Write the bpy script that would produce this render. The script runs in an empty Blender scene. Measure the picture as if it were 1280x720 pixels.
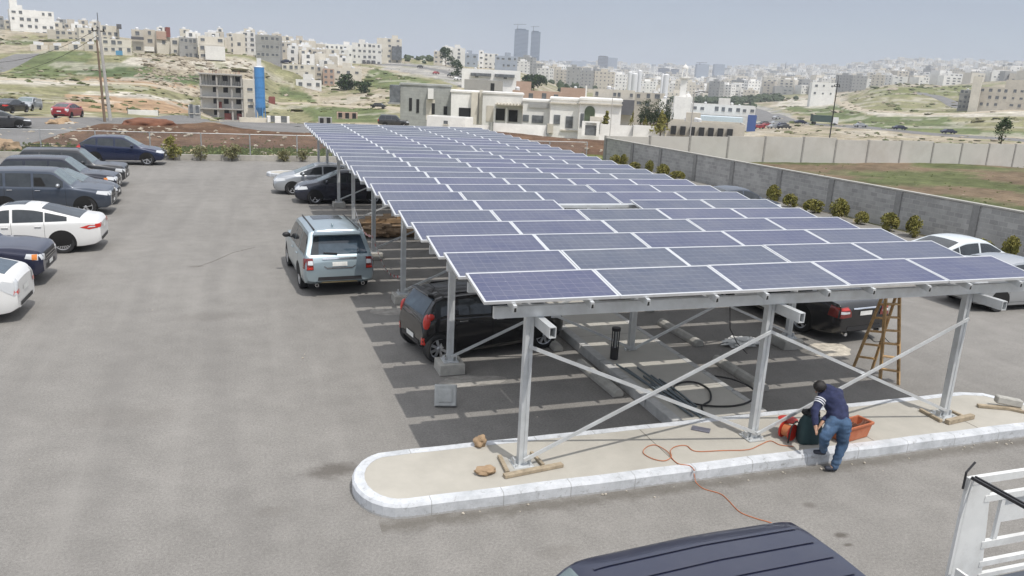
import bpy, bmesh, math, random
from mathutils import Vector, Matrix, noise
from mathutils.bvhtree import BVHTree
random.seed(7)
sc = bpy.context.scene
C = sc.collection
R = math.radians

# ------------------------------------------------------------------ materials
class NT:
    def __init__(s, m):
        s.t = m.node_tree; s.n = s.t.nodes; s.l = s.t.links
    def node(s, kind, **kw):
        n = s.n.new(kind)
        for k, v in kw.items():
            if k in n.inputs.keys() if isinstance(k, str) else False: pass
            setattr(n, k, v)
        return n
    def link(s, a, b): s.l.new(a, b)
    def math(s, op, a, b=None, c=None, clamp=False):
        n = s.n.new('ShaderNodeMath'); n.operation = op; n.use_clamp = clamp
        for i, v in enumerate((a, b, c)):
            if v is None: continue
            if isinstance(v, (int, float)): n.inputs[i].default_value = v
            else: s.l.new(v, n.inputs[i])
        return n.outputs[0]
    def noise(s, vec, scale, detail=4, rough=.6, dist=0):
        n = s.n.new('ShaderNodeTexNoise'); n.inputs['Scale'].default_value = scale
        n.inputs['Detail'].default_value = detail; n.inputs['Roughness'].default_value = rough
        n.inputs['Distortion'].default_value = dist
        if vec is not None: s.l.new(vec, n.inputs['Vector'])
        return n.outputs['Fac']
    def ramp(s, fac, stops):
        n = s.n.new('ShaderNodeValToRGB'); cr = n.color_ramp
        while len(cr.elements) < len(stops): cr.elements.new(.5)
        for e, (p, c) in zip(cr.elements, stops):
            e.position = p; e.color = (*c, 1) if len(c) == 3 else c
        s.l.new(fac, n.inputs[0]); return n.outputs[0]
    def mix(s, fac, a, b, mode='MIX'):
        n = s.n.new('ShaderNodeMix'); n.data_type = 'RGBA'; n.blend_type = mode
        for i, v in ((0, fac), (6, a), (7, b)):
            if isinstance(v, (int, float)): n.inputs[i].default_value = v
            elif isinstance(v, tuple): n.inputs[i].default_value = (*v, 1)
            else: s.l.new(v, n.inputs[i])
        return n.outputs[2]
    def pos(s):
        return s.n.new('ShaderNodeNewGeometry').outputs['Position']
    def obj(s):
        return s.n.new('ShaderNodeTexCoord').outputs['Object']

def base(name):
    m = bpy.data.materials.new(name); m.use_nodes = True
    return m, NT(m), m.node_tree.nodes['Principled BSDF']

def mat(name, col, rough=.6, metal=0., var=.12, scale=6., bump=0., bscale=40., coat=0., spec=.5, coords='obj', dirt=None, dirtamt=.3):
    m, t, b = base(name)
    v = t.obj() if coords == 'obj' else t.pos()
    f = t.noise(v, scale, 5, .65)
    lo = tuple(max(0, c*(1-var*1.6)) for c in col); hi = tuple(min(1, c*(1+var*1.6)) for c in col)
    c = t.ramp(f, [(.25, lo), (.75, hi)])
    if dirt:
        d = t.noise(v, scale*.37, 6, .7)
        d = t.ramp(d, [(.5, (0, 0, 0)), (.72, (dirtamt,)*3)])
        c = t.mix(d, c, dirt)
    t.link(c, b.inputs['Base Color'])
    b.inputs['Roughness'].default_value = rough; b.inputs['Metallic'].default_value = metal
    b.inputs['Coat Weight'].default_value = coat; b.inputs['Coat Roughness'].default_value = .04
    b.inputs['Specular IOR Level'].default_value = spec
    if bump:
        bn = t.n.new('ShaderNodeBump'); bn.inputs['Strength'].default_value = bump; bn.inputs['Distance'].default_value = .01
        t.link(t.noise(v, bscale, 4, .7), bn.inputs['Height']); t.link(bn.outputs[0], b.inputs['Normal'])
    return m

# ------------------------------------------------------------------ mesh building
class MB:
    """collects faces; world or local coordinates"""
    def __init__(s): s.v = []; s.f = []; s.m = []; s.uv = {}; s.mi = 0
    def face(s, pts, mi=None, uv=None):
        i = len(s.v); s.v += [tuple(p) for p in pts]
        s.f.append(tuple(range(i, i+len(pts)))); s.m.append(s.mi if mi is None else mi)
        if uv: s.uv[len(s.f)-1] = uv
    def add(s, verts, faces, mi=None):
        i = len(s.v); s.v += [tuple(p) for p in verts]
        for f in faces: s.f.append(tuple(k+i for k in f)); s.m.append(s.mi if mi is None else mi)
    def box(s, c, d, M=None, mi=None, taper=1.):
        x, y, z = (k/2 for k in d); t = taper
        V = [(-x, -y, -z), (x, -y, -z), (x, y, -z), (-x, y, -z), (-x*t, -y*t, z), (x*t, -y*t, z), (x*t, y*t, z), (-x*t, y*t, z)]
        V = [Vector(p) for p in V]
        if M is not None: V = [M @ p for p in V]
        c = Vector(c); V = [p+c for p in V]
        s.add(V, [(0, 3, 2, 1), (4, 5, 6, 7), (0, 1, 5, 4), (1, 2, 6, 5), (2, 3, 7, 6), (3, 0, 4, 7)], mi)
        return s
    def bx(s, x0, x1, y0, y1, z0, z1, mi=None):
        return s.box(((x0+x1)/2, (y0+y1)/2, (z0+z1)/2), (abs(x1-x0), abs(y1-y0), abs(z1-z0)), mi=mi)
    def bar(s, a, b, w, h=None, mi=None, up=(0, 0, 1)):
        a = Vector(a); b = Vector(b); h = h or w; d = (b-a); L = d.length; d.normalize()
        u = Vector(up)
        if abs(d.dot(u)) > .98: u = Vector((0, 1, 0))
        sd = d.cross(u).normalized(); u2 = sd.cross(d).normalized()
        M = Matrix((d, sd, u2)).transposed()
        return s.box((a+b)/2, (L, w, h), M, mi)
    def tube(s, pts, r, n=8, mi=None, cap=True):
        pts = [Vector(p) for p in pts]; rs = r if isinstance(r, (list, tuple)) else [r]*len(pts)
        rings = []; prev = None
        for i, p in enumerate(pts):
            d = (pts[min(i+1, len(pts)-1)]-pts[max(i-1, 0)]).normalized()
            u = prev if prev is not None else (Vector((0, 0, 1)) if abs(d.z) < .9 else Vector((1, 0, 0)))
            sd = d.cross(u).normalized(); u = sd.cross(d).normalized(); prev = u
            rings.append([p+(sd*math.cos(2*math.pi*k/n)+u*math.sin(2*math.pi*k/n))*rs[i] for k in range(n)])
        V = [q for g in rings for q in g]; F = []
        for i in range(len(pts)-1):
            for k in range(n):
                a = i*n+k; b = i*n+(k+1) % n; F.append((a, b, b+n, a+n))
        if cap: F += [tuple(reversed(range(n))), tuple(range((len(pts)-1)*n, len(pts)*n))]
        s.add(V, F, mi); return s
    def lathe(s, prof, n=24, axis='z', c=(0, 0, 0), mi=None):
        V = []; F = []
        for r, h in prof:
            for k in range(n):
                a = 2*math.pi*k/n; x, y = r*math.cos(a), r*math.sin(a)
                V.append(Vector((x, y, h)) if axis == 'z' else (Vector((x, h, y)) if axis == 'y' else Vector((h, x, y))))
        for i in range(len(prof)-1):
            for k in range(n):
                a = i*n+k; b = i*n+(k+1) % n; F.append((a, b, b+n, a+n))
        c = Vector(c); s.add([p+c for p in V], F, mi); return s
    def prism(s, poly, z0, z1, mi=None, side=None):
        n = len(poly)
        s.face([(x, y, z1) for x, y in poly], mi)
        for i in range(n):
            a, b = poly[i], poly[(i+1) % n]
            s.face([(a[0], a[1], z0), (b[0], b[1], z0), (b[0], b[1], z1), (a[0], a[1], z1)], side if side is not None else mi)
        return s
    def blob(s, c, r, sub=2, amp=.25, seed=0, sc=(1, 1, 1), mi=None, fr=1.5):
        bm = bmesh.new(); bmesh.ops.create_icosphere(bm, subdivisions=sub, radius=1)
        bm.verts.ensure_lookup_table(); V = []
        for v in bm.verts:
            k = 1+amp*noise.noise(v.co*fr+Vector((seed*3.1, seed*1.7, 0)))*1.6
            V.append(Vector((v.co.x*r*sc[0]*k, v.co.y*r*sc[1]*k, v.co.z*r*sc[2]*k))+Vector(c))
        s.add(V, [tuple(q.index for q in f.verts) for f in bm.faces], mi); bm.free(); return s
    def build(s, name, mats, parent=None, smooth=None, world=False, bevel=0., merge=True):
        me = bpy.data.meshes.new(name)
        V = s.v
        if world and parent is not None:
            Mi = Matrix.LocRotScale(parent.location, parent.rotation_euler, None)
            if parent.parent is not None:
                pp = parent.parent
                Mi = Matrix.LocRotScale(pp.location, pp.rotation_euler, None) @ Mi
            Mi = Mi.inverted(); V = [tuple(Mi @ Vector(p)) for p in V]
        me.from_pydata(V, [], s.f)
        if not isinstance(mats, (list, tuple)): mats = [mats]
        for m in mats: me.materials.append(m)
        if s.uv:
            ul = me.uv_layers.new(name='UVMap')
            for p in me.polygons:
                if p.index in s.uv:
                    for li, q in zip(p.loop_indices, s.uv[p.index]): ul.data[li].uv = q
        for p, mi in zip(me.polygons, s.m): p.material_index = mi
        bm = bmesh.new(); bm.from_mesh(me)
        if merge and not s.uv: bmesh.ops.remove_doubles(bm, verts=bm.verts, dist=1e-5)
        if bevel:
            bmesh.ops.bevel(bm, geom=[e for e in bm.edges if len(e.link_faces) == 2 and e.calc_face_angle(0) > .5], offset=bevel, segments=1, affect='EDGES')
        if smooth is not None:
            for f in bm.faces: f.smooth = True
            for e in bm.edges:
                if len(e.link_faces) == 2 and e.calc_face_angle(0) > smooth: e.smooth = False
        bm.to_mesh(me); bm.free(); me.update()
        o = bpy.data.objects.new(name, me); C.objects.link(o)
        if parent is not None: o.parent = parent
        return o

def tag(o, label=None, cat=None, group=None, kind=None):
    if label: o['label'] = label
    if cat: o['category'] = cat
    if group: o['group'] = group
    if kind: o['kind'] = kind
    return o
def thing(name, label, cat, loc=(0, 0, 0), rz=0., group=None):
    o = bpy.data.objects.new(name, None); C.objects.link(o); o.empty_display_size = .2
    o.location = loc; o.rotation_euler = (0, 0, rz)
    return tag(o, label, cat, group)
def struct(o): o['kind'] = 'structure'; return o
def copy_tree(o, parent=None):
    c = o.copy(); C.objects.link(c); c.parent = parent
    for ch in list(o.children): copy_tree(ch, c)
    return c

# ------------------------------------------------------------------ camera
F_PX = 973.33; PITCH = -.2593; YAW = .3311; ROLL = .0483
CAM = Vector((-3.6254, -9.748, 5.6247))
_f = Vector((math.sin(YAW)*math.cos(PITCH), math.cos(YAW)*math.cos(PITCH), math.sin(PITCH)))
_r0 = Vector((math.cos(YAW), -math.sin(YAW), 0)); _u0 = _r0.cross(_f)
_r = _r0*math.cos(ROLL)+_u0*math.sin(ROLL); _u = -_r0*math.sin(ROLL)+_u0*math.cos(ROLL)
cam = bpy.data.cameras.new('camera'); cam.sensor_width = 36; cam.lens = F_PX/1280*36
cam.clip_end = 12000; cam.clip_start = .1
co = bpy.data.objects.new('camera', cam); C.objects.link(co)
M = Matrix((_r, _u, -_f)).transposed().to_4x4(); M.translation = CAM; co.matrix_world = M
sc.camera = co
def ray(u, w): return (_r*((u-640)/F_PX)-_u*((w-360)/F_PX)+_f)
def at(u, w, z=0.):
    d = ray(u, w); return CAM+d*((z-CAM.z)/d.z)
def at_d(u, w, dist):
    d = ray(u, w); return CAM+d*(dist/math.hypot(d.x, d.y))
def px(p):
    q = Vector(p)-CAM; z = q.dot(_f)
    return (640+F_PX*q.dot(_r)/z, 360-F_PX*q.dot(_u)/z) if z > .01 else (1e5, 1e5)
def yh(u): return 70.5+.0484*u

# ------------------------------------------------------------------ light
SUN = Vector((.17, -.493, 1)).normalized()
EL = math.asin(SUN.z); AZ = math.atan2(SUN.x, SUN.y)
w = bpy.data.worlds.new('World'); sc.world = w; w.use_nodes = True
nt = w.node_tree; bg = nt.nodes['Background']
sky = nt.nodes.new('ShaderNodeTexSky'); sky.sky_type = 'NISHITA'; sky.sun_disc = False
sky.sun_elevation = EL; sky.sun_rotation = AZ; sky.air_density = 1.0; sky.dust_density = .6; sky.ozone_density = 2.0
_W = type('o', (), {})(); wn = NT(w)
tc = nt.nodes.new('ShaderNodeTexCoord'); mp_ = nt.nodes.new('ShaderNodeMapping'); mp_.inputs['Scale'].default_value = (1, 1, 3.2); nt.links.new(tc.outputs['Generated'], mp_.inputs['Vector'])
cl = wn.ramp(wn.noise(mp_.outputs[0], 1.7, 6, .55, .4), [(.32, (.72,)*3), (.68, (.96,)*3)])
sx_ = nt.nodes.new('ShaderNodeSeparateXYZ'); nt.links.new(tc.outputs['Generated'], sx_.inputs[0])
veil = wn.ramp(sx_.outputs[2], [(.0, (.235, .255, .298)), (.14, (.235, .262, .318)), (.50, (.60, .615, .65)), (1., (.98, .98, 1.))])   # thin high cloud; the unseen part overhead is brightened to fill the shade
vs = nt.nodes.new('ShaderNodeVectorMath'); vs.operation = 'SCALE'; vs.inputs[3].default_value = 10.; nt.links.new(veil, vs.inputs[0])
nt.links.new(wn.mix(cl, sky.outputs[0], vs.outputs[0]), bg.inputs[0]); bg.inputs[1].default_value = .15
sl = bpy.data.lights.new('sun', 'SUN'); sl.energy = 3.0; sl.angle = R(.6); sl.color = (1, .955, .89)
so = bpy.data.objects.new('sun', sl); C.objects.link(so); so.rotation_euler = SUN.to_track_quat('Z', 'Y').to_euler()
sc.view_settings.view_transform = 'Standard'; sc.view_settings.look = 'None'; sc.view_settings.gamma = 1
sc.view_settings.exposure = .14
sc.cycles.max_bounces = 6; sc.cycles.volume_bounces = 0
# ------------------------------------------------------------------ canopy
M_gal = mat('galvanised_steel', (.60, .62, .63), .42, .35, .1, 3, dirt=(.42, .41, .38), dirtamt=.4)
M_alu = mat('aluminium', (.75, .76, .77), .35, .6, .06, 3)
M_conc = mat('concrete', (.38, .37, .34), .9, 0, .14, 5, .3, 60, coords='pos', dirt=(.22, .21, .19))
def panel_mat():
    m, t, b = base('solar_cells')
    uv = t.n.new('ShaderNodeUVMap').outputs[0]
    sp = t.n.new('ShaderNodeSeparateXYZ'); t.link(uv, sp.inputs[0])
    def lines(c, n, wd):
        f = t.math('FRACT', t.math('MULTIPLY', c, n)); a = t.math('ABSOLUTE', t.math('SUBTRACT', f, .5))
        return t.math('GREATER_THAN', a, .5-wd)
    lx = t.math('MULTIPLY', lines(sp.outputs[0], 12, .02), .26); ly = t.math('MULTIPLY', lines(sp.outputs[1], 6, .028), .45)
    ln = t.math('MAXIMUM', lx, ly)
    bb = t.math('MULTIPLY', lines(sp.outputs[1], 18, .03), .35)
    ln2 = t.math('MAXIMUM', ln, bb)
    vo = t.n.new('ShaderNodeTexVoronoi'); vo.inputs['Scale'].default_value = 26; t.link(t.pos(), vo.inputs['Vector'])
    oi = t.n.new('ShaderNodeObjectInfo')
    c = t.mix(t.math('MULTIPLY', vo.outputs['Distance'], .9), (.022, .036, .074), (.048, .066, .115))
    c = t.mix(t.math('MULTIPLY', oi.outputs['Random'], .75), c, (.028, .034, .12))
    c = t.mix(ln2, c, (.42, .42, .46))
    du = t.noise(t.pos(), 1.3, 6, .75); du = t.ramp(du, [(.3, (.04,)*3), (.8, (.26,)*3)])
    c = t.mix(du, c, (.315, .315, .305))
    sp_ = t.n.new('ShaderNodeTexVoronoi'); sp_.inputs['Scale'].default_value = 3.3; t.link(t.pos(), sp_.inputs['Vector'])
    c = t.mix(t.math('MULTIPLY', t.math('LESS_THAN', sp_.outputs['Distance'], t.math('MULTIPLY', t.noise(t.pos(), 1.9, 2), .055)), .7), c, (.6, .6, .57))
    t.link(c, b.inputs['Base Color']); b.inputs['Roughness'].default_value = .32
    b.inputs['Coat Weight'].default_value = .12; b.inputs['Coat Roughness'].default_value = .25; b.inputs['Specular IOR Level'].default_value = .28
    return m
M_cell = panel_mat()
H0 = 2.8055; TL = .1587; PY0 = -.3307; PX0 = -.7654; PP = 1.3365; PW = 1.98; PD = .99; NR = 26
PX = [0, 3.98, 8.0]; SY = [0]+[4.378+5.01*k for k in range(7)]
canopy = thing('solar_canopy', 'long steel carport canopy roofed with rows of blue solar panels', 'solar canopy', (3.98, 0, .2))
ct, st_ = math.cos(TL), math.sin(TL)
def on(x, d, n=0., row=0):      # point on the tilted plane of a row: d along slope, n normal
    return Vector((x, PY0+row*PP+d*ct-n*st_, H0+d*st_+n*ct))
pm = MB()
w_, d_, fr = 1.972, .99, .034
def prect(x0, x1, d0, d1, n, mi, uv=None):
    pm.face([(x0, d0*ct-n*st_, d0*st_+n*ct), (x1, d0*ct-n*st_, d0*st_+n*ct), (x1, d1*ct-n*st_, d1*st_+n*ct), (x0, d1*ct-n*st_, d1*st_+n*ct)], mi, uv)
def pbar(x0, x1, d0, d1, n0, n1):
    P = lambda x, d, n: (x, d*ct-n*st_, d*st_+n*ct)
    V = [P(x0, d0, n0), P(x1, d0, n0), P(x1, d1, n0), P(x0, d1, n0), P(x0, d0, n1), P(x1, d0, n1), P(x1, d1, n1), P(x0, d1, n1)]
    pm.add(V, [(0, 3, 2, 1), (4, 5, 6, 7), (0, 1, 5, 4), (1, 2, 6, 5), (2, 3, 7, 6), (3, 0, 4, 7)], 0)
pbar(0, w_, 0, fr, -.04, 0); pbar(0, w_, d_-fr, d_, -.04, 0); pbar(0, fr, fr, d_-fr, -.04, 0); pbar(w_-fr, w_, fr, d_-fr, -.04, 0)
prect(fr, w_-fr, fr, d_-fr, -.004, 1, [(0, 0), (1, 0), (1, 1), (0, 1)])
V = [(fr, fr), (w_-fr, fr), (w_-fr, d_-fr), (fr, d_-fr)]
pm.face([(x, d*ct+.035*st_, d*st_-.035*ct) for x, d in reversed(V)], 2)
M_back = mat('panel_backsheet', (.7, .7, .7), .6)
MISSING = {(5, 2), (15, 2), (23, 2)}
PANELS = [(r, c) for r in range(NR) for c in range(5) if (r, c) not in MISSING]
proto = None
for i, (r, c) in enumerate(PANELS[:100]):
    if proto is None: o = proto = pm.build('solar_panel', [M_alu, M_cell, M_back], canopy)
    else: o = proto.copy(); C.objects.link(o); o.parent = canopy
    jx = random.uniform(-.006, .006); sh = 0.
    o.location = Vector((PX0+c*PW+jx+.004, PY0+r*PP+random.uniform(-.006, .006), H0+random.uniform(-.004, .004)))-canopy.location
    o.rotation_euler = (random.uniform(-.004, .004), random.uniform(-.002, .002), 0)
rest = MB()
for (r, c) in PANELS[100:]:
    off = Vector((PX0+c*PW+.004, PY0+r*PP, H0)); k = len(rest.v)
    rest.v += [tuple(Vector(p)+off) for p in pm.v]
    for fi, f in enumerate(pm.f):
        rest.f.append(tuple(q+k for q in f)); rest.m.append(pm.m[fi])
        rest.uv[len(rest.f)-1] = pm.uv.get(fi, [(0, 0)]*len(f))
o = rest.build('solar_panel', [M_alu, M_cell, M_back], canopy, world=True); o['kind'] = 'stuff'
# rails under each panel, crossing the purlins
def rail(b, r, x):
    P0 = on(x, -.07, -.095, r); P1 = on(x, .97, -.095, r)
    b.bar(P0, P1, .05, .10, 0); b.bar(P0-Vector((0, .003, .0)), P0+Vector((0, .01, .0)), .03, .075, 1)
M_dark = mat('dark_void', (.02, .02, .02), .9)
nrail = 0; bulk = MB()
for r in range(NR):
    for c in range(5):
        for q in (.42, 1.54):
            if (r, c) in MISSING: continue
            if r < 3 or (r < 10 and q < 1):
                b = MB(); rail(b, r, PX0+c*PW+q); b.build('panel_rail', [M_gal, M_dark], canopy, world=True); nrail += 1
            else: rail(bulk, r, PX0+c*PW+q)
o = bulk.build('panel_rail', [M_gal, M_dark], canopy, world=True); o['kind'] = 'stuff'
for r in range(NR):
    for d, zt in ((.21, 0), (.99, 0)):
        p = on(0, d, -.10, r); b = MB()
        h = .16 if d < .5 else .10
        if d < .5: p.z -= .075
        b.bx(-.56, 9.36, p.y-.035, p.y+(.035 if d < .5 else .115), p.z-h, p.z-(0 if d < .5 else .03))  # rear purlin widened beyond the panel edge to block sun and narrow the lit stripes
        if d > .5:
            for X in PX: b.bx(X+.07, X+.17, p.y-.04, p.y+.04, 2.501, p.z-h)
        b.build('purlin', M_gal, canopy, world=True)
for X in PX:
    b = MB()
    t = .012
    x0, x1, z0, z1 = X+.065, X+.165, 2.345, 2.50
    b.bx(x0, x1, -.62, 34.75, z0, z0+t); b.bx(x0, x1, -.62, 34.75, z1-t, z1)
    b.bx(x0, x0+t, -.62, 34.75, z0+t, z1-t); b.bx(x1-t, x1, -.62, 34.75, z0+t, z1-t)
    b.build('long_beam', M_gal, canopy, world=True)
def base_z(i, Y): return .2 if (Y < 1 or Y > 33) else (.22 if i != 1 else .12)
for i, X in enumerate(PX):
    for Y in SY:
        z0 = base_z(i, Y); b = MB()
        zt = 2.50 if Y == 0 else 2.49
        b.bx(X-.012, X+.012, Y-.045, Y+.045, z0+.02, zt)
        b.bx(X-.06, X-.012, Y-.055, Y+.055, z0+.02, zt); b.bx(X+.012, X+.06, Y-.055, Y+.055, z0+.02, zt)
        b.build('post', M_gal, canopy, world=True)
        b = MB(); b.bx(X-.15, X+.15, Y-.15, Y+.15, z0, z0+.02)
        for sx in (-1, 1):
            for sy in (-1, 1): b.bx(X+sx*.11-.015, X+sx*.11+.015, Y+sy*.11-.015, Y+sy*.11+.015, z0+.02, z0+.06)
        for sx in (-1, 1): b.bx(X+sx*.12-.012, X+sx*.12+.012, Y-.05, Y+.05, z0+.02, z0+.11)
        b.build('base_plate', M_gal, canopy, world=True)
        if 1 < Y < 33 and i != 1:
            b = MB(); b.box((X, Y, .11), (.52, .52, .22), taper=.97); b.build('footing', M_conc, canopy, world=True, bevel=.012)
for Y in SY:                     # cross bracing in every frame
    for i in (0, 1):
        a, c = PX[i], PX[i+1]; za, zc = base_z(i, Y)+.12, base_z(i+1, Y)+.12; yo = Y-.075
        lo = 2.05
        for (p, q, dy) in (((a, yo, lo), (c, yo, zc), 0), ((a, yo, za), (c, yo, lo), -.04)):
            p = (p[0], p[1]+dy, p[2]); q = (q[0], q[1]+dy, q[2])
            b = MB(); b.bar(p, q, .03, .05); b.build('brace', M_gal, canopy, world=True)
# loose cable hanging from the front purlin
b = MB(); b.tube([(4.0, 1.0, 2.6), (3.95, 1.0, 2.2), (4.0, .98, 1.75), (4.15, .95, 1.5), (4.35, .9, 1.3)], .008, 6)
b.build('hanging_cable', mat('black_rubber', (.02, .02, .02), .6), canopy, world=True)
# ------------------------------------------------------------------ terrain
COLS = {
 0:   [(90,132),(130,121),(180,103),(260,84),(350,64),(450,46),(600,40),(1000,36),(1600,44),(4500,60)],
 80:  [(90,135),(130,126),(180,110),(250,90),(330,66),(400,52),(520,46),(1000,44),(1600,54),(4500,68)],
 160: [(90,139),(120,136),(150,128),(200,108),(260,88),(320,70),(400,60),(600,54),(1000,54),(1600,62),(4500,72)],
 290: [(90,146),(130,148),(207,148.5),(235,132),(262,108),(290,88),(325,74),(400,63),(500,58),(700,56),(1000,58),(1600,68),(4500,78)],
 340: [(90,148),(150,150),(215,147.5),(245,131),(290,112),(320,97),(350,77),(400,68),(500,62),(700,60),(1000,60),(1600,72),(4500,80)],
 400: [(90,151),(150,151),(220,141),(260,127),(315,112),(345,105),(385,84),(480,81),(560,76),(800,70),(1600,78),(4500,84)],
 500: [(90,156),(150,156),(220,138),(300,112),(400,92),(480,82),(600,76),(1000,80),(1600,84),(4500,86)],
 600: [(90,160),(130,161),(200,148),(300,117),(420,99),(520,86),(700,84),(1200,88),(2500,84),(4500,80)],
 720: [(90,171),(120,171),(200,158),(400,128),(700,114),(1500,100),(2500,88),(3500,81),(4500,82)],
 850: [(90,176),(130,176),(220,169),(330,153),(500,140),(800,128),(1200,118),(2000,105),(3000,93),(4000,86),(4500,87)],
 1000:[(90,182),(130,182),(200,171),(260,161),(330,150),(420,141),(600,130),(1000,119),(1800,106),(3000,94),(4000,87),(4500,88)],
 1120:[(90,187),(130,184),(170,178),(220,168),(300,156),(380,144),(500,129),(700,111),(900,107),(1000,112),(2000,101),(3000,88),(3800,84),(4500,86)],
 1280:[(90,195),(130,190),(180,181),(230,172),(330,152),(420,137),(500,130),(700,118),(900,114),(2000,101),(3000,96),(3800,92),(4500,93)],
}
_cu = sorted(COLS)
def col_off(u0, d):
    t = COLS[u0]
    if d <= t[0][0]: return t[0][1]-yh(u0)
    for (a, wa), (b, wb) in zip(t, t[1:]):
        if d <= b:
            # interpolate in 1/d so straight slopes stay straight
            k = (1/a-1/d)/(1/a-1/b); return (wa+(wb-wa)*k)-yh(u0)
    return t[-1][1]-yh(u0)
def terr(x, y):
    dx, dy = x-CAM.x, y-CAM.y; d = math.hypot(dx, dy); a = math.atan2(dx, dy)-YAW
    if d < 72: return 0.
    u = 640+F_PX*1.035*math.tan(max(-1.2, min(1.2, a))) if abs(a) < 1.5 else (-2000 if a < 0 else 3000)
    u = max(_cu[0], min(_cu[-1], u))
    for p, q in zip(_cu, _cu[1:]):
        if u <= q: break
    k = (u-p)/(q-p); k = k*k*(3-2*k)
    off = col_off(p, d)*(1-k)+col_off(q, d)*k
    z = CAM.z-d*off/F_PX
    if d > 140: z += noise.noise(Vector((x*.012, y*.012, 0)))*min(3., (d-140)*.008)
    s = min(1, max(0, (d-72)/24)); return z*s*s*(3-2*s)
def hit(u, w, dmin=30, dmax=4400):
    """first terrain point seen through a photo pixel"""
    r = ray(u, w); hl = math.hypot(r.x, r.y); d = dmin
    while d < dmax:
        p = CAM+r*(d/hl)
        if p.z <= terr(p.x, p.y): return Vector((p.x, p.y, terr(p.x, p.y)))
        d *= 1.01
    p = CAM+r*(dmax/hl); return Vector((p.x, p.y, terr(p.x, p.y)))
# land cover, by patches of ground
GREEN = (.12, .145, .065); DGREEN = (.09, .12, .055); TAN = (.32, .28, .21); ORANGE = (.34, .235, .15); PALE = (.44, .41, .35)
OLIVE = (.225, .215, .125); SOIL = (.17, .088, .048); SCRUB = (.17, .18, .08); GREY = (.30, .29, .27); RED = (.22, .09, .045)
ZONES = [  # (colour, polygon in photo pixels, edge roughness px)
 (OLIVE, [(-300,70),(0,68),(110,60),(250,95),(250,130),(100,128),(-300,122)], 4),
 (GREEN, [(10,98),(30,70),(60,64),(105,66),(100,90),(60,97)], 4), (GREEN, [(-300,50),(45,50),(45,57),(-300,58)], 1),
 (DGREEN, [(95,92),(105,80),(175,78),(200,94),(250,92),(250,105),(205,104),(130,96)], 3),
 (TAN, [(-300,58),(50,56),(30,64),(-300,66)], 2),
 (ORANGE, [(80,118),(140,114),(240,128),(240,142),(110,140),(78,128)], 2),
 (ORANGE, [(108,95),(140,96),(250,107),(250,114),(170,108),(100,101)], 1.5),
 (PALE, [(-300,97),(0,97),(120,102),(190,108),(185,112),(100,108),(0,104),(-300,106)], 2),
 (PALE, [(85,114),(160,115),(240,125),(238,128),(160,121),(85,118)], 1.5),
 (PALE, [(150,72),(330,78),(335,88),(250,88),(190,84),(150,80)], 4), (TAN, [(190,74),(245,74),(245,92),(200,92)], 4),
 (OLIVE, [(330,84),(375,92),(420,112),(470,130),(650,150),(660,158),(370,152),(330,120)], 3),
 (GREEN, [(350,108),(395,122),(395,128),(350,122)], 2), (GREEN, [(365,133),(420,134),(470,136),(500,152),(385,152)], 3),
 (TAN, [(372,110),(420,112),(460,118),(500,132),(440,132),(395,128)], 3), (GREEN, [(455,90),(470,86),(520,96),(545,106),(500,112),(462,106)], 3),
 (TAN, [(545,80),(600,84),(640,90),(640,98),(545,92)], 2), (GREY, [(480,78),(560,82),(600,88),(610,110),(580,110),(540,96),(480,86)], 1),
 (PALE, [(960,122),(1050,122),(1060,134),(980,136),(940,130)], 3), (GREEN, [(980,134),(1060,132),(1080,142),(1300,150),(1500,152),(1500,170),(1280,172),(1120,164),(1020,148)], 2.5),
 (OLIVE, [(1060,118),(1180,118),(1240,135),(1190,142),(1100,139),(1060,130)], 2.5), (SCRUB, [(1080,112),(1240,106),(1240,120),(1100,120)], 2),
 (OLIVE, [(1180,146),(1500,142),(1500,164),(1230,164)], 2), (PALE, [(1040,124),(1062,132),(1090,140),(1190,142),(1240,136),(1500,134),(1500,143),(1200,147),(1100,145),(1050,135)], 1),
 (TAN, [(940,154),(1120,168),(1200,174),(1500,182),(1500,190),(940,185)], 2), (SCRUB, [(1120,174),(1230,180),(1230,190),(1120,186)], 1.5),
 (TAN, [(930,118),(975,128),(975,136),(930,130)], 1.5), (GREY, [(780,130),(960,130),(1000,150),(940,160),(780,160)], 3),
]
def inpoly(x, y, P):
    c = False; n = len(P); j = n-1
    for i in range(n):
        xi, yi = P[i]; xj, yj = P[j]
        if (yi > y) != (yj > y) and x < (xj-xi)*(y-yi)/(yj-yi)+xi: c = not c
        j = i
    return c
WORLDZ = [  # near ground, world coordinates
 (SCRUB, lambda x, y: 42 < y < 46.2 and x < 22), 
 (SOIL, lambda x, y: 46.2 <= y < 72 and x > -15 and x < 40), (SCRUB, lambda x, y: y < 56 and x < -15.5),
 (SCRUB, lambda x, y: 24 < x and y < 47),
]
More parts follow.
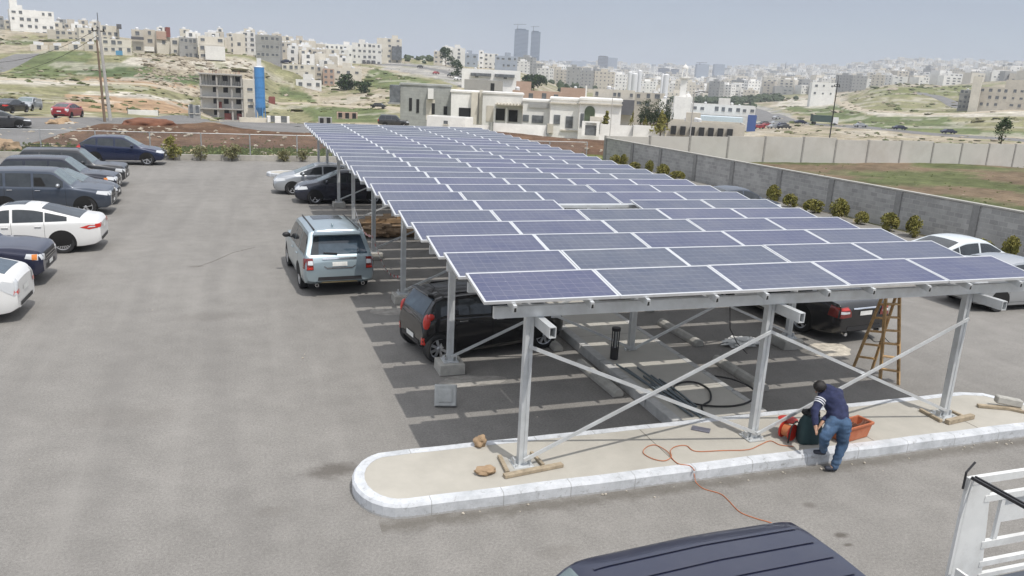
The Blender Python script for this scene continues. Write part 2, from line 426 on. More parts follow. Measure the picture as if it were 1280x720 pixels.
def cover(x, y, z, d):
    n1 = noise.noise(Vector((x*.13, y*.13, 3)))+.5*noise.noise(Vector((x*.4, y*.4, 8)))
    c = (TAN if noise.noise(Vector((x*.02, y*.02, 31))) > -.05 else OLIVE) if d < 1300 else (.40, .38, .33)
    if d < 96:
        jx = x+n1*1.2; jy = y+n1*1.5
        if 24 < x and y < 47.3:
            g = noise.noise(Vector((x*.10, y*.22, 1)))+.6*n1
            return (.165, .125, .085) if g > .08 else ((.14, .13, .075) if g > -.18 else (.105, .118, .055))
        if 42 < jy < 51:
            g = noise.noise(Vector((x*.6, y*.6, 5))); return (.12, .155, .045) if g > -.12 else (.30, .24, .15)
        if 51 <= jy < 77 and jx > -19: 
            g = noise.noise(Vector((x*.2, y*.2, 15)))
            return (.115, .07, .046) if g > -.2 else (.145, .09, .058)
        if jx <= -19 and jy < 66 and y > 43: return (.27, .21, .14) if n1 > -.1 else SCRUB
        if y >= 43: return (.32, .27, .20)
        return TAN
    u, w = px((x, y, z))
    e = noise.noise(Vector((x*.03, y*.03, 7)))+.6*noise.noise(Vector((x*.09, y*.09, 2)))
    e2 = noise.noise(Vector((x*.03, y*.03, 17)))
    for col, P, er in ZONES:
        if inpoly(u+e2*er*4, w+e*er, P): c = col
    g = noise.noise(Vector((x*.05, y*.05, 21)))+.5*noise.noise(Vector((x*.2, y*.2, 4)))
    g2 = noise.noise(Vector((x*.35, y*.35, 41))); c = tuple(q*(1+.35*g2) for q in c)
    if d < 1000 and g > .25: c = tuple((p+q)/2 for p, q in zip(c, PALE))
    elif g < -.3: c = tuple((p+q)/2 for p, q in zip(c, SCRUB))
    return c
def build_terrain():
    angs = []; a = -math.pi
    while a < math.pi:
        angs.append(a); r = abs(a-YAW); a += R(.24) if r < R(40) else R(3)
    rad = [0]; d = 6.
    while d < 4600: rad.append(d); d *= (1.10 if d < 38 else (1.022 if d < 700 else 1.035))
    rad += [5200, 6500, 9000]
    V = []; col = []
    for d in rad:
        for a in angs:
            x, y = CAM.x+d*math.sin(a), CAM.y+d*math.cos(a); z = terr(x, y)
            if d > 4600: z -= (d-4600)*.03
            inlot = (-30 < x < 23.6 and y < 42.6)
            V.append((x, y, z-(.03 if inlot else .0)+(0 if d < 40 or inlot else .06*noise.noise(Vector((x*.7, y*.7, 0)))))); 
            col.append(cover(x, y, z, d))
    n = len(angs); F = []
    for i in range(1, len(rad)-1):
        for k in range(n):
            q = i*n+k; r = i*n+(k+1) % n; F.append((q, r, r+n, q+n))
    F.append(tuple(range(n, 2*n)))
    me = bpy.data.meshes.new('terrain'); me.from_pydata(V, [], F)
    ca = me.color_attributes.new('cover', 'FLOAT_COLOR', 'POINT')
    for i, c in enumerate(col): ca.data[i].color = (*c, 1)
    for p in me.polygons: p.use_smooth = True
    m, t, b = base('land')
    at_ = t.n.new('ShaderNodeAttribute'); at_.attribute_name = 'cover'
    f1 = t.noise(t.pos(), .9, 8, .75); f2 = t.noise(t.pos(), .11, 9, .8)
    v1 = t.ramp(f1, [(.3, (.55,)*3), (.7, (1.4,)*3)]); v2 = t.ramp(f2, [(.32, (.58,)*3), (.68, (1.4,)*3)])
    c = t.mix(1., at_.outputs['Color'], v1, 'MULTIPLY'); c = t.mix(1., c, v2, 'MULTIPLY')
    st = t.ramp(t.noise(t.pos(), 2.3, 3, .8), [(.66, (0, 0, 0)), (.72, (.7,)*3)])
    c = t.mix(st, c, (.5, .46, .38))
    t.link(c, b.inputs['Base Color']); b.inputs['Roughness'].default_value = 1; b.inputs['Specular IOR Level'].default_value = .1
    bn = t.n.new('ShaderNodeBump'); bn.inputs['Strength'].default_value = .8; bn.inputs['Distance'].default_value = .12
    t.link(f1, bn.inputs['Height']); t.link(bn.outputs[0], b.inputs['Normal'])
    me.materials.append(m); o = bpy.data.objects.new('terrain', me); C.objects.link(o); struct(o)
build_terrain()

# ------------------------------------------------------------------ lot asphalt
def asphalt(name, lo, hi, stains=True):
    m, t, b = base(name); p = t.pos()
    big = t.noise(p, .22, 5, .6); med = t.noise(p, 1.7, 6, .65); fine = t.noise(p, 26, 4, .85); grit = t.noise(p, 90, 3, .85)
    c = t.ramp(big, [(.3, lo), (.7, hi)])
    c = t.mix(1., c, t.ramp(med, [(.25, (.86,)*3), (.75, (1.1,)*3)]), 'MULTIPLY')
    c = t.mix(1., c, t.ramp(fine, [(.30, (.72,)*3), (.70, (1.26,)*3)]), 'MULTIPLY')
    c = t.mix(1., c, t.ramp(grit, [(.35, (.72,)*3), (.65, (1.28,)*3)]), 'MULTIPLY')
    if stains:
        s = t.noise(p, .55, 7, .8, .6); s = t.ramp(s, [(.66, (0, 0, 0)), (.74, (.28,)*3)])
        c = t.mix(s, c, (.06, .055, .05))
        mp = t.n.new('ShaderNodeMapping'); mp.inputs['Scale'].default_value = (1.6, .12, 1); mp.inputs['Rotation'].default_value = (0, 0, R(8)); t.link(p, mp.inputs['Vector'])
        tr = t.noise(mp.outputs[0], .9, 5, .6); tr = t.ramp(tr, [(.5, (0, 0, 0)), (.75, (.35,)*3)])
        c = t.mix(tr, c, tuple(x*1.18 for x in hi))
        vo = t.n.new('ShaderNodeTexVoronoi'); vo.feature = 'DISTANCE_TO_EDGE'; vo.inputs['Scale'].default_value = .23
        wv = t.n.new('ShaderNodeVectorMath'); wv.operation = 'ADD'; t.link(p, wv.inputs[0])
        nn = t.n.new('ShaderNodeTexNoise'); nn.inputs['Scale'].default_value = .9; nn.inputs['Detail'].default_value = 6; t.link(p, nn.inputs['Vector']); t.link(nn.outputs['Color'], wv.inputs[1])
        t.link(wv.outputs[0], vo.inputs['Vector'])
        for (su, sw, sr, el, am) in ((417, 588, .42, .6, .62), (1052, 669, .12, .6, .75), (1060, 681, .085, .5, .7), (1008, 672, .1, .6, .5), (1012, 631, .12, .7, .45), (245, 333, .26, .5, .4), (260, 396, .8, .5, .2), (150, 520, 1.1, .5, .14), (340, 640, .25, .6, .2), (700, 690, .3, .6, .2)):
            q = at(su, sw); sv = t.n.new('ShaderNodeVectorMath'); sv.operation = 'SUBTRACT'; t.link(p, sv.inputs[0]); sv.inputs[1].default_value = (q.x, q.y, 0)
            ml = t.n.new('ShaderNodeVectorMath'); ml.operation = 'MULTIPLY'; t.link(sv.outputs[0], ml.inputs[0]); ml.inputs[1].default_value = (1/sr, 1/(sr*el), 0)
            le = t.n.new('ShaderNodeVectorMath'); le.operation = 'LENGTH'; t.link(ml.outputs[0], le.inputs[0]); dd = t.math('ADD', le.outputs['Value'], t.math('MULTIPLY', t.noise(p, 2.2/sr**.5, 5, .75), 1.5))
            c = t.mix(t.ramp(t.math('MULTIPLY', dd, .5), [(.60, (am,)*3), (.95, (0, 0, 0))]), c, (.075, .065, .055))
        sy = t.n.new('ShaderNodeSeparateXYZ'); t.link(p, sy.inputs[0])
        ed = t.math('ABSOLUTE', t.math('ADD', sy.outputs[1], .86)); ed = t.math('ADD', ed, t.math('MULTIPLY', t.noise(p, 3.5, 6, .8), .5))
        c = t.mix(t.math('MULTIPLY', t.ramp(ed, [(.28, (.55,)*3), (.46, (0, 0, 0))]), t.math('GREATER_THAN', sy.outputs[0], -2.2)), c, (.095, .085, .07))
        for (ox, wv_) in ((-5.6, .22), (-7.2, .25), (-3.9, .2)):
            tx_ = t.math('ABSOLUTE', t.math('SUBTRACT', t.math('ADD', sy.outputs[0], t.math('MULTIPLY', t.math('SINE', t.math('MULTIPLY', sy.outputs[1], .11)), .8)), ox))
            c = t.mix(t.math('MULTIPLY', t.ramp(tx_, [(wv_*.3, (.30,)*3), (wv_*1.6, (0, 0, 0))]), t.noise(p, .35, 4, .7)), c, (.12, .115, .11))
        ck = t.math('LESS_THAN', vo.outputs['Distance'], .0022); ck = t.math('MULTIPLY', ck, t.ramp(t.noise(p, .3, 3), [(.55, (0, 0, 0)), (.7, (.16,)*3)]))
        c = t.mix(ck, c, (.05, .05, .045))
    t.link(c, b.inputs['Base Color']); b.inputs['Roughness'].default_value = .92; b.inputs['Specular IOR Level'].default_value = .25
    bn = t.n.new('ShaderNodeBump'); bn.inputs['Strength'].default_value = .5; bn.inputs['Distance'].default_value = .008
    t.link(fine, bn.inputs['Height']); t.link(bn.outputs[0], b.inputs['Normal'])
    return m
M_asph = asphalt('lot_asphalt', (.195, .187, .175), (.24, .23, .215))
M_road = asphalt('street_asphalt', (.15, .148, .145), (.20, .195, .19), False)
b = MB(); b.face([(-45, -40, 0), (60, -40, 0), (60, 8, 0), (23.9, 8, 0), (23.1, 42.4, 0), (-45, 42.4, 0)])
struct(b.build('parking_lot', M_asph))
M_stain2 = mat('faint_stain', (.155, .145, .13), .9, coords='pos', var=.35, scale=5)
b = MB(); b.tube([tuple(at(u, w, .004)) for u, w in ((248, 333), (268, 326), (290, 316), (318, 309))], .02, 4); b.v = [(x, y, min(z, .006)) for x, y, z in b.v]
struct(b.build('oil_trail', M_stain2))
# pale dust in front of the black saloon and under the second post
M_dust = mat('gravel_dust', (.50, .46, .39), .95, coords='pos', var=.3, scale=7, bump=.6, bscale=90)
def dust(x, y, rx, ry, sd, m=None):
    P = []
    for k in range(30):
        a = k/30*2*math.pi; q = 1+.4*noise.noise(Vector((math.cos(a)*1.5, math.sin(a)*1.5, sd)))
        P.append((x+rx*q*math.cos(a), y+ry*q*math.sin(a), .004))
    b = MB(); b.face(P); struct(b.build('gravel_dust', m or M_dust))
dust(8.75, 4.0, .75, .42, 3.3); dust(.25, 3.75, .6, .3, 9.1, mat('pale_dust', (.30, .285, .26), .95, coords='pos', var=.2)); dust(-.3, 8.6, .7, .35, 4.1, bpy.data.materials['pale_dust'])

# ------------------------------------------------------------------ islands, kerbs, walkway
def painted_kerb():
    m, t, b = base('white_kerb_paint'); p = t.pos()
    c = t.ramp(t.noise(p, 3, 6, .7), [(.3, (.42, .44, .46)), (.65, (.62, .64, .67))])
    d = t.ramp(t.noise(p, 9, 8, .8, .5), [(.56, (0, 0, 0)), (.66, (.75,)*3)]); c = t.mix(d, c, (.21, .21, .205))
    sp = t.n.new('ShaderNodeSeparateXYZ'); t.link(p, sp.inputs[0])
    low = t.math('MULTIPLY', t.math('LESS_THAN', t.math('ADD', sp.outputs[2], t.math('MULTIPLY', t.noise(p, 12, 4), .05)), .052), .5); c = t.mix(low, c, (.3, .28, .25))
    jt = t.math('LESS_THAN', t.math('ABSOLUTE', t.math('SUBTRACT', t.math('FRACT', t.math('MULTIPLY', sp.outputs[0], 1.0)), .5)), .006); c = t.mix(t.math('MULTIPLY', jt, .6), c, (.2, .2, .19))
    t.link(c, b.inputs['Base Color']); b.inputs['Roughness'].default_value = .75
    bn = t.n.new('ShaderNodeBump'); bn.inputs['Strength'].default_value = .4; bn.inputs['Distance'].default_value = .01
    t.link(t.noise(p, 25, 5, .7), bn.inputs['Height']); t.link(bn.outputs[0], b.inputs['Normal']); return m
M_kerb = painted_kerb()
M_slab = mat('island_slab', (.41, .39, .345), .92, 0, .06, 2.2, .25, 80, coords='pos', dirt=(.33, .31, .27), dirtamt=.35)
def rounded(x0, x1, y0, y1, tipL=True, tipR=True, inset=0.):
    r = (y1-y0)/2; cy = (y0+y1)/2; P = []
    def arc(cx, a0, a1, rx):
        for k in range(13):
            a = a0+(a1-a0)*k/12; P.append((cx+rx*math.cos(a), cy+r*math.sin(a)))
    arc(x1-.6, -math.pi/2, math.pi/2, .6) if tipR else P.extend([(x1, y0), (x1, y1)])
    arc(x0+.6, math.pi/2, 3*math.pi/2, .6) if tipL else P.extend([(x0, y1), (x0, y0)])
    return P
def offset_poly(P, d):
    cx = sum(p[0] for p in P)/len(P); out = []
    n = len(P)
    for i in range(n):
        a, b_, c_ = Vector(P[i-1]), Vector(P[i]), Vector(P[(i+1) % n])
        e1 = (b_-a).normalized(); e2 = (c_-b_).normalized(); nn = Vector((-e1.y, e1.x))+Vector((-e2.y, e2.x)); nn.normalize()
        k = d/max(.4, nn.dot(Vector((-e1.y, e1.x)))); out.append((b_.x+nn.x*k, b_.y+nn.y*k))
    return out
def island(name, P, kw=.17, h=.2):
    """P counter-clockwise; kerb ring with a bevelled outer lip and a slab inside"""
    I = offset_poly(P, kw); L = offset_poly(P, .03); b = MB(); n = len(P)
    rnd = [.012*noise.noise(Vector((p[0]*2, p[1]*2, 0))) for p in P]
    for i in range(n):
        j = (i+1) % n
        def q(S, k, z): return (S[k][0], S[k][1], z)
        b.face([q(P, i, 0), q(P, j, 0), q(P, j, h-.04), q(P, i, h-.04)]); b.face([q(P, i, h-.04), q(P, j, h-.04), q(L, j, h), q(L, i, h)])
        b.face([q(L, i, h), q(L, j, h), q(I, j, h), q(I, i, h)]); b.face([q(I, i, h), q(I, j, h), q(I, j, h-.03), q(I, i, h-.03)])
    struct(b.build(name+'_kerb', M_kerb))
    b = MB(); b.face([(x, y, h-.006) for x, y in I]); struct(b.build(name+'_pavement', M_slab))
P = rounded(-2.42, 9.5, -.73, .87, True, False)
P = [p for p in P if p[0] < 9.4]; 
# dense straight runs so the kerb line can wander a little
front = [(-1.8+.45*k, -.73+.008*math.sin(k*1.7)) for k in range(25)]
back = [(9.3-.45*k, .87+.006*math.sin(k*2.1)) for k in range(25)]
tip = [(-1.82+.62*math.cos(a), .07+.80*math.sin(a)) for a in [math.pi/2+math.pi*k/12 for k in range(13)]]
island('island', front+[(9.55, -.73), (10.3, -.5), (10.45, -.1), (10.1, .35), (9.8, .62), (9.3, .80)][:0]+[(9.6, -.75), (14.0, -.95), (14.0, -.35), (10.5, -.25), (10.05, .25), (9.75, .72)]+back+tip[1:-1])
island('far_island', [(-2.0+.5*k, 34.15) for k in range(24)]+[(10, 34.2), (10.3, 35), (10, 35.9)]+[(9.5-.5*k, 35.95) for k in range(24)]+[(-2.6, 35.5), (-2.75, 35.05), (-2.6, 34.6)])
# joints and cracks in the slab
M_joint = mat('joint_line', (.16, .15, .13), .9, coords='pos')
for x in (2.3, 5.95, 8.2):
    b = MB(); b.bx(x-.006, x+.006, -.55, .70, .1945, .1965); o = b.build('slab_joint', M_joint); struct(o)
# walkway between the two rows of bays
M_walk = mat('walkway_tile', (.42, .405, .365), .93, 0, .05, 1.6, .25, 70, coords='pos', dirt=(.27, .26, .23), dirtamt=.3)
b = MB(); b.face([(3.14, .872, .188), (4.85, .872, .188), (4.85, 34.1, .188), (3.14, 34.1, .188)]); struct(b.build('walkway', M_walk))
M_kerbc = mat('kerb_concrete', (.42, .42, .41), .85, 0, .12, 5, .3, 40, coords='pos', dirt=(.25, .25, .24))
for x0, x1 in ((3.02, 3.22), (4.79, 4.93)):
    b = MB()
    for k in range(33): b.box(((x0+x1)/2, 1.38+k*1.0, .0975), (x1-x0, .988, .203), taper=.96)
    struct(b.build('walkway_kerb', M_kerbc, bevel=.012))
for k in range(11):
    b = MB(); b.bx(3.23, 4.78, 3.2*k+2.2, 3.2*k+2.208, .188, .1895); struct(b.build('slab_joint', M_joint))
# precast wheel stops
def wheelstop(x, y, rz, lbl):
    b = MB(); s = .09
    P_ = [(-.11, 0), (.11, 0), (.11, .08), (.05, .15), (-.05, .15), (-.11, .08)]
    for y0, y1 in ((-.86, -.006), (.006, .86)):
        V = [(p[0], y0, p[1]) for p in P_]+[(p[0], y1, p[1]) for p in P_]; n = 6
        b.add(V, [(i, (i+1) % n, (i+1) % n+n, i+n) for i in range(n)]+[tuple(reversed(range(n))), tuple(range(n, 2*n))])
    o = b.build('wheel_stop', M_conc, bevel=.01); o.location = (x, y, 0); o.rotation_euler = (0, 0, rz)
    tag(o, lbl, 'wheel stop', 'wheel stops beside the walkway')
WS = [(2.75, 3.3, 'concrete wheel stop left of the walkway, nearest the white island', .03), (2.6, 5.9, 'concrete wheel stop in front of the black hatchback', .0), (2.7, 11.2, 'third wheel stop left of the walkway, beyond the hatchback', .02),
      (5.75, 2.95, 'near right wheel stop lying beside the walkway and the middle front post', 0.0), (5.9, 5.6, 'second wheel stop right of the walkway, beside the white plastic sack', .03), (6.1, 8.3, 'third wheel stop right of the walkway, before the far bays', .02)]
for x, y, l, a in WS: wheelstop(x, y, a, l)
# ------------------------------------------------------------------ cars
def paint(name, col, metal=.35, rough=.32, dust=.12):
    m, t, b = base(name); o = t.obj()
    n = t.ramp(t.noise(o, 1.6, 6, .75), [(.35, (dust*.1,)*3), (.8, (dust*.8,)*3)])
    c = t.mix(n, col, (.42, .38, .33)); t.link(c, b.inputs['Base Color'])
    b.inputs['Metallic'].default_value = metal; b.inputs['Roughness'].default_value = rough
    b.inputs['Coat Weight'].default_value = .7; b.inputs['Coat Roughness'].default_value = .06
    return m
def glassmat(name, col, rough=.06):
    m, t, b = base(name)
    n = t.ramp(t.noise(t.obj(), 2.1, 5, .7), [(.3, col), (.75, tuple(c*1.6+.015 for c in col))])
    t.link(n, b.inputs['Base Color']); b.inputs['Roughness'].default_value = rough; b.inputs['Specular IOR Level'].default_value = .8
    return m
M_glass = glassmat('car_glass', (.018, .022, .025)); M_glassb = glassmat('car_glass_blue', (.03, .05, .07))
M_glassw = glassmat('windshield_glass', (.10, .13, .135), .1)
M_tyre = mat('tyre_rubber', (.022, .022, .023), .85); M_well = mat('wheel_well', (.012, .012, .012), .95)
M_rim = mat('alloy_rim', (.55, .56, .58), .3, .8, .05); M_rimd = mat('dark_rim', (.48, .48, .49), .35, .7, .05)
M_trim = mat('black_plastic', (.025, .025, .027), .55); M_chrome = mat('chrome', (.75, .76, .78), .12, 1., .03)
M_gap = mat('panel_gap', (.01, .01, .01), .8)
def lamp_mat(name, col, em=None):
    m, t, b = base(name); b.inputs['Base Color'].default_value = (*col, 1); b.inputs['Roughness'].default_value = .12
    b.inputs['Coat Weight'].default_value = 1.; return m
M_red = lamp_mat('tail_lens_red', (.55, .025, .015)); M_clear = lamp_mat('clear_lens', (.62, .64, .66)); M_amber = lamp_mat('amber_lens', (.7, .22, .03)); M_smoke = lamp_mat('smoked_lens', (.16, .015, .012))
M_plate = mat('plate_white', (.75, .75, .72), .5); M_ink = mat('plate_ink', (.03, .03, .04), .6); M_tan = mat('tan_plastic', (.5, .42, .25), .6)

def interp(P, s):
    if s <= P[0][0]: return P[0][1]
    for (a, x), (b_, y) in zip(P, P[1:]):
        if s <= b_: return x+(y-x)*(s-a)/(b_-a) if b_ > a else y
    return P[-1][1]
def smoothed(P, r=.07):
    def f(s):
        return sum(interp(P, s+r*k/3)*w_ for k, w_ in ((-3, 1), (-2, 2), (-1, 3), (0, 4), (1, 3), (2, 2), (3, 1)))/16
    return f
def make_car(name, label, cat, group, loc, rz, S, body, rim=None, plate=None, extras=None):
    """S: dict of dimensions; s measured from the front bumper backwards; local +x is forward"""
    L, W, H = S['L'], S['W'], S['H']; hw = W/2; X = lambda s: L/2-s
    t = thing(name, label, cat, (loc[0], loc[1], loc[2] if len(loc) > 2 else 0), rz, group); t.scale = (.95,)*3
    nz, hz, cowl, wst, rt, rgb, dz, tz = (S[k] for k in ('nz', 'hz', 'cowl', 'wst', 'rt', 'rgb', 'dz', 'tz'))
    gc = S.get('gc', .2); wr = S['wr']; fo = S['fo']; wbs = S['wb']
    top = [(0, nz-.16), (.05, nz-.03), (.16, nz+.03), (cowl*.5, (nz+hz)/2+.05), (cowl-.04, hz), (wst, H-.05), (wst+.18, H-.02), ((wst+rt)/2, H), (rt-.15, H-.03), (rt, H-.06), (rgb, dz), (max(rgb+.03, L-.14), tz+.02), (L-.04, tz-.04), (L, tz-.2)]
    topf = smoothed(top, S.get('sm', .06))
    bot = [(0, gc+.14), (.15, gc+.02), (fo+wr, gc), (fo+wbs-wr, gc), (L-.5, gc+.03), (L-.15, gc+.08), (L, gc+.2)]; botf = smoothed(bot, .1)
    b0, b1 = S['b0'], S['b1']
    beltl = [(0, nz-.22), (.1, nz-.12), (cowl, b0), ((cowl+L)/2, (b0+b1)/2), (L-.5, b1), (L-.1, min(b1, tz-.05)), (L, tz-.28)]
    def beltf(s): return min(interp(beltl, s), topf(s)-.035)
    kf = S.get('kf', .74); kr = S.get('kr', .82)
    plan = smoothed([(-.1, kf-.08), (0, kf), (.12, kf+.10), (.4, .95), (.8, .985), (1.3, 1), (L-1.1, 1), (L-.5, .975), (L-.15, kr+.07), (L, kr), (L+.1, kr-.06)], .08)
    tum = S.get('tum', .30)
    stations = sorted(set([0, .02, .05, .09, .14, .2, .3]+[.4+.1*k for k in range(int((L-.8)/.1)+1)]+[L-.3, L-.2, L-.14, L-.09, L-.05, L-.02, L]))
    NP = 16; rows = []
    for s in stations:
        zt, zl, zb = topf(s), beltf(s), botf(s); w0 = hw*plan(s); h = zt-zl
        e = min(1, h/.25)
        wt = w0-.05-max(0, h)*tum
        zc = .035 if h > .2 else .03
        half = [(0, zb), (w0*.8, zb), (w0*.95, zb+.03), (w0*.985, zb+.12), (w0, zb+(zl-zb)*.38), (w0*1.0, zb+(zl-zb)*.62), (w0*.99, zl-.10*min(1, (zl-zb))), (w0*.982, zl-.03), (w0*.965, zl),
                (w0*.965-(w0*.965-wt)*.10, zl+h*.06), (w0*.965-(w0*.965-wt)*.45, zl+h*.45), (w0*.965-(w0*.965-wt)*.82, zl+h*.80), (wt, zl+h*.92), (wt-.05-.03*e, zl+h*.985), (wt*.6, zt+zc*.6), (0, zt+zc)]
        rows.append((X(s), half))
    V = []; F = []
    n2 = NP*2-2
    for x, half in rows:
        ring = [(x, y, z) for y, z in half]+[(x, -y, z) for y, z in reversed(half[1:-1])]
        V += ring
    for i in range(len(rows)-1):
        for k in range(n2):
            a = i*n2+k; b_ = i*n2+(k+1) % n2; F.append((a, b_, b_+n2, a+n2))
    F.append(tuple(range(n2))); F.append(tuple(reversed(range((len(rows)-1)*n2, len(rows)*n2))))
    bm = bmesh.new(); vs = [bm.verts.new(p) for p in V]
    for f in F: bm.faces.new([vs[i] for i in f])
    bmesh.ops.recalc_face_normals(bm, faces=bm.faces)
    bvh = BVHTree.FromBMesh(bm)
    me = bpy.data.meshes.new('body'); bm.to_mesh(me); bm.free()
    bo = bpy.data.objects.new('body', me); C.objects.link(bo)
    bo.data.materials.append(body); bo.data.materials.append(M_well)
    # wheel wells
    cb = MB(); wx = [X(fo), X(fo+wbs)]
    for x in wx:
        for sy in (-1, 1):
            r = wr+.055
            cb.tube([(x, sy*(hw-.30), wr), (x, sy*(hw+.2), wr)], r, 28)
    cu = cb.build('cut', M_well); bmod = bo.modifiers.new('b', 'BOOLEAN'); bmod.object = cu; bmod.operation = 'DIFFERENCE'; bmod.solver = 'EXACT'
    dg = bpy.context.evaluated_depsgraph_get(); nm = bpy.data.meshes.new_from_object(bo.evaluated_get(dg)); bo.modifiers.clear()
    bo.data = nm; bpy.data.objects.remove(cu)
    nm.materials.clear(); nm.materials.append(body); nm.materials.append(M_well); nm.materials.append(M_trim)
    clad = S.get('clad')
    bm = bmesh.new(); bm.from_mesh(nm)
    for f in bm.faces:
        c = f.calc_center_median(); f.smooth = True; f.material_index = 0
        for x in wx:
            if math.hypot(c.x-x, c.z-wr) < wr+.05 and abs(c.y) > hw-.33: f.material_index = 1
        if c.z < gc+.03 and abs(f.normal.z) > .8: f.material_index = 2
        if clad and c.z < gc+clad: f.material_index = 2 if f.material_index == 0 else 1
    for e in bm.edges:
        if len(e.link_faces) == 2 and (e.calc_face_angle(0) > .5 or e.link_faces[0].material_index != e.link_faces[1].material_index): e.smooth = False
    bm.to_mesh(nm); bm.free(); bo.parent = t
    # projected patches
    def patch(b, poly, mode, sgn=1, off=.005, mi=0, th=0.):
        bm = bmesh.new(); vs = [bm.verts.new((p[0], p[1], 0)) for p in poly]; f = bm.faces.new(vs)
        bmesh.ops.triangulate(bm, faces=[f])
        for _ in range(5):
            es = [e for e in bm.edges if e.calc_length() > .07]
            if not es: break
            bmesh.ops.subdivide_edges(bm, edges=es, cuts=1); bmesh.ops.triangulate(bm, faces=[f for f in bm.faces if len(f.verts) > 3])
        res = []
        for v in bm.verts:
            p, q = v.co.x, v.co.y
            if mode == 'side': o, d = Vector((X(p), sgn*3, q)), Vector((0, -sgn, 0))
            elif mode == 'top': o, d = Vector((X(p), q, 4)), Vector((0, 0, -1))
            elif mode == 'front': o, d = Vector((L, p, q)), Vector((-1, 0, 0))
            else: o, d = Vector((-L, p, q)), Vector((1, 0, 0))
            h = bvh.ray_cast(o, d)
            if h[0] is None: h = bvh.find_nearest(o+d*3 if mode == 'side' else o+d*L/2)
            nrm = h[1]; 
            if nrm.dot(d) > 0: nrm = -nrm
            res.append(h[0]+nrm*off)
        bm.verts.index_update()
        b.add(res, [tuple(v.index for v in f.verts) for f in bm.faces], mi); bm.free()
    def part(nm_, mats, fn, smooth=.7, parent=t):
        b = MB(); fn(b); 
        if not b.v: return None
        return b.build(nm_, mats, parent, smooth=smooth)
    # side windows
    def zup(s):
        zt, zl = topf(s), beltf(s); h = zt-zl; return zl+h*S.get('wu', .80)
    G = S.get('glass', M_glass)
    for (a, c_) in S['wins']:
        ss = [a+(c_-a)*k/10 for k in range(11)]
        ok = [s for s in ss if zup(s)-(beltf(s)+.025) > .02]
        if len(ok) < 3: continue
        up = [(s, zup(s)) for s in ok]; lo = [(s, beltf(s)+.025) for s in ok]
        poly = lo+list(reversed(up))
        for sg in (1, -1): part('side_window', G, lambda b: patch(b, poly, 'side', sg))
    # windshield
    def wid(s, k): return max(.2, (hw*plan(s)*.965-.05-max(0, topf(s)-beltf(s))*tum)-k)
    a, c_ = cowl+.03, wst-.03
    ks = [a+(c_-a)*k/5 for k in range(6)]
    wp = [(s, wid(s, .02)) for s in ks]+[(s, -wid(s, .02)) for s in reversed(ks)]
    part('windshield', S.get('wglass', M_glassw), lambda b: patch(b, wp, 'top', off=.006))
    if S.get('steep'):
        z0, z1 = S['rgz']; wy0 = wid(rgb-.02, .06); wy1 = wid(rt, .08)
        part('rear_window', S.get('rglass', G), lambda b: patch(b, [(-wy0, z0), (wy0, z0), (wy1, z1), (-wy1, z1)], 'rear', off=.006))
    else:
        a, c_ = rt+.08, rgb-.06; ks = [a+(c_-a)*k/5 for k in range(6)]
        rp = [(s, wid(s, .10)) for s in ks]+[(s, -wid(s, .10)) for s in reversed(ks)]
        part('rear_window', S.get('rglass', G), lambda b: patch(b, rp, 'top', off=.006))
    # lights
    for sg in (1, -1):
        hl = S['hl']; z0, z1, s1, y1 = hl
        def fh(b):
            patch(b, [(.10, z0+.02), (s1, z0+.08), (s1*.9, z1+.02), (.10, z1)], 'side', sg, .006)
            P_ = [(sg*hw*kf*1.02, z0+.02), (sg*hw*y1, z0), (sg*hw*y1, z1-.03), (sg*hw*kf*1.05, z1)]
            patch(b, P_, 'front', 1, .006)
            b.add([], [])
        part('headlight', M_clear, fh)
        tl = S['tl']
        def ft(b):
            for i_, (mode, poly, mi) in enumerate(tl):
                if mode == 'side': patch(b, poly, 'side', sg, .009+.004*i_, mi)
                else: patch(b, [(sg*p, q) for p, q in poly], 'rear', 1, .010+.004*i_, mi)
        part('taillight', [M_red, M_clear, M_smoke], ft)
    # grille, plates, bumpers
    gz0, gz1, gy = S['gr']
    part('grille', [M_trim, M_chrome], lambda b: (patch(b, [(-gy, gz0), (gy, gz0), (gy*1.05, gz1), (-gy*1.05, gz1)], 'front', 1, .008), [patch(b, [(-gy*.97, z_), (gy*.97, z_), (gy*.97, z_+.018), (-gy*.97, z_+.018)], 'front', 1, .014, 1) for z_ in (gz0+.04, (gz0+gz1)/2)]))
    part('air_intake', M_trim, lambda b: patch(b, [(-hw*.55, gc+.16), (hw*.55, gc+.16), (hw*.5, gc+.28), (-hw*.5, gc+.28)], 'front', 1, .008))
    pz = S.get('pz', (.8, .55))[0]
    def pl(z, mode):
        def f(b): patch(b, [(-.2, z), (.2, z), (.2, z+.11), (-.2, z+.11)], mode, 1, .015)
        return f
    part('licence_plate', M_plate, pl(.42+gc*.3, 'front'))
    rp_ = part('licence_plate', M_plate, pl(pz, 'rear'))
    part('rear_bumper_trim', M_trim, lambda b: patch(b, [(-hw*.62, gc+.2), (hw*.62, gc+.2), (hw*.6, gc+.30), (-hw*.6, gc+.30)], 'rear', 1, .008))
    # door gaps and handles
    def gaps(b):
        for s in S['doors']:
            for sg in (1, -1):
                patch(b, [(s-.004, gc+.12), (s+.004, gc+.12), (s+.004, beltf(s)+.02), (s-.004, beltf(s)+.02)], 'side', sg, .003)
        hs = [(.28, hw*.60), (cowl*.6, hw*.72), (cowl, hw*.78)]
        for sg in (1, -1):
            patch(b, [(s, sg*y) for s, y in hs]+[(s, sg*(y+.007)) for s, y in reversed(hs)], 'top', 1, .003)
        zs = gc+.13; 
        for sg in (1, -1): patch(b, [(S['doors'][0], zs), (S['doors'][-1], zs), (S['doors'][-1], zs+.008), (S['doors'][0], zs+.008)], 'side', sg, .003)
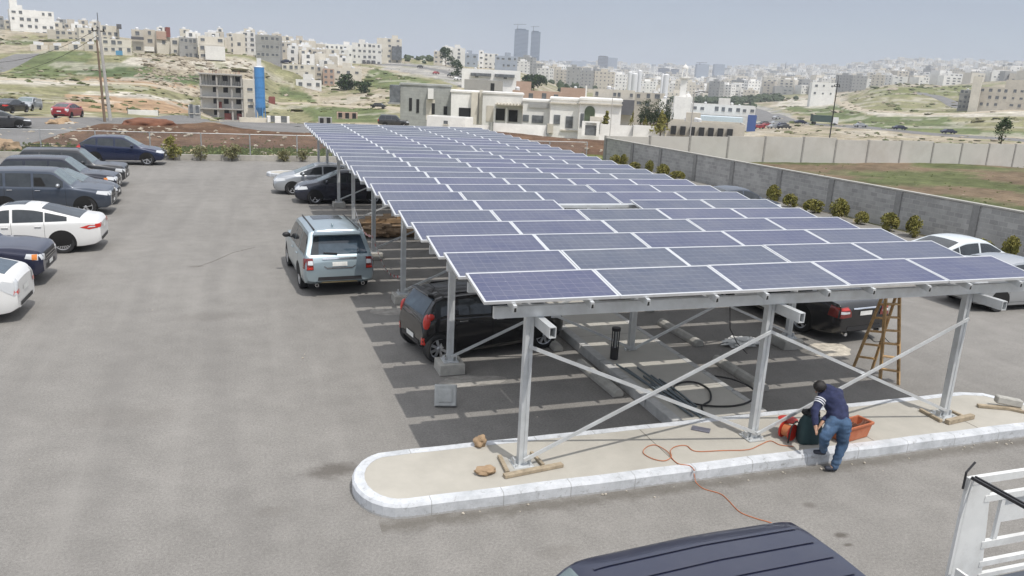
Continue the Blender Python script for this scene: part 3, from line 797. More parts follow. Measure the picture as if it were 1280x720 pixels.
    part('door_gaps', M_gap, gaps)
    hm = S.get('hm', body)
    for s in S['doors'][1:]:
        for sg in (1, -1):
            z = beltf(s)-.11; h = bvh.ray_cast(Vector((X(s-.17), sg*3, z)), Vector((0, -sg, 0)))
            if h[0] is not None:
                b = MB(); y = h[0].y; b.box((X(s-.17), y+sg*.022, z), (.19, .022, .028)); b.bx(X(s-.25), X(s-.23), y, y+sg*.02, z-.012, z+.012); b.bx(X(s-.11), X(s-.09), y, y+sg*.02, z-.012, z+.012)
                b.build('door_handle', hm, t, bevel=.006)
    # mirrors
    for sg in (1, -1):
        s = cowl+.42; zl = beltf(s)+.08; yw = hw*.96
        b = MB(); b.blob((X(s), sg*(yw+.12), zl+.03), .12, 2, 0, 0, (.62, 1., .68)); b.bar((X(s), sg*(yw-.06), zl-.05), (X(s), sg*(yw+.06), zl-.01), .06, .04)
        b.build('mirror', S.get('mm', body), t, smooth=.8)
    # wheels
    rim = rim or M_rim; ns = S.get('spokes', 5)
    for x in wx:
        for sg in (1, -1):
            y1_ = sg*(hw-.015); wd = .215
            b = MB(); pf = [(wr*.66, -wd), (wr*.95, -wd), (wr, -wd+.03), (wr, -.035), (wr*.965, -.008), (wr*.86, 0), (wr*.70, -.012), (wr*.66, -.03)]
            b.lathe([(r, sg*h) for r, h in pf], 32, 'y')
            wh = b.build('wheel', M_tyre, t, smooth=.6); wh.location = (x, y1_, wr)
            b = MB(); ri = wr*.675
            b.lathe([(ri, sg*-.012), (ri*.93, sg*-.018), (ri*.9, sg*-.06), (ri*.88, sg*-.16)], 32, 'y', mi=0)
            b.lathe([(ri*.88, sg*-.07), (.05, sg*-.08), (.001, sg*-.08)], 24, 'y', mi=1)
            b.lathe([(.001, sg*-.005), (.035, sg*-.007), (.055, sg*-.02), (.06, sg*-.06)], 16, 'y', mi=0)
            for k in range(ns):
                a = 2*math.pi*k/ns+.3; w_sp = S.get('sw', .055)
                b.bar((math.cos(a)*.04, sg*-.028, math.sin(a)*.04), (math.cos(a)*ri*.95, sg*-.02, math.sin(a)*ri*.95), .02 if ns > 8 else .03, w_sp, up=(0, 1, 0), mi=0) if False else None
                d = Vector((math.cos(a), 0, math.sin(a))); sd = Vector((-math.sin(a), 0, math.cos(a)))
                V = []
                for r_, ww, dd in ((.04, w_sp*.5, -.022), (ri*.96, w_sp*(.62 if ns < 9 else .5), -.018)):
                    for yy in (dd, dd-.03):
                        for q in (-1, 1): V.append(d*r_+sd*(ww*q)+Vector((0, sg*yy, 0)))
                b.add(V, [(0, 1, 3, 2), (4, 6, 7, 5), (0, 4, 5, 1), (2, 3, 7, 6), (0, 2, 6, 4), (1, 5, 7, 3)], 0)
            rm = b.build('rim', [rim, M_well], wh, smooth=.5)
    if extras: extras(t, part, patch, X, bvh, topf, beltf)
    return t, rp_

def plate_text(t, L, z, txt, size=.085, x=None, rz=None, mat_=None, w=None, xs=1.):
    cu = bpy.data.curves.new('lettering', 'FONT'); cu.body = txt; cu.size = size; cu.align_x = 'CENTER'; cu.align_y = 'CENTER'; cu.extrude = .001
    o = bpy.data.objects.new('lettering', cu); C.objects.link(o)
    dg = bpy.context.evaluated_depsgraph_get(); me = bpy.data.meshes.new_from_object(o.evaluated_get(dg)); bpy.data.objects.remove(o)
    me.materials.append(mat_ or M_ink)
    o = bpy.data.objects.new('lettering', me); C.objects.link(o); o.parent = t
    o.location = (x, 0, z); o.rotation_euler = (R(90), 0, R(-90)); o.scale = (xs, 1, 1)
    return o

SUV = dict(L=4.75, W=1.92, H=1.80, nz=.98, hz=1.10, cowl=1.35, wst=1.95, rt=4.35, rgb=4.68, dz=1.14, tz=1.10, wr=.37, fo=.86, wb=2.78, b0=1.06, b1=1.12, gc=.28, kf=.84, kr=.92, tum=.24,
           wins=[(1.62, 2.62), (2.70, 3.55), (3.64, 4.45)], doors=[1.55, 2.66, 3.6], hl=(.72, .90, .42, .42), gr=(.62, .92, .38), pz=(.78, 0), steep=True, rgz=(1.16, 1.60), sm=.05,
           tl=[('side', [(4.62, .82), (4.74, .82), (4.74, 1.12), (4.6, 1.12)], 0), ('rear', [(.68, .80), (.87, .80), (.86, 1.12), (.68, 1.12)], 0)])
SEDAN = dict(L=4.85, W=1.85, H=1.47, nz=.72, hz=.97, cowl=1.20, wst=2.02, rt=3.20, rgb=4.12, dz=1.10, tz=1.03, wr=.345, fo=.93, wb=2.85, b0=.93, b1=1.02, gc=.17, kf=.72, kr=.80, tum=.36, wu=.82,
           wins=[(1.48, 2.38), (2.46, 3.30), (3.34, 3.95)], doors=[1.45, 2.42, 3.32], hl=(.58, .72, .62, .36), gr=(.42, .66, .42), pz=(.72, 0), sm=.10,
           tl=[('side', [(4.38, .86), (4.80, .76), (4.80, .90), (4.66, .95)], 0), ('rear', [(.46, .80), (.80, .78), (.76, .93), (.46, .92)], 0)])
LIFT = dict(L=4.46, W=1.75, H=1.49, nz=.76, hz=1.0, cowl=.98, wst=2.0, rt=3.15, rgb=4.28, dz=1.12, tz=1.08, wr=.315, fo=.86, wb=2.70, b0=.93, b1=1.05, gc=.16, kf=.70, kr=.86, tum=.34, wu=.80,
           wins=[(1.25, 2.30), (2.37, 3.20), (3.26, 3.75)], doors=[1.32, 2.34, 3.25], hl=(.62, .80, .55, .38), gr=(.50, .56, .40), pz=(.66, 0), sm=.11,
           tl=[('side', [(4.10, .86), (4.40, .66), (4.42, .95), (4.2, 1.02)], 1), ('rear', [(.60, .68), (.78, .66), (.74, .98), (.58, 1.02)], 1), ('rear', [(.60, .70), (.78, .68), (.77, .78), (.60, .80)], 0)])
def D(b, **k): d = dict(b); d.update(k); return d

P_silver = paint('silver_blue_paint', (.33, .41, .45), .5, .3, .10); P_black = paint('black_paint', (.007, .007, .009), .0, .2, .012); P_navy = paint('navy_paint', (.008, .011, .026), .2, .25, .05)
P_blue = paint('deep_blue_paint', (.005, .013, .05), .2, .25, .03); P_slate = paint('slate_blue_paint', (.05, .066, .095), .5, .33, .10); P_dgrey = paint('dark_grey_paint', (.035, .038, .044), .4, .3, .12)
P_white = paint('white_paint', (.74, .74, .73), 0, .3, .05); P_red = paint('red_paint', (.30, .02, .03), .2, .3, .1); P_lsilver = paint('silver_paint', (.45, .47, .49), .6, .3, .08); P_navyroof = paint('dark_navy_paint', (.010, .014, .042), .2, .28, .06)
P_pearl = paint('pearl_white_paint', (.62, .66, .68), .1, .3, .05)

def roof_rails(t, s0, s1, y, z, m):
    for sg in (1, -1):
        b = MB(); b.tube([(s0, sg*y, z), (s0-.1, sg*y, z+.06), (s1+.1, sg*y, z+.06), (s1, sg*y, z)], .018, 6); b.build('roof_rail', m, t, smooth=.6)
def place(front_or_rear, x, y, rz, L, isrear=False):
    """centre from the bumper point"""
    d = Vector((math.cos(rz), math.sin(rz))); k = L/2 if isrear else -L/2
    return (x+d.x*k, y+d.y*k)
LG = 'cars parked along the left side of the lot'
ex = {}
# silver-blue SUV seen from behind
def ex_rr(t, part, patch, X, bvh, topf, beltf):
    part('spoiler', P_silver, lambda b: b.box((X(4.52), 0, 1.735), (.30, 1.30, .05), taper=.92), .6)
    part('side_glass_rear', M_glass, lambda b: patch(b, [(.55, 1.17), (.74, 1.17), (.64, 1.60), (.50, 1.62)], 'rear', 1, .009)) and 0
    part('tailgate_bar', M_chrome, lambda b: patch(b, [(-.46, 1.045), (.46, 1.045), (.46, 1.085), (-.46, 1.085)], 'rear', 1, .03))
    part('tailgate_recess', M_chrome, lambda b: patch(b, [(-.34, .80), (.34, .80), (.42, .86), (.42, .89), (.34, .84), (-.34, .84), (-.42, .89), (-.42, .86)], 'rear', 1, .012))
    for sg in (1, -1):
        b = MB(); b.tube([(X(4.55), sg*.62, .36), (X(4.80), sg*.62, .36)], .05, 16); b.tube([(X(4.80), sg*.62, .36), (X(4.801), sg*.62, .36)], .04, 16, mi=1); b.build('exhaust', [M_chrome, M_well], t, smooth=.6)
    part('tow_cover', M_tan, lambda b: patch(b, [(-.5, .40), (.5, .40), (.46, .46), (-.46, .46)], 'rear', 1, .014))
    b = MB(); b.bar((X(4.72), .05, 1.20), (X(4.70), .42, 1.23), .02, .03); b.build('wiper', M_trim, t)
    b = MB(); b.blob((X(3.9), .05, 1.84), .06, 2, 0, 0, (1.4, .5, 1)); b.build('antenna_fin', P_silver, t, smooth=.8)
    for sg in (1, -1):
        b = MB(); b.bar((X(2.0), sg*.60, 1.80), (X(4.3), sg*.60, 1.79), .035, .02); b.build('roof_rail', M_trim, t)
    part('sunroof', M_glass, lambda b: patch(b, [(2.2, -.42), (2.9, -.42), (2.9, .42), (2.2, .42)], 'top', 1, .004))
    plate_text(t, 4.75, .925, '41 20361', .085, -2.395, xs=.8)
    plate_text(t, 4.75, .715, 'RANGE ROVER', .062, -2.39, mat_=M_ink, xs=1.25)
R5 = R(94)
fw = Vector((math.cos(R5), math.sin(R5))); rt_ = Vector((fw.y, -fw.x))
rl = Vector((-2.50, 11.15))
c = rl+fw*(2.61/2-.13)+rt_*.92
S1 = D(SUV, L=4.79, W=1.93, H=1.79, wb=2.75, fo=.87, tl=[('side', [(4.60, .80), (4.72, .80), (4.72, 1.08), (4.56, 1.08)], 2), ('rear', [(.70, .78), (.88, .78), (.86, 1.09), (.71, 1.09)], 2), ('rear', [(.72, .80), (.86, .80), (.86, .86), (.72, .86)], 0), ('rear', [(.71, .92), (.84, .92), (.83, 1.02), (.72, 1.02)], 1)], pz=(.87, 0), rglass=M_glassb, mm=M_trim, rgz=(1.17, 1.62), spokes=10)
sh = fw*((S1['L']-S1['fo']-S1['wb'])-(S1['fo']))*-.5
make_car('suv', 'silver-blue boxy SUV seen from behind, standing in the aisle left of the canopy', 'car', None, (c.x-sh.x*-1 if False else c.x, c.y, 0), R5, S1, P_silver, extras=ex_rr)
# black small hatchback
def ex_kia(t, part, patch, X, bvh, topf, beltf):
    L = 3.6
    b = MB(); b.box((X(3.32), 0, 1.435), (.16, 1.0, .035), taper=.9); b.build('spoiler', P_black, t, bevel=.01)
    for sg in (1, -1): roof_rails(t, X(1.7), X(3.0), .50, 1.395, P_black) if sg == 1 else None
    for sg in (1, -1): part('red_reflector', M_red, lambda b: patch(b, [(sg*.60, .42), (sg*.70, .42), (sg*.70, .58), (sg*.62, .58)], 'rear', 1, .01))
    for sg in (1, -1):
        b = MB(); b.blob((X(3.475), sg*.665, .90), .15, 3, 0, 0, (.62, .5, 1.25)); b.blob((X(3.40), sg*.69, 1.02), .09, 2, 0, 0, (1.0, .5, .9)); b.build('taillight', M_red, t, smooth=1)
    b = MB(); b.tube([(X(3.0), 0, 1.45), (X(3.2), 0, 1.61)], .006, 6); b.build('antenna', M_trim, t)
KIA = D(SUV, L=3.58, W=1.60, H=1.46, nz=.82, hz=.97, cowl=.82, wst=1.42, rt=3.25, rgb=3.52, dz=1.02, tz=.98, wr=.325, fo=.60, wb=2.62, b0=.93, b1=1.02, gc=.17, kf=.74, kr=.86, tum=.22, wins=[(1.05, 1.92), (2.0, 2.78), (2.86, 3.3)], doors=[1.02, 1.96, 2.84],
        hl=(.64, .82, .45, .42), gr=(.50, .60, .35), pz=(.44, 0), rgz=(1.04, 1.36), glass=M_glass, rglass=M_glassb, spokes=8, sw=.05, hm=M_chrome,
        tl=[])
a10 = R(10.5); d10 = Vector((math.cos(a10), math.sin(a10))); n10 = Vector((-d10.y, d10.x))
c = Vector((-.18, 4.80))+d10*(2.49/2)+n10*.76+d10*.20
make_car('hatchback', 'black small five-door hatchback with red tail lamps parked under the canopy', 'car', None, (c.x, c.y), a10, KIA, P_black, extras=ex_kia)
# black saloon under the canopy on the right
def ex_benz(t, part, patch, X, bvh, topf, beltf):
    part('boot_chrome', M_chrome, lambda b: patch(b, [(-.42, .90), (.42, .90), (.42, .93), (-.42, .93)], 'rear', 1, .012))
    for sg in (1, -1):
        b = MB(); b.tube([(X(5.05), sg*.58, .28), (X(5.21), sg*.58, .28)], .045, 14, mi=0); b.build('exhaust', [M_chrome, M_well], t)
    part('window_chrome', M_chrome, lambda b: [patch(b, [(1.7, beltf(1.7)+.005), (4.0, beltf(4.0)+.005), (4.0, beltf(4.0)+.02), (1.7, beltf(1.7)+.02)], 'side', sg, .009) for sg in (1, -1)])
    plate_text(t, 5.2, .795, '17-3611', .09, -2.61, xs=.85)
BENZ = D(SEDAN, L=5.2, W=1.88, H=1.47, wst=2.15, rt=3.5, rgb=4.45, dz=1.08, tz=1.02, wr=.36, fo=.9, wb=3.1, cowl=1.35, wins=[(1.6, 2.55), (2.63, 3.6), (3.66, 4.2)], doors=[1.5, 2.6, 3.62], hm=M_chrome, pz=(.74, 0), spokes=5, sw=.06, kr=.86,
   tl=[('side', [(4.85, .72), (5.12, .70), (5.12, .95), (4.9, .98)], 2), ('rear', [(.48, .72), (.82, .70), (.79, .95), (.58, .97), (.50, .84)], 2), ('rear', [(.55, .81), (.80, .80), (.79, .86), (.56, .86)], 1), ('rear', [(.56, .89), (.78, .88), (.77, .94), (.60, .94)], 0)])
make_car('saloon_car', 'black saloon seen from behind, parked beside the right row of canopy posts', 'car', None, (9.75, 6.7), R(96), BENZ, P_black, extras=ex_benz)
# pair of liftbacks under the canopy, noses out
BC = 'cars nosing out from under the canopy'
make_car('hatchback', 'black-navy liftback nosing out under the canopy, nearer of the pair', 'car', BC, (.36, 25.95), R(180), D(LIFT, spokes=5, sw=.05), P_navy)
make_car('hatchback', 'silver-grey liftback nosing out under the canopy, beyond the black-navy one', 'car', BC, (-.45, 28.75), R(180), LIFT, P_lsilver)
# left row
def ex_rails(z, y, a, b_):
    def f(t, part, patch, X, bvh, topf, beltf): roof_rails(t, X(a), X(b_), y, z, M_trim)
    return f
FORT = D(SUV, L=4.7, W=1.84, H=1.79, nz=1.0, hz=1.14, b0=1.10, b1=1.16, wr=.38, wb=2.75, fo=.9, hm=M_chrome, mm=P_lsilver, hl=(.80, .98, .5, .40), glass=M_glass, gc=.3)
def ex_fort(t, part, patch, X, bvh, topf, beltf):
    b = MB(); b.box((X(1.0), 0, 1.10), (.5, .6, .07), taper=.8); b.build('hood_scoop', P_slate, t, bevel=.02)
    part('side_step', M_trim, lambda b: [b.box((X(2.35), sg*.90, .38), (1.7, .16, .05)) for sg in (1, -1)])
    part('open_window', M_well, lambda b: patch(b, [(2.2, 1.17), (2.60, 1.18), (2.60, 1.5), (2.35, 1.5)], 'side', -1, .009))
fx = -8.45
def P0(x, y, L, W, face): # near south corner known
    return (x-L/2 if face > 0 else x-L/2, y)
make_car('suv', 'slate-blue SUV with a lowered front window and chrome door handles, behind the white saloon', 'car', LG, (fx-.05-FORT['L']/2, 23.4), R(0), FORT, P_slate, extras=ex_fort)
make_car('saloon_car', 'black saloon whose nose just shows past the slate-blue SUV', 'car', LG, (-8.65-4.85/2, 25.85), R(0), D(SEDAN, b0=.95), P_black)
SUB = D(SUV, L=4.78, W=1.93, H=1.72, nz=.92, hz=1.06, b0=1.03, b1=1.10, wst=2.05, cowl=1.4, sm=.09)
def ex_amber(t, part, patch, X, bvh, topf, beltf):
    for sg in (1, -1): part('turn_lamp', M_amber, lambda b: patch(b, [(.34, .76), (.5, .79), (.5, .86), (.36, .86)], 'side', sg, .010))
make_car('suv', 'black SUV with an amber side lamp, second from the far end of left row', 'car', LG, (-8.95-4.78/2, 28.2), R(0), SUB, P_navy, extras=ex_amber)
make_car('suv', 'dark grey SUV with black roof rails, farthest of the left row', 'car', LG, (-9.0-4.76/2, 31.1), R(0), D(SUV, L=4.76, H=1.79, W=1.88, nz=1.02, b0=1.1, b1=1.14, gr=(.66, .96, .42)), P_dgrey, extras=ex_rails(1.82, .62, 1.9, 4.3))
make_car('crossover', 'deep blue crossover parked alone in front of the wire fence', 'car', None, (-8.1-4.77/2, 40.1), R(-2), D(SUV, L=4.77, W=1.88, H=1.68, nz=.86, hz=1.08, cowl=1.3, wst=2.15, rt=3.9, rgb=4.6, dz=1.2, tz=1.08, b0=1.02, b1=1.18, sm=.12, wr=.37, fo=.93, wb=2.83, tum=.28, spokes=6, sw=.05, rgz=(1.2, 1.5),
   tl=[('side', [(4.42, .88), (4.72, .86), (4.72, 1.1), (4.5, 1.2)], 0), ('rear', [(.60, .86), (.84, .86), (.82, 1.12), (.62, 1.12)], 0)]), P_blue)
def ex_fus(t, part, patch, X, bvh, topf, beltf):
    part('sunroof', M_glass, lambda b: patch(b, [(2.15, -.38), (2.75, -.40), (2.75, .40), (2.15, .38)], 'top', 1, .004))
    part('diffuser', M_trim, lambda b: patch(b, [(-.5, .36), (.5, .36), (.62, .46), (-.62, .46)], 'rear', 1, .011))
    b = MB(); b.blob((X(3.05), 0, 1.475), .045, 2, 0, 0, (1.7, .5, .8)); b.build('antenna_fin', P_white, t, smooth=.8)
FUS = D(SEDAN, rt=3.15, rgb=4.35, dz=1.08, wst=2.1, spokes=18, sw=.030, wr=.35, sm=.13, tl=[('side', [(4.30, .83), (4.55, .90), (4.80, .88), (4.80, .80), (4.55, .76)], 0), ('rear', [(.42, .82), (.82, .80), (.78, .92), (.46, .92)], 0), ('side', [(4.50, .82), (4.58, .87), (4.72, .86), (4.72, .83)], 1)])
make_car('saloon_car', 'white saloon with red tail lamps and multi-spoke wheels, tail towards the aisle', 'car', LG, (-7.87-4.85/2, 16.95), R(180), FUS, P_white, rim=M_rimd, extras=ex_fus)
def ex_lr(t, part, patch, X, bvh, topf, beltf):
    for sg in (1, -1): part('turn_lamp', M_amber, lambda b: patch(b, [(.12, .76), (.24, .76), (.24, .90), (.12, .90)], 'side', sg, .012))
    part('side_vent', M_trim, lambda b: [patch(b, [(1.35, .80), (1.5, .80), (1.5, .98), (1.35, .98)], 'side', sg, .006) for sg in (1, -1)])
make_car('suv', 'dark navy SUV between the two white cars, nose towards the aisle', 'car', LG, (-8.55-4.8/2, 12.95), R(0), D(SUV, L=4.8, nz=.98, hz=1.10, b0=1.07, H=1.79, gr=(.66, .90, .55), hl=(.72, .90, .40, .60)), P_navyroof, extras=ex_lr)
make_car('hatchback', 'white liftback with clear tail lamps, nearest of the left row', 'car', LG, (-8.40-4.46/2, 9.75), R(180), D(LIFT, rglass=M_glassb), P_white)
# cars by the block wall
WG = 'cars parked by the grey block wall'
make_car('saloon_car', 'pearl-white saloon by the grey block wall, partly behind the front panel row', 'car', WG, (18.6, 9.45), R(0), D(SEDAN, L=4.6, wst=1.95, rt=3.1, rgb=4.0), P_pearl)
make_car('hatchback', 'silver-white liftback nearest the canopy corner, cut off by the right edge', 'car', WG, (17.4, 6.6), R(0), LIFT, P_lsilver)
make_car('saloon_car', 'dark grey-blue saloon by the block wall near its middle, bonnet towards the wall', 'car', WG, (17.6, 21.1), R(0), SEDAN, P_slate)
# vehicle below the camera: only its roof shows
def ex_van(t, part, patch, X, bvh, topf, beltf):
    for k in range(-2, 3): part('roof_rib', P_navyroof, lambda b: patch(b, [(2.05, k*.26-.02), (4.3, k*.26-.02), (4.3, k*.26+.02), (2.05, k*.26+.02)], 'top', 1, .010))
    0 and part('roof_seam', M_trim, lambda b: [patch(b, [(2.0, s*.60), (4.4, s*.62), (4.4, s*.632), (2.0, s*.612)], 'top', 1, .006) for s in (1,)])
make_car('suv', 'dark navy vehicle at the lower edge, only its ribbed roof in view', 'car', None, (-.72, -5.02), R(183), D(SUV, L=4.6, W=1.85, H=1.76, rt=4.45, rgb=4.55, dz=1.16, tum=.16, sm=.03), P_navyroof, extras=ex_van)
# ------------------------------------------------------------------ helpers for props
def at_y(u, w, Y):
    d = ray(u, w); return CAM+d*((Y-CAM.y)/d.y)
def skin(name, joints, edges, mats, parent, sub=2, smooth=1.2):
    """joints: {key: (Vector, radius)}; grows one continuous surface"""
    keys = list(joints); idx = {k: i for i, k in enumerate(keys)}
    me = bpy.data.meshes.new('sk'); me.from_pydata([tuple(joints[k][0]) for k in keys], [(idx[a], idx[b_]) for a, b_ in edges], [])
    o = bpy.data.objects.new('sk', me); C.objects.link(o)
    o.modifiers.new('s', 'SKIN'); m2 = o.modifiers.new('u', 'SUBSURF'); m2.levels = sub; m2.render_levels = sub
    sl_ = me.skin_vertices[0].data
    for k in keys:
        r = joints[k][1]; sl_[idx[k]].radius = (r, r) if isinstance(r, (int, float)) else r
    sl_[0].use_root = True
    dg = bpy.context.evaluated_depsgraph_get(); nm = bpy.data.meshes.new_from_object(o.evaluated_get(dg)); bpy.data.objects.remove(o)
    nm.name = name; nm.materials.clear()
    for m in mats: nm.materials.append(m)
    for p in nm.polygons: p.use_smooth = True; p.material_index = 0
    o = bpy.data.objects.new(name, nm); C.objects.link(o)
    if parent is not None: o.parent = parent
    return o

# ------------------------------------------------------------------ person bending over the tool bag
M_skin = mat('skin', (.36, .21, .14), .55); M_hair = mat('black_hair', (.012, .010, .010), .6, bump=.6, bscale=80)
M_hood = mat('navy_cotton', (.022, .028, .075), .9, 0, .2, 14, .5, 60); M_jean = mat('blue_denim', (.05, .095, .17), .9, 0, .35, 5, .4, 90, dirt=(.25, .33, .44), dirtamt=.75)
M_shoe = mat('dark_shoe', (.03, .035, .05), .7); M_stripe = mat('white_stripe', (.6, .62, .66), .85)
pv = Vector((4.86, -.80, 0))
THIN = {'pelvis': (.11, .085), 'waist': (.10, .08), 'chest': (.11, .09), 'hipL': .07, 'hipR': .07, 'shL': .04, 'shR': .04, 'neck0': .05, 'elL': .04, 'elR': .04}
J = {}
def jt(k, u, w, z, r): J[k] = (at(u, w, z)-pv, r)
jt('pelvis', 1048, 525, .80, (.155, .12)); jt('waist', 1047, 512, .93, (.15, .115)); jt('chest', 1041, 499, 1.06, (.165, .13)); jt('neck0', 1033, 490, 1.15, .075); jt('neck1', 1029, 486.5, 1.19, .062)
jt('head', 1025.5, 484.5, 1.215, (.082, .088)); jt('crown', 1021.5, 484.5, 1.22, (.07, .075))
jt('shL', 1029, 495, 1.09, .070); jt('elL', 1018.5, 513, .92, .052); jt('wrL', 1019, 530, .74, .032); jt('palmL', 1020, 536, .685, (.035, .02))
jt('shR', 1047, 491, 1.10, .070); jt('elR', 1044, 511, .90, .052); jt('wrR', 1030, 525, .76, .032); jt('palmR', 1025, 532, .70, (.035, .02))
jt('hipL', 1042, 529, .77, .105); jt('knL', 1031, 546, .58, .066); jt('anL', 1029, 563, .30, .044); jt('toeL', 1024, 566, .255, .036)
jt('hipR', 1055, 532, .76, .105); jt('knR', 1053, 556, .43, .066); jt('anR', 1043, 583, .09, .044); jt('toeR', 1036, 586, .045, .036)
edges = [('pelvis', 'waist'), ('waist', 'chest'), ('chest', 'neck0'), ('neck0', 'neck1'), ('neck1', 'head'), ('head', 'crown'), ('chest', 'shL'), ('shL', 'elL'), ('elL', 'wrL'), ('wrL', 'palmL'), ('chest', 'shR'), ('shR', 'elR'), ('elR', 'wrR'), ('wrR', 'palmR'),
         ('pelvis', 'hipL'), ('hipL', 'knL'), ('knL', 'anL'), ('anL', 'toeL'), ('pelvis', 'hipR'), ('hipR', 'knR'), ('knR', 'anR'), ('anR', 'toeR')]
for s_ in 'LR':
    p = J['palm'+s_][0]; d = (p-J['wr'+s_][0]).normalized(); sd = Vector((.8, .4, 0)) if s_ == 'L' else Vector((-.5, -.8, 0)); sd.normalize()
    for k, (o_, ln) in enumerate(((-.027, .062), (-.009, .072), (.009, .068), (.027, .054))):
        a = p+sd*o_+d*.03; b_ = a+d*ln*.55; c = b_+(d*.5+Vector((.25, .3, -.4))).normalized()*ln*.5
        for n_, q in (('a', a), ('b', b_), ('c', c)): J[f'f{s_}{k}{n_}'] = (q, .0095)
        edges += [('palm'+s_, f'f{s_}{k}a'), (f'f{s_}{k}a', f'f{s_}{k}b'), (f'f{s_}{k}b', f'f{s_}{k}c')]
    a = J['wr'+s_][0]*.4+p*.6+sd*.03; b_ = a+sd*.03+d*.03; J[f't{s_}a'] = (a, .011); J[f't{s_}b'] = (b_, .0105); edges += [('palm'+s_, f't{s_}a'), (f't{s_}a', f't{s_}b')]
person = skin('person', {k: (q[0], THIN.get(k, q[1])) for k, q in J.items()}, edges, [M_skin], None); person.location = pv
tag(person, 'person in navy hooded sweatshirt and jeans bending over a tool bag on the kerb', 'person')
# face details on the far side of the head, kept on the body mesh side as children
hd = J['head'][0]; face = (J['crown'][0]-J['neck1'][0]).normalized()
fdir = (Vector((-.55, .35, -.75))).normalized(); sdir = Vector((.5, .85, 0)).normalized(); udir = sdir.cross(fdir).normalized()
b = MB()
for q in (-1, 1): b.blob(hd+fdir*.078+sdir*.03*q+udir*.012, .010, 1, 0)
b.build('eye', M_hair, person, smooth=1)
b = MB(); b.blob(hd+fdir*.095-udir*.012, .018, 2, .1, 0, (.8, .8, 1.1)); b.build('nose', M_skin, person, smooth=1)
b = MB()
for q in (-1, 1): b.blob(hd+sdir*.085*q-udir*.005, .024, 2, .1, 0, (.9, .5, 1.2))
b.build('ear', M_skin, person, smooth=1)
b = MB(); b.blob(hd-fdir*.014+(J['crown'][0]-hd)*.45+Vector((0, 0, .015)), .100, 3, .06, 2, (1., 1., .93)); b.build('hair', M_hair, person, smooth=1)
def cloth(name, joints, edges, m, parent, vox=.014):
    b = MB()
    for a_, c_ in edges:
        (p, ra), (q, rb) = joints[a_], joints[c_]; n_ = 5
        for k in range(n_+1):
            f = k/n_; b.blob(p.lerp(q, f), ra+(rb-ra)*f, 2, 0)
    o = b.build(name, m, None); md = o.modifiers.new('r', 'REMESH'); md.mode = 'VOXEL'; md.voxel_size = vox
    ms = o.modifiers.new('s', 'SMOOTH'); ms.factor = .5; ms.iterations = 6
    dg = bpy.context.evaluated_depsgraph_get(); me = bpy.data.meshes.new_from_object(o.evaluated_get(dg)); o.modifiers.clear(); o.data = me
    for v in me.vertices:       # folds
        n = noise.noise(Vector((v.co.x*8, v.co.y*8, v.co.z*16)))*.014+noise.noise(Vector((v.co.x*22, v.co.y*22, v.co.z*34)))*.004; v.co += v.normal*n
    for p in me.polygons: p.use_smooth = True
    o.parent = parent; return o
g = lambda k, r_: (J[k][0], r_)
hip_c = J['pelvis'][0]
SW = {'lo': (hip_c*1.02-J['waist'][0]*.02, .165), 'mid': g('waist', .165), 'ch': (J['chest'][0], .170), 'nk': g('neck0', .085), 'sL': (J['shL'][0], .088), 'eL': g('elL', .066), 'wL': g('wrL', .048), 'sR': g('shR', .088), 'eR': g('elR', .066), 'wR': g('wrR', .048)}
cloth('sweatshirt', SW, [('lo', 'mid'), ('mid', 'ch'), ('ch', 'nk'), ('ch', 'sL'), ('sL', 'eL'), ('eL', 'wL'), ('ch', 'sR'), ('sR', 'eR'), ('eR', 'wR')], M_hood, person)
JN = {'p': (hip_c, .155), 'hL': g('hipL', .118), 'kL': g('knL', .088), 'aL': g('anL', .064), 'hR': g('hipR', .120), 'kR': g('knR', .088), 'aR': g('anR', .064)}
cloth('jeans', JN, [('p', 'hL'), ('hL', 'kL'), ('kL', 'aL'), ('p', 'hR'), ('hR', 'kR'), ('kR', 'aR')], M_jean, person)
HD = {'a': (J['neck0'][0]+Vector((.03, 0, .05)), .075), 'b': (J['chest'][0]*.35+J['neck0'][0]*.65+Vector((.03, -.02, .06)), .09), 'c': (J['neck1'][0]+Vector((-.0, .02, .02)), .066)}
cloth('hood', HD, [('a', 'b'), ('a', 'c')], M_hood, person)
for a_, t_ in (('anL', 'toeL'), ('anR', 'toeR')):
    A, T = J[a_][0], J[t_][0]; A2 = Vector((A.x, A.y, T.z+.012)); d = (T-A); d.z = 0; d.normalize()
    skin('shoe', {'h': (A2-d*.05, (.045, .045)), 'm': (A2+d*.06, (.047, .042)), 't': (A2+d*.15, (.042, .03))}, [('h', 'm'), ('m', 't')], [M_shoe], person)
sh_, el_ = J['shL'][0], J['elL'][0]
for k in range(3):
    p = sh_.lerp(el_, .30+.12*k); q = sh_.lerp(el_, .355+.12*k)
    b = MB(); b.tube([p, q], [.093-.004*k, .091-.004*k], 18, cap=False); b.build('sleeve_stripe', M_stripe, person, smooth=1)

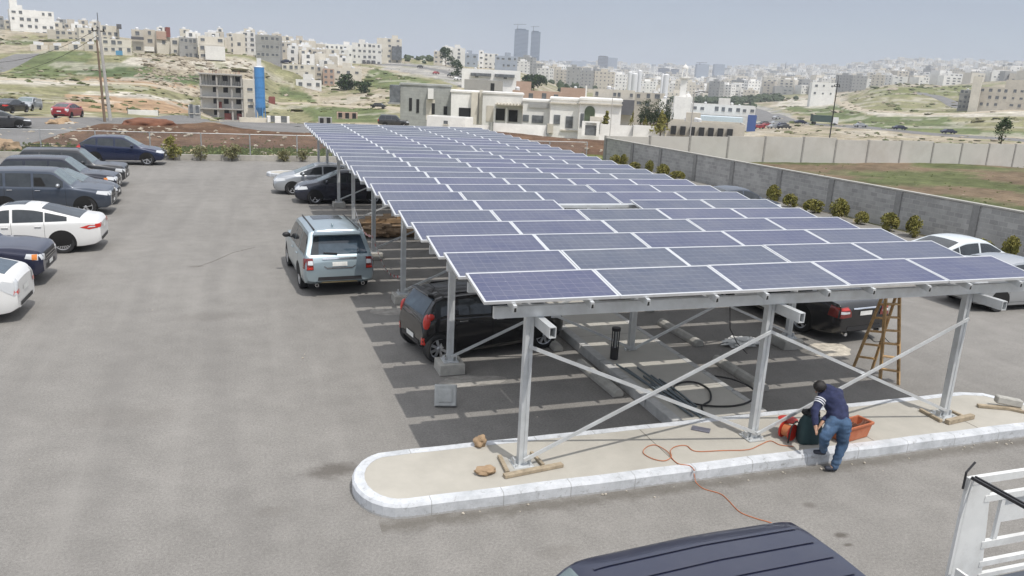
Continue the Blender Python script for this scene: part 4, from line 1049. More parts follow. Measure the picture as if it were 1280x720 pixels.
# ------------------------------------------------------------------ tools around the person
M_terra = mat('terracotta', (.42, .13, .06), .8, dirt=(.5, .35, .25)); M_bag = mat('dark_teal_canvas', (.025, .055, .06), .85, bump=.4, bscale=30); M_redp = mat('red_plastic', (.45, .03, .02), .4)
M_orange = mat('orange_cable', (.45, .15, .06), .5, coords='pos'); M_rub = bpy.data.materials['black_rubber']
t = thing('planter', 'terracotta rectangular planter full of scrap on the kerb right of the person', 'planter', (5.62, -.36, .2), R(12))
b = MB(); L_, W_, H_ = .72, .30, .27
def ring(l, w, z): return [(-l/2, -w/2, z), (l/2, -w/2, z), (l/2, w/2, z), (-l/2, w/2, z)]
rs = [ring(L_*.84, W_*.78, 0), ring(L_*.97, W_*.95, H_-.05), ring(L_*1.04, W_*1.06, H_-.05), ring(L_*1.05, W_*1.08, H_), ring(L_*.95, W_*.9, H_), ring(L_*.86, W_*.8, .06)]
for a_, c_ in zip(rs, rs[1:]):
    for k in range(4): b.face([a_[k], a_[(k+1) % 4], c_[(k+1) % 4], c_[k]])
b.face(list(reversed(rs[0]))); b.face(rs[-1]); b.build('pot', M_terra, t, bevel=.008)
M_scrap = mat('rusty_scrap', (.16, .07, .045), .8)
for k in range(12):
    b = MB(); a = random.uniform(-.9, .9); p = Vector((random.uniform(-.26, .26), random.uniform(-.08, .08), .2))
    b.bar(p-Vector((math.cos(a)*.12, math.sin(a)*.06, .05)), p+Vector((math.cos(a)*.12, math.sin(a)*.05, random.uniform(.02, .08))), .014, .03); b.build('scrap_piece', M_scrap, t)
t = thing('tool_bag', 'dark teal canvas tool bag standing on the kerb at the person\'s hands', 'bag', (4.80, -.34, .2), R(-10))
b = MB(); b.v = []; nseg = 14
rr = [(.17, .12, 0), (.19, .14, .08), (.19, .135, .24), (.165, .11, .38), (.12, .08, .46)]
V = [(a_*math.copysign(abs(math.cos(th))**.6, math.cos(th)), c_*math.copysign(abs(math.sin(th))**.6, math.sin(th)), z+.012*math.sin(3*th+z*9)) for a_, c_, z in rr for th in [2*math.pi*k/nseg for k in range(nseg)]]
b.add(V, [(i*nseg+k, i*nseg+(k+1) % nseg, (i+1)*nseg+(k+1) % nseg, (i+1)*nseg+k) for i in range(4) for k in range(nseg)]+[tuple(range(4*nseg, 5*nseg)), tuple(reversed(range(nseg)))])
b.build('bag_body', M_bag, t, smooth=1)
b = MB(); b.tube([(-.12, 0, .42), (-.10, .02, .54), (0, .03, .58), (.10, .02, .54), (.12, 0, .42)], .014, 8); b.build('handle', M_rub, t, smooth=1)
b = MB()
for k in range(5): b.blob((random.uniform(-.1, .1), random.uniform(-.06, .06), .47+random.uniform(0, .05)), .05, 2, .4, k)
b.build('tools', M_rub, t, smooth=1)
t = thing('cable_reel', 'red cable reel on the kerb left of the tool bag', 'cable reel', (4.52, -.18, .2), R(20))
b = MB(); b.lathe([(.001, -.09), (.14, -.09), (.14, -.075), (.05, -.075), (.05, .075), (.14, .075), (.14, .09), (.001, .09)], 24, 'y', (0, 0, .15)); b.build('drum', M_redp, t, smooth=.6)
b = MB(); b.lathe([(.05, -.07), (.10, -.065), (.105, 0), (.10, .065), (.05, .07)], 20, 'y', (0, 0, .15)); b.build('wound_cable', M_orange, t, smooth=.6)
b = MB(); b.tube([(-.14, -.11, .01), (-.12, -.12, .3), (0, -.12, .36), (.12, -.12, .3), (.14, -.11, .01)], .012, 8); b.build('stand', M_rub, t, smooth=.8)
b = MB(); b.lathe([(.001, 0), (.15, 0), (.16, .02), (.12, .03), (.001, .03)], 20, 'z', (.16, .12, .25)); b.build('lid', M_redp, t, smooth=.6)
# orange cable: loops on the slab, over the kerb, out over the road
def up(pts): return [at(u, w, z) for u, w, z in pts]
def smooth_path(P, n=5):
    out = []
    for i in range(len(P)-1):
        p0, p1, p2, p3 = P[max(i-1, 0)], P[i], P[i+1], P[min(i+2, len(P)-1)]
        for k in range(n):
            s = k/n; out.append(.5*((2*p1)+(p2-p0)*s+(2*p0-5*p1+4*p2-p3)*s*s+(3*p1-p0-3*p2+p3)*s**3))
    return out+[P[-1]]
cz = .206
P_ = up([(992, 558, cz), (975, 556, cz), (963, 551, cz), (950, 556, cz), (935, 562, cz), (905, 563, cz), (870, 564, cz), (858, 557, cz), (845, 558, cz), (838, 563, cz), (839, 571, cz+.004), (830, 576, cz), (815, 573, cz), (804, 566, cz), (808, 559, cz), (818, 556, cz), (828, 560, cz+.004), (836, 566, cz+.008), (841, 574, cz), (849, 580, cz), (862, 582, cz), (868, 588, cz+.004)])
E_ = [Vector((P_[-1].x+.03, -.712, .17)), Vector((P_[-1].x+.04, -.747, .10)), Vector((P_[-1].x+.05, -.80, .010))]+up([(880, 611, .008), (900, 617, .008), (910, 625, .008), (925, 640, .008), (945, 648, .008), (965, 654, .008), (985, 665, .008), (1010, 680, .008)])
b = MB(); b.tube(smooth_path(P_+E_), .0065, 6); tag(b.build('extension_cord', M_orange, smooth=1), 'orange extension cord looping over the island and out onto the road', 'cord')
# stepladder
M_wood = mat('worn_wood', (.46, .29, .13), .8, 0, .25, 9, .3, 60, dirt=(.45, .4, .33))
t = thing('stepladder', 'wooden A-frame stepladder standing open behind the canopy cross brace', 'ladder', (8.75, 2.35, 0), R(0))
fl, fr_ = at(1100, 477, 0), at(1123, 481, 0); bl, br = at(1066, 461, 0), at(1089, 465, 0)
tl_, tr_ = at(1102, 373, 2.0), at(1121, 374, 2.0); 
mid = (fl+fr_+bl+br)/4; tl_ = Vector((mid.x-.13, mid.y-.02, 1.88)); tr_ = Vector((mid.x+.17, mid.y-.06, 1.88))
for a_, c_ in ((fl, tl_), (fr_, tr_)):
    b = MB(); b.bar(a_, c_, .03, .07); b.build('front_rail', M_wood, t, world=True)
for a_, c_ in ((bl, tl_+Vector((0, .05, -.03))), (br, tr_+Vector((0, .05, -.03)))):
    b = MB(); b.bar(a_, c_, .03, .055); b.build('rear_rail', M_wood, t, world=True)
for k in range(1, 7):
    s = k/7; b = MB(); b.bar(fl.lerp(tl_, s), fr_.lerp(tr_, s), .09, .025); b.build('step', M_wood, t, world=True)
for k in range(1, 6):
    s = k/6; b = MB(); b.bar(bl.lerp(tl_, s), br.lerp(tr_, s), .03, .04); b.build('rear_rung', M_wood, t, world=True)
b = MB(); b.bar(tl_+Vector((-.03, .02, .02)), tr_+Vector((.03, .02, .02)), .14, .03); b.build('top_cap', M_wood, t, world=True)
for a0, a1, b0_, b1_ in ((fl, tl_, bl, tl_), (fr_, tr_, br, tr_)):
    p = a0.lerp(a1, .45); q = b0_.lerp(b1_, .45); m_ = (p+q)/2-Vector((0, 0, .08)); b = MB(); b.tube(smooth_path([p, m_, q]), .008, 6); b.build('stay_rope', M_rub, t, world=True)
# bollard lamp on the walkway
t = thing('bollard_lamp', 'black slatted bollard lamp standing on the walkway', 'bollard lamp', (3.36, 3.90, .2))
b = MB(); b.lathe([(.001, 0), (.085, 0), (.085, .24), (.001, .24)], 16); b.build('base', M_trim, t, smooth=.6)
for k in range(8):
    a = 2*math.pi*k/8; b = MB(); b.box((.075*math.cos(a), .075*math.sin(a), .43), (.014, .014, .38)); b.build('bar', M_trim, t)
b = MB(); b.lathe([(.001, .24), (.03, .24), (.03, .60), (.001, .60)], 12); b.build('lamp_tube', mat('frosted_tube', (.35, .36, .36), .4), t, smooth=.6)
b = MB(); b.lathe([(.001, .61), (.09, .61), (.09, .67), (.001, .68)], 16); b.build('cap', M_trim, t, smooth=.6)
# conduits and hose
M_cond = mat('grey_conduit', (.12, .145, .16), .45, coords='pos')
for k in range(9):
    a = (3.30+.05*k+random.uniform(-.04, .04), 3.7-random.uniform(0, 1.3)-.05*k, .205+.012*(k % 2)); e = (3.42+.045*k+random.uniform(-.12, .06), .95+random.uniform(-.1, .35), .205+.014*(k % 3))
    b = MB(); m_ = (Vector(a)+Vector(e))/2+Vector((random.uniform(-.02, .02), 0, .01)); b.tube([a, m_, e], .019, 8)
    tag(b.build('conduit', M_cond, smooth=1), 'dark grey conduit pipe in the bundle lying along the walkway kerb', 'pipe', 'conduit pipes in a bundle on the walkway')
P_ = up([(882, 519, .21), (877, 508, .21), (888, 500, .21), (886, 487, .21), (873, 479, .21), (858, 477, .21), (845, 481, .21), (842, 489, .21), (852, 498, .215), (870, 505, .22), (900, 508, .21), (925, 506, .21), (940, 500, .21), (946, 492, .21), (935, 482, .21), (915, 474, .20), (893, 470, .195)])
b = MB(); b.tube(smooth_path(P_), .018, 8); tag(b.build('hose', M_rub, smooth=1), 'black flexible hose curled in a loop on the walkway', 'hose')
# loose blocks, stones and timber
t = None
b = MB(); b.box((0, 0, 0), (.40, .40, .10), taper=.92); b.box((0, 0, .058), (.26, .26, .016), taper=.9)
o = b.build('concrete_block', mat('precast_concrete', (.42, .43, .42), .9, coords='pos', bump=.3), bevel=.012); p = at(558, 509, 0); o.location = (p.x, p.y+.08, .19); o.rotation_euler = (R(68), 0, R(-14))
tag(o, 'square precast concrete block tilted up on the shaded asphalt', 'concrete block')
M_stone = mat('tan_stone', (.34, .24, .15), .95, coords='pos', bump=.7, bscale=30); 
for (u, w, r, sc_, l) in ((600, 557, .10, (1, .9, .9), 'round brown stone on the back edge of the island'), (607, 592, .11, (1.35, .8, .55), 'flat brown stone on the island slab, nearest the front kerb')):
    p = at(u, w, .2); b = MB(); b.blob((0, 0, r*sc_[2]*.8), r, 3, .3, u, sc_, fr=2); o = b.build('stone', M_stone, smooth=.8); o.location = (p.x, p.y, .2); tag(o, l, 'stone')
def plank(x, y, z, rz, L, w, h, lbl, grp=None, m=None, tilt=0):
    b = MB(); b.box((0, 0, h/2), (L, w, h)); o = b.build('plank', m or M_timber, bevel=.004); o.location = (x, y, z); o.rotation_euler = (0, tilt, rz); tag(o, lbl, 'plank', grp); return o
M_timber = mat('grey_timber', (.34, .28, .20), .9, 0, .25, 9, .3, 70, coords='pos')
G1 = 'formwork boards around the post bases'
for cx, cy, nm_ in ((0, 0, 'left front post'), (8.0, 0, 'right front post')):
    plank(cx-.27, cy+.02, .2, R(86), .50, .06, .05, f'short timber board left of the {nm_} base', G1)
    plank(cx+.27, cy+.06, .2, R(95), .42, .05, .05, f'short timber board right of the {nm_} base', G1)
    plank(cx+.10, cy-.26, .2, R(8), .95 if cx == 0 else .70, .09, .05 if cx == 0 else .08, f'long timber board in front of the {nm_} base', G1)
for x in (0, 8.0):
    b = MB(); b.bx(x-.24, x+.24, -.22, .24, .1945, .212); struct(b.build('grout_pad', M_conc))
b = MB(); b.bar((0, -.22, .07), (0, .22, .07), .17, .14); o = b.build('concrete_block', M_conc, bevel=.02); o.location = (9.55, .02, .26); o.rotation_euler = (.1, .08, R(60)); tag(o, 'broken concrete kerb piece resting on boards at the island end', 'concrete block')
plank(9.35, .02, .2, R(-25), .75, .09, .05, 'splintered board under the broken kerb piece'); plank(9.55, -.12, .2, R(-50), .55, .07, .04, 'thin board beside the broken kerb piece')
b = MB(); b.box((0, 0, .008), (.30, .16, .016)); o = b.build('metal_plate', mat('steel_plate', (.20, .20, .24), .5, .5), bevel=.003); o.location = (*at(876, 537, .2).xy, .2); o.rotation_euler = (0, 0, R(-40)); tag(o, 'small dark metal plate on the island left of the middle post', 'metal plate')
# plastic sack
b = MB(); b.blob((0, 0, .07), .28, 4, .45, 3, (1.5, .75, .33), fr=3.5); b.blob((.3, .05, .05), .16, 3, .5, 8, (1.3, .8, .4), fr=3)
o = b.build('plastic_sack', mat('white_plastic_sheet', (.68, .68, .66), .35), smooth=.9); o.location = (*at(926, 431, 0).xy, 0); tag(o, 'crumpled white plastic sack on the asphalt under the canopy', 'sack')
# pile of boards and canvas under the canopy
M_canvas = mat('brown_canvas', (.24, .165, .10), .9, 0, .3, 5, .7, 12, coords='pos'); M_board = mat('brown_board', (.28, .19, .11), .85, 0, .25, 4, .3, 50, coords='pos')
for k, (x, y, z, L, w, h, a) in enumerate([(1.9, 18.3, 0, 2.6, 1.1, .14, 4), (1.6, 18.0, .14, 2.4, .9, .12, -3), (2.4, 18.6, .15, 1.9, .8, .10, 8), (1.6, 19.9, 0, 2.6, .9, .20, 1), (1.5, 19.8, .20, 2.0, .6, .14, -6), (2.4, 21.5, 0, 1.8, .6, .16, 3), (1.2, 18.1, .26, 1.5, .5, .09, 9), (2.2, 19.9, .20, 1.2, .5, .22, 12)]):
    o = plank(x, y, z, R(a), L, w, h, 'brown formwork board stacked under the canopy beyond the silver-blue SUV', 'formwork boards stacked under the canopy', M_board)
b = MB(); b.blob((0, 0, .12), .5, 3, .5, 5, (1.3, .9, .5), fr=2.4); o = b.build('canvas_heap', M_canvas, smooth=.9); o.location = (.75, 17.8, .1); tag(o, 'crumpled brown canvas heap at the near end of the board stack', 'canvas')
b = MB(); b.bx(-.28, .28, -.2, .2, 0, .5); o = b.build('concrete_block', M_conc, bevel=.02); o.location = (2.35, 14.9, 0); o.rotation_euler = (0, 0, .2); tag(o, 'upright concrete block on the asphalt near the left row of canopy posts', 'concrete block')
# barrier tape between posts
M_tape = mat('tape_white', (.7, .7, .7), .5); M_taper = mat('tape_red', (.5, .04, .03), .5)
b = MB(); A = Vector((0, 19.4, .95)); Bv = Vector((.05, 14.4, .75)); n = 60
for i in range(n):
    s, s2 = i/n, (i+1)/n; f = lambda s: A.lerp(Bv, s)-Vector((0, 0, .45*math.sin(math.pi*s))); p, q = f(s), f(s2); tw = .035*abs(math.cos(i*.35))+.008
    b.face([p-Vector((0, 0, tw)), q-Vector((0, 0, tw)), q+Vector((0, 0, tw)), p+Vector((0, 0, tw))], 1 if (i//2) % 2 and .45 < s < .9 else 0)
tag(b.build('barrier_tape', [M_tape, M_taper], None), 'red and white barrier tape sagging between two left canopy posts', 'tape')
b = MB(); A = Vector((-.05, 14.4, .75)); Bv = Vector((.05, 9.4, .7))
for i in range(n):
    s, s2 = i/n, (i+1)/n; f = lambda s: A.lerp(Bv, s)-Vector((0, 0, .5*math.sin(math.pi*s))); p, q = f(s), f(s2); tw = .03*abs(math.cos(i*.45))+.008
    b.face([p-Vector((0, 0, tw)), q-Vector((0, 0, tw)), q+Vector((0, 0, tw)), p+Vector((0, 0, tw))], 1 if (i//2) % 3 == 0 else 0)
tag(b.build('barrier_tape', [M_tape, M_taper], None), 'loose barrier tape hanging between the posts behind the black hatchback', 'tape')
# small litter along the kerb
M_lit = mat('pebble', (.42, .38, .32), .95, coords='pos')
for k in range(46):
    if k < 30: x, y = random.uniform(-1.5, 9), -.78-abs(random.gauss(0, .10))
    else: x, y = random.uniform(-9, 6), random.uniform(-3, 10)
    b = MB(); r = random.uniform(.008, .024); b.blob((0, 0, r*.5), r, 1, .5, k, (1, 1, .6)); o = b.build('pebble', M_lit); o.location = (x, y, 0)
    tag(o, 'small pebble lying on the asphalt along the front kerb' if k < 30 else 'small pebble lying on the open asphalt of the lot', 'pebble', 'pebbles along the front kerb' if k < 30 else 'pebbles on the open asphalt')

# ------------------------------------------------------------------ truck at the lower right
M_tw = mat('white_truck_paint', (.66, .67, .66), .5, 0, .05, 3, dirt=(.3, .28, .26), dirtamt=.5); M_bed = mat('bed_floor', (.07, .08, .10), .6, dirt=(.2, .18, .16))
t = thing('truck', 'white barred truck bed with a dark side rail, cut off at the lower right', 'truck', (4.1, -6.4, 0))
tx, ty, zb, zt = 3.0, -4.62, .86, 2.05
b = MB()
def slab(P, m=0, e=0.):   # P: (x,z) polygon in the gate plane
    n = len(P); V = [(x, ty-e, z) for x, z in P]+[(x, ty+.035+e, z) for x, z in P]
    b.add(V, [tuple(range(n)), tuple(reversed(range(n, 2*n)))]+[(i, (i+1) % n, (i+1) % n+n, i+n) for i in range(n)], m)
slab([(tx+.04, zb), (tx+.47, zb), (tx+.31, zt-.08), (tx+.04, zt-.08)]); b.build('gate_sheet', M_tw, t, world=True, bevel=.003)
for nm_, P in (('gate_post', [(tx, zb-.02), (tx+.04, zb-.02), (tx+.04, zt), (tx, zt)]),):
    b = MB(); slab(P); b.build(nm_, M_tw, t, world=True)
for z0, z1, x0 in ((zt-.08, zt, .04), (zt-.30, zt-.23, .27), (zb+.34, zb+.42, .37), (zb+.12, zb+.18, .40), (zb-.02, zb+.03, .42)):
    b = MB(); slab([(tx+x0, z0), (tx+2.1, z0), (tx+2.1, z1), (tx+x0, z1)], 0, .006); b.build('gate_bar', M_tw, t, world=True)
for x0 in (.52, 1.1, 1.6):
    b = MB(); slab([(tx+x0, zb+.42), (tx+x0+.05, zb+.42), (tx+x0+.05, zt-.30), (tx+x0, zt-.30)]); b.build('gate_upright', M_tw, t, world=True)
b = MB(); b.bx(tx+.60, tx+2.1, ty+.05, ty+.07, zb+.58, zb+.88); b.build('gate_board', M_tw, t, world=True)
b = MB(); b.bx(tx-.02, tx+2.1, ty-3.4, ty-.01, zb-.10, zb-.03); b.build('bed_floor', M_bed, t, world=True)
for dx_, w_2 in ((0, .022), (.045, .018)):
    b = MB(); b.bar((tx+.02+dx_, ty-.01, zt+.01), (tx+.02+dx_, ty-3.3, zt+.03), w_2, .03); b.build('side_rail', M_trim, t, world=True)
for y in (-.02, -.75, -1.5, -2.3):
    b = MB(); b.bar((tx+.02, ty+y, zb), (tx+.02, ty+y, zt-.01), .03, .03) if y < -.1 else b.tube([(tx-.03, ty+.02, zt-.12), (tx-.03, ty+.02, zt+.06), (tx+.06, ty+.02, zt+.16)], .012, 6)
    b.build('rail_stanchion' if y < -.1 else 'latch', M_trim, t, world=True)
b = MB(); b.bx(tx+.02, tx+.05, ty-3.4, ty-.05, zb-.03, zb+.20); b.build('side_board', M_tw, t, world=True)
for x in (tx+.22, tx+1.9):
    b = MB(); b.lathe([(.001, -.11), (.36, -.11), (.40, -.08), (.40, .08), (.36, .11), (.001, .11)], 24, 'x', (x, ty-1.2, .40)); b.build('wheel', M_tyre, t, world=True, smooth=.6)
b = MB(); b.bx(tx+.5, tx+1.6, ty-3.4, ty-.1, .5, zb-.1); b.build('chassis', M_trim, t, world=True)

# ------------------------------------------------------------------ walls, fence, planting
def brickmat(name, c1, c2, mort, sx, sz, bw=.4, bh=.2):
    m, t, b = base(name)
    mp = t.n.new('ShaderNodeMapping'); mp.inputs['Rotation'].default_value = (R(-90), 0, 0); t.link(t.obj(), mp.inputs['Vector'])
    br = t.n.new('ShaderNodeTexBrick'); br.inputs['Scale'].default_value = 1; br.inputs['Brick Width'].default_value = bw; br.inputs['Row Height'].default_value = bh; br.inputs['Mortar Size'].default_value = .012
    br.inputs['Color1'].default_value = (*c1, 1); br.inputs['Color2'].default_value = (*c2, 1); br.inputs['Mortar'].default_value = (*mort, 1); t.link(mp.outputs[0], br.inputs['Vector'])
    n = t.ramp(t.noise(t.obj(), 1.2, 7, .75), [(.3, (.8,)*3), (.7, (1.15,)*3)]); c = t.mix(1., br.outputs['Color'], n, 'MULTIPLY'); t.link(c, b.inputs['Base Color']); b.inputs['Roughness'].default_value = .95
    bn = t.n.new('ShaderNodeBump'); bn.inputs['Strength'].default_value = .6; bn.inputs['Distance'].default_value = .01; bn.invert = True; t.link(br.outputs['Fac'], bn.inputs['Height']); t.link(bn.outputs[0], b.inputs['Normal']); return m
M_block = brickmat('block_masonry', (.40, .40, .39), (.30, .30, .295), (.44, .43, .42), 1, 1)
A = Vector((22.95, 46.6)); Bv = Vector((25.4, -7.)); L_ = (Bv-A).length; ang = math.atan2(Bv.y-A.y, Bv.x-A.x)
t = thing('block_wall', 'long grey concrete block wall with pilasters on the right side of the lot', 'wall', (A.x, A.y, 0), ang)
hW = 1.72
b = MB(); b.bx(0, L_, -.1, .1, -.3, hW-.06); b.build('wall_face', M_block, t)
b = MB(); b.bx(-.02, L_, -.14, .14, hW-.06, hW); b.build('coping', M_conc, t)
M_pil = mat('pilaster_render', (.25, .25, .245), .95, bump=.2)
k = 0; x = 0.
while x < L_:
    b = MB(); b.bx(x, x+.32, -.16, .16, -.2, hW-.062); b.build('pilaster', M_pil, t); x += 3.9 if k % 2 else 4.2; k += 1
Yw = 46.75
M_pre = mat('precast_panel', (.50, .485, .45), .9, 0, .05, .8, coords='pos', dirt=(.34, .31, .26), dirtamt=.4)
us = [757, 812, 862, 910, 956, 1004, 1045, 1085.6, 1127, 1167, 1203, 1237, 1270, 1302, 1332, 1360, 1388, 1414, 1440]
t = thing('precast_wall', 'pale beige precast panel wall across the far side of the field', 'wall', (at_y(757, 175, Yw).x, Yw, 0))
xs = [at_y(u, 180, Yw).x for u in us]
for i, (x0, x1) in enumerate(zip(xs, xs[1:])):
    u = us[i]; top = at_y((us[i]+us[i+1])/2, 170.5+max(0, (u-900))*.012+(3 if 1040 < u < 1130 else (5.5 if u >= 1127 else 0)), Yw).z
    b = MB(); b.bx(x0+.05, x1-.05, Yw-.06, Yw+.06, -.4, top); b.build('panel', M_pre, t, world=True)
    b = MB(); b.bx(x0-.10, x0+.049, Yw-.11, Yw+.11, -.4, top+.02); b.build('wall_post', mat('wall_post_concrete', (.30, .29, .27), .9) if i == 0 else bpy.data.materials['wall_post_concrete'], t, world=True)
# low wall and fence at the far edge of the lot
b = MB()
b.bx(-40, 21.8, 42.42, 42.62, -.1, .34); tag(b.build('low_wall', mat('low_wall_concrete', (.40, .38, .34), .9, 0, .15, 2, .3, coords='pos', dirt=(.22, .2, .17))), 'low concrete kerb wall along the far edge of the lot', 'wall')
Yf = 43.0; M_fp = mat('fence_steel', (.42, .44, .45), .5, .5)
fx_ = [at_y(u, 170, Yf).x for u in (50, 119, 187, 251, 312, 371)]; st2 = (fx_[-1]-fx_[0])/5; allx = [fx_[0]-st2*k for k in range(6, 0, -1)]+fx_+[fx_[-1]+st2*k for k in range(1, 8)]
t = thing('wire_fence', 'grey wire mesh fence on thin steel posts behind the low wall', 'fence', (allx[0], Yf, 0))
for x in allx:
    b = MB(); b.tube([(x, Yf, 0), (x, Yf, 1.62)], .035, 8); b.build('fence_post', M_fp, t, world=True)
b = MB(); b.tube([(allx[0], Yf, 1.60), (allx[-1], Yf, 1.60)], .022, 6); b.build('top_rail', M_fp, t, world=True)
m, tt, bb = base('wire_mesh'); bb.inputs['Base Color'].default_value = (.4, .42, .43, 1); tr = tt.n.new('ShaderNodeBsdfTransparent'); mx = tt.n.new('ShaderNodeMixShader'); mx.inputs[0].default_value = .09
out = [n for n in tt.n if n.type == 'OUTPUT_MATERIAL'][0]; tt.link(tr.outputs[0], mx.inputs[1]); tt.link(bb.outputs[0], mx.inputs[2]); tt.link(mx.outputs[0], out.inputs[0])
b = MB(); b.face([(allx[0], Yf, .05), (allx[-1], Yf, .05), (allx[-1], Yf, 1.6), (allx[0], Yf, 1.6)]); b.build('wire_mesh', m, t, world=True)

def leafmat(name, c1, c2):
    m, t, b = base(name); n = t.noise(t.pos(), 3.1, 4, .7); n2 = t.noise(t.pos(), 23, 2)
    c = t.mix(t.ramp(n, [(.3, (0,)*3), (.7, (1,)*3)]), c1, c2); c = t.mix(1., c, t.ramp(n2, [(.2, (.6,)*3), (.8, (1.4,)*3)]), 'MULTIPLY')
    t.link(c, b.inputs['Base Color']); b.inputs['Roughness'].default_value = .7; b.inputs['Specular IOR Level'].default_value = .25; return m
M_bush = leafmat('yellow_green_leaf', (.12, .125, .03), (.27, .24, .07)); M_leaf = leafmat('dark_leaf', (.018, .035, .012), (.05, .08, .025)); M_dry = leafmat('dry_leaf', (.15, .15, .07), (.22, .20, .11)); M_bark = mat('bark', (.12, .09, .06), .95)
def foliage(c, rad, n, ls, seed=0, shape='ball'):
    rnd = random.Random(seed); b = MB()
    clumps = [Vector((rnd.gauss(0, .45), rnd.gauss(0, .45), rnd.uniform(-.7, .9))) for _ in range(9)]
    for i in range(n):
        q = rnd.choice(clumps); p = Vector((q.x+rnd.gauss(0, .27), q.y+rnd.gauss(0, .27), q.z+rnd.gauss(0, .25)))
        if shape == 'cone':
            k = max(.1, (1-p.z)/1.9); p.x *= k*1.2; p.y *= k*1.2
        elif p.length > 1.15: p *= 1.1/p.length
        p = Vector((p.x*rad[0], p.y*rad[1], p.z*rad[2]))+Vector(c)
        a = Vector((rnd.gauss(0, 1), rnd.gauss(0, 1), rnd.gauss(0, 1))).normalized(); e = a.cross(Vector((rnd.gauss(0, 1), rnd.gauss(0, 1), rnd.gauss(0, 1)))).normalized()
        s = ls*rnd.uniform(.6, 1.4); b.face([p-a*s, p-e*s*.6, p+a*s, p+e*s*.6])
    return b
def tree(name, loc, h, r, lbl, cat='tree', grp=None, m=None, seed=0, n=500, shape='ball', trunk=.3):
    t = thing(name, lbl, cat, loc, seed*1.3, grp)
    b = MB(); th = h*trunk
    b.tube([(0, 0, -.1), (0.02*h, 0, th*.6), (0, .01*h, th*1.2), (.01*h, 0, h*.7)], [h*.03, h*.025, h*.018, h*.006], 8)
    for k in range(5):
        a = k*1.26+seed; b.tube([(0, 0, th*(.7+.2*k)), (math.cos(a)*r*.6, math.sin(a)*r*.6, min(h*.9, th*(1+.3*k)+r*.4))], [h*.012, h*.004], 5)
    b.build('trunk', M_bark, t)
    foliage((0, 0, (h+th)/2), (r, r, (h-th)/2), n, r*.13, seed, shape).build('crown', m or M_leaf, t, merge=False)
    return t
t0 = None; GB = 'small shrubs planted along the grey block wall'
wb_ = lambda Y: 22.95+(46.6-Y)*(25.4-22.95)/(46.6+7.)
for i, (u, w) in enumerate([(770, 197), (781, 200), (795, 207), (813, 209), (829, 214), (848, 215), (969, 246), (991, 252), (1020, 260), (1051, 264), (1080, 276), (1115, 282), (1146, 288), (1232, 295), (1268, 306)]):
    # stand about a metre off the wall at the depth the photo shows
    Y = 45.
    for _ in range(30):
        p = px((wb_(Y)-1.2, Y, 1.0)); Y -= (u-p[0])*.03*(Y+12)/50
    h = .74+.2*math.sin(i*2.3)
    place_l = 'low yellow-green shrub in front of the grey block wall'
    if t0 is None: t0 = tree('shrub', (wb_(Y)-1.2, Y, 0), h, .40, place_l, 'shrub', GB, M_bush, 3, 1500, 'ball', .02); o = t0
    else: o = copy_tree(t0); o.location = (wb_(Y)-1.2, Y, 0); o.rotation_euler = (0, 0, i*1.1); o.scale = (.9+.25*math.sin(i*1.7), .9+.2*math.cos(i*2.9), h/.74)
for i, (u, l, m_, h) in enumerate([(217, 'tallest dusty shrub by the fence, next to the blue crossover', M_bush, 1.45), (251, 'dusty shrub by the fence, second from the blue crossover', M_dry, 1.0), (290, 'dusty shrub by the fence, third from the blue crossover', M_dry, 1.05), (354, 'small withered shrub at the low wall, before the canopy', M_dry, .7), (378, 'small withered shrub at the low wall, beside the canopy edge', M_dry, .7)]):
    p = at_y(u, 200, 42.2); tree('shrub', (p.x, 42.15, 0), h, .55 if h > 1 else .4, l, 'shrub', None, m_, 11+i, 500, 'ball', .1)
# weeds and rubble strip: many small tufts nobody could count
b = MB(); rnd = random.Random(4)
for i in range(5200):
    k = rnd.random()
    if k < .75: x, y = rnd.uniform(-30, 21), rnd.uniform(42.9, 50.5)
    elif k < .8: x, y = rnd.uniform(25.5, 75), rnd.uniform(8, 46.2)
    else: x, y = rnd.uniform(-30, 25), rnd.uniform(46.5, 66)
    if k >= .8 and rnd.random() < .7: continue
    h = rnd.uniform(.05, .26 if k < .75 else .08); a = rnd.uniform(0, 6.28); s = rnd.uniform(.03, .10)
    for j in range(2):
        a += 1.3; dx, dy = math.cos(a)*s, math.sin(a)*s
        b.face([(x-dx, y-dy, 0), (x+dx, y+dy, 0), (x+dx*1.4+.05, y+dy*1.2, h), (x-dx*.6, y-dy*1.3, h*.8)])
o = b.build('weeds', leafmat('weed_leaf', (.07, .11, .03), (.17, .18, .07)), merge=False); tag(o, 'low green weeds growing behind the low wall and over the fields', 'weeds', kind='stuff')
b = MB()
for i in range(520):
    k = rnd.random()
    if k < .35: x, y = rnd.uniform(-24, 24), rnd.uniform(43.2, 47)
    elif k < .7: x, y = rnd.gauss(-15, 4), rnd.gauss(68, 4)
    else: x, y = rnd.uniform(-24, 30), rnd.uniform(46, 72)
    r = rnd.uniform(.04, .13) if k < .35 else rnd.uniform(.05, .22); b.blob((x, y, r*.3), r, 1, .5, i, (1.2, 1, .6))
o = b.build('rubble', mat('pale_rubble', (.33, .29, .23), .95, 0, .3, .5, coords='pos')); tag(o, 'scattered pale stones and rubble on the brown field', 'rubble', kind='stuff')
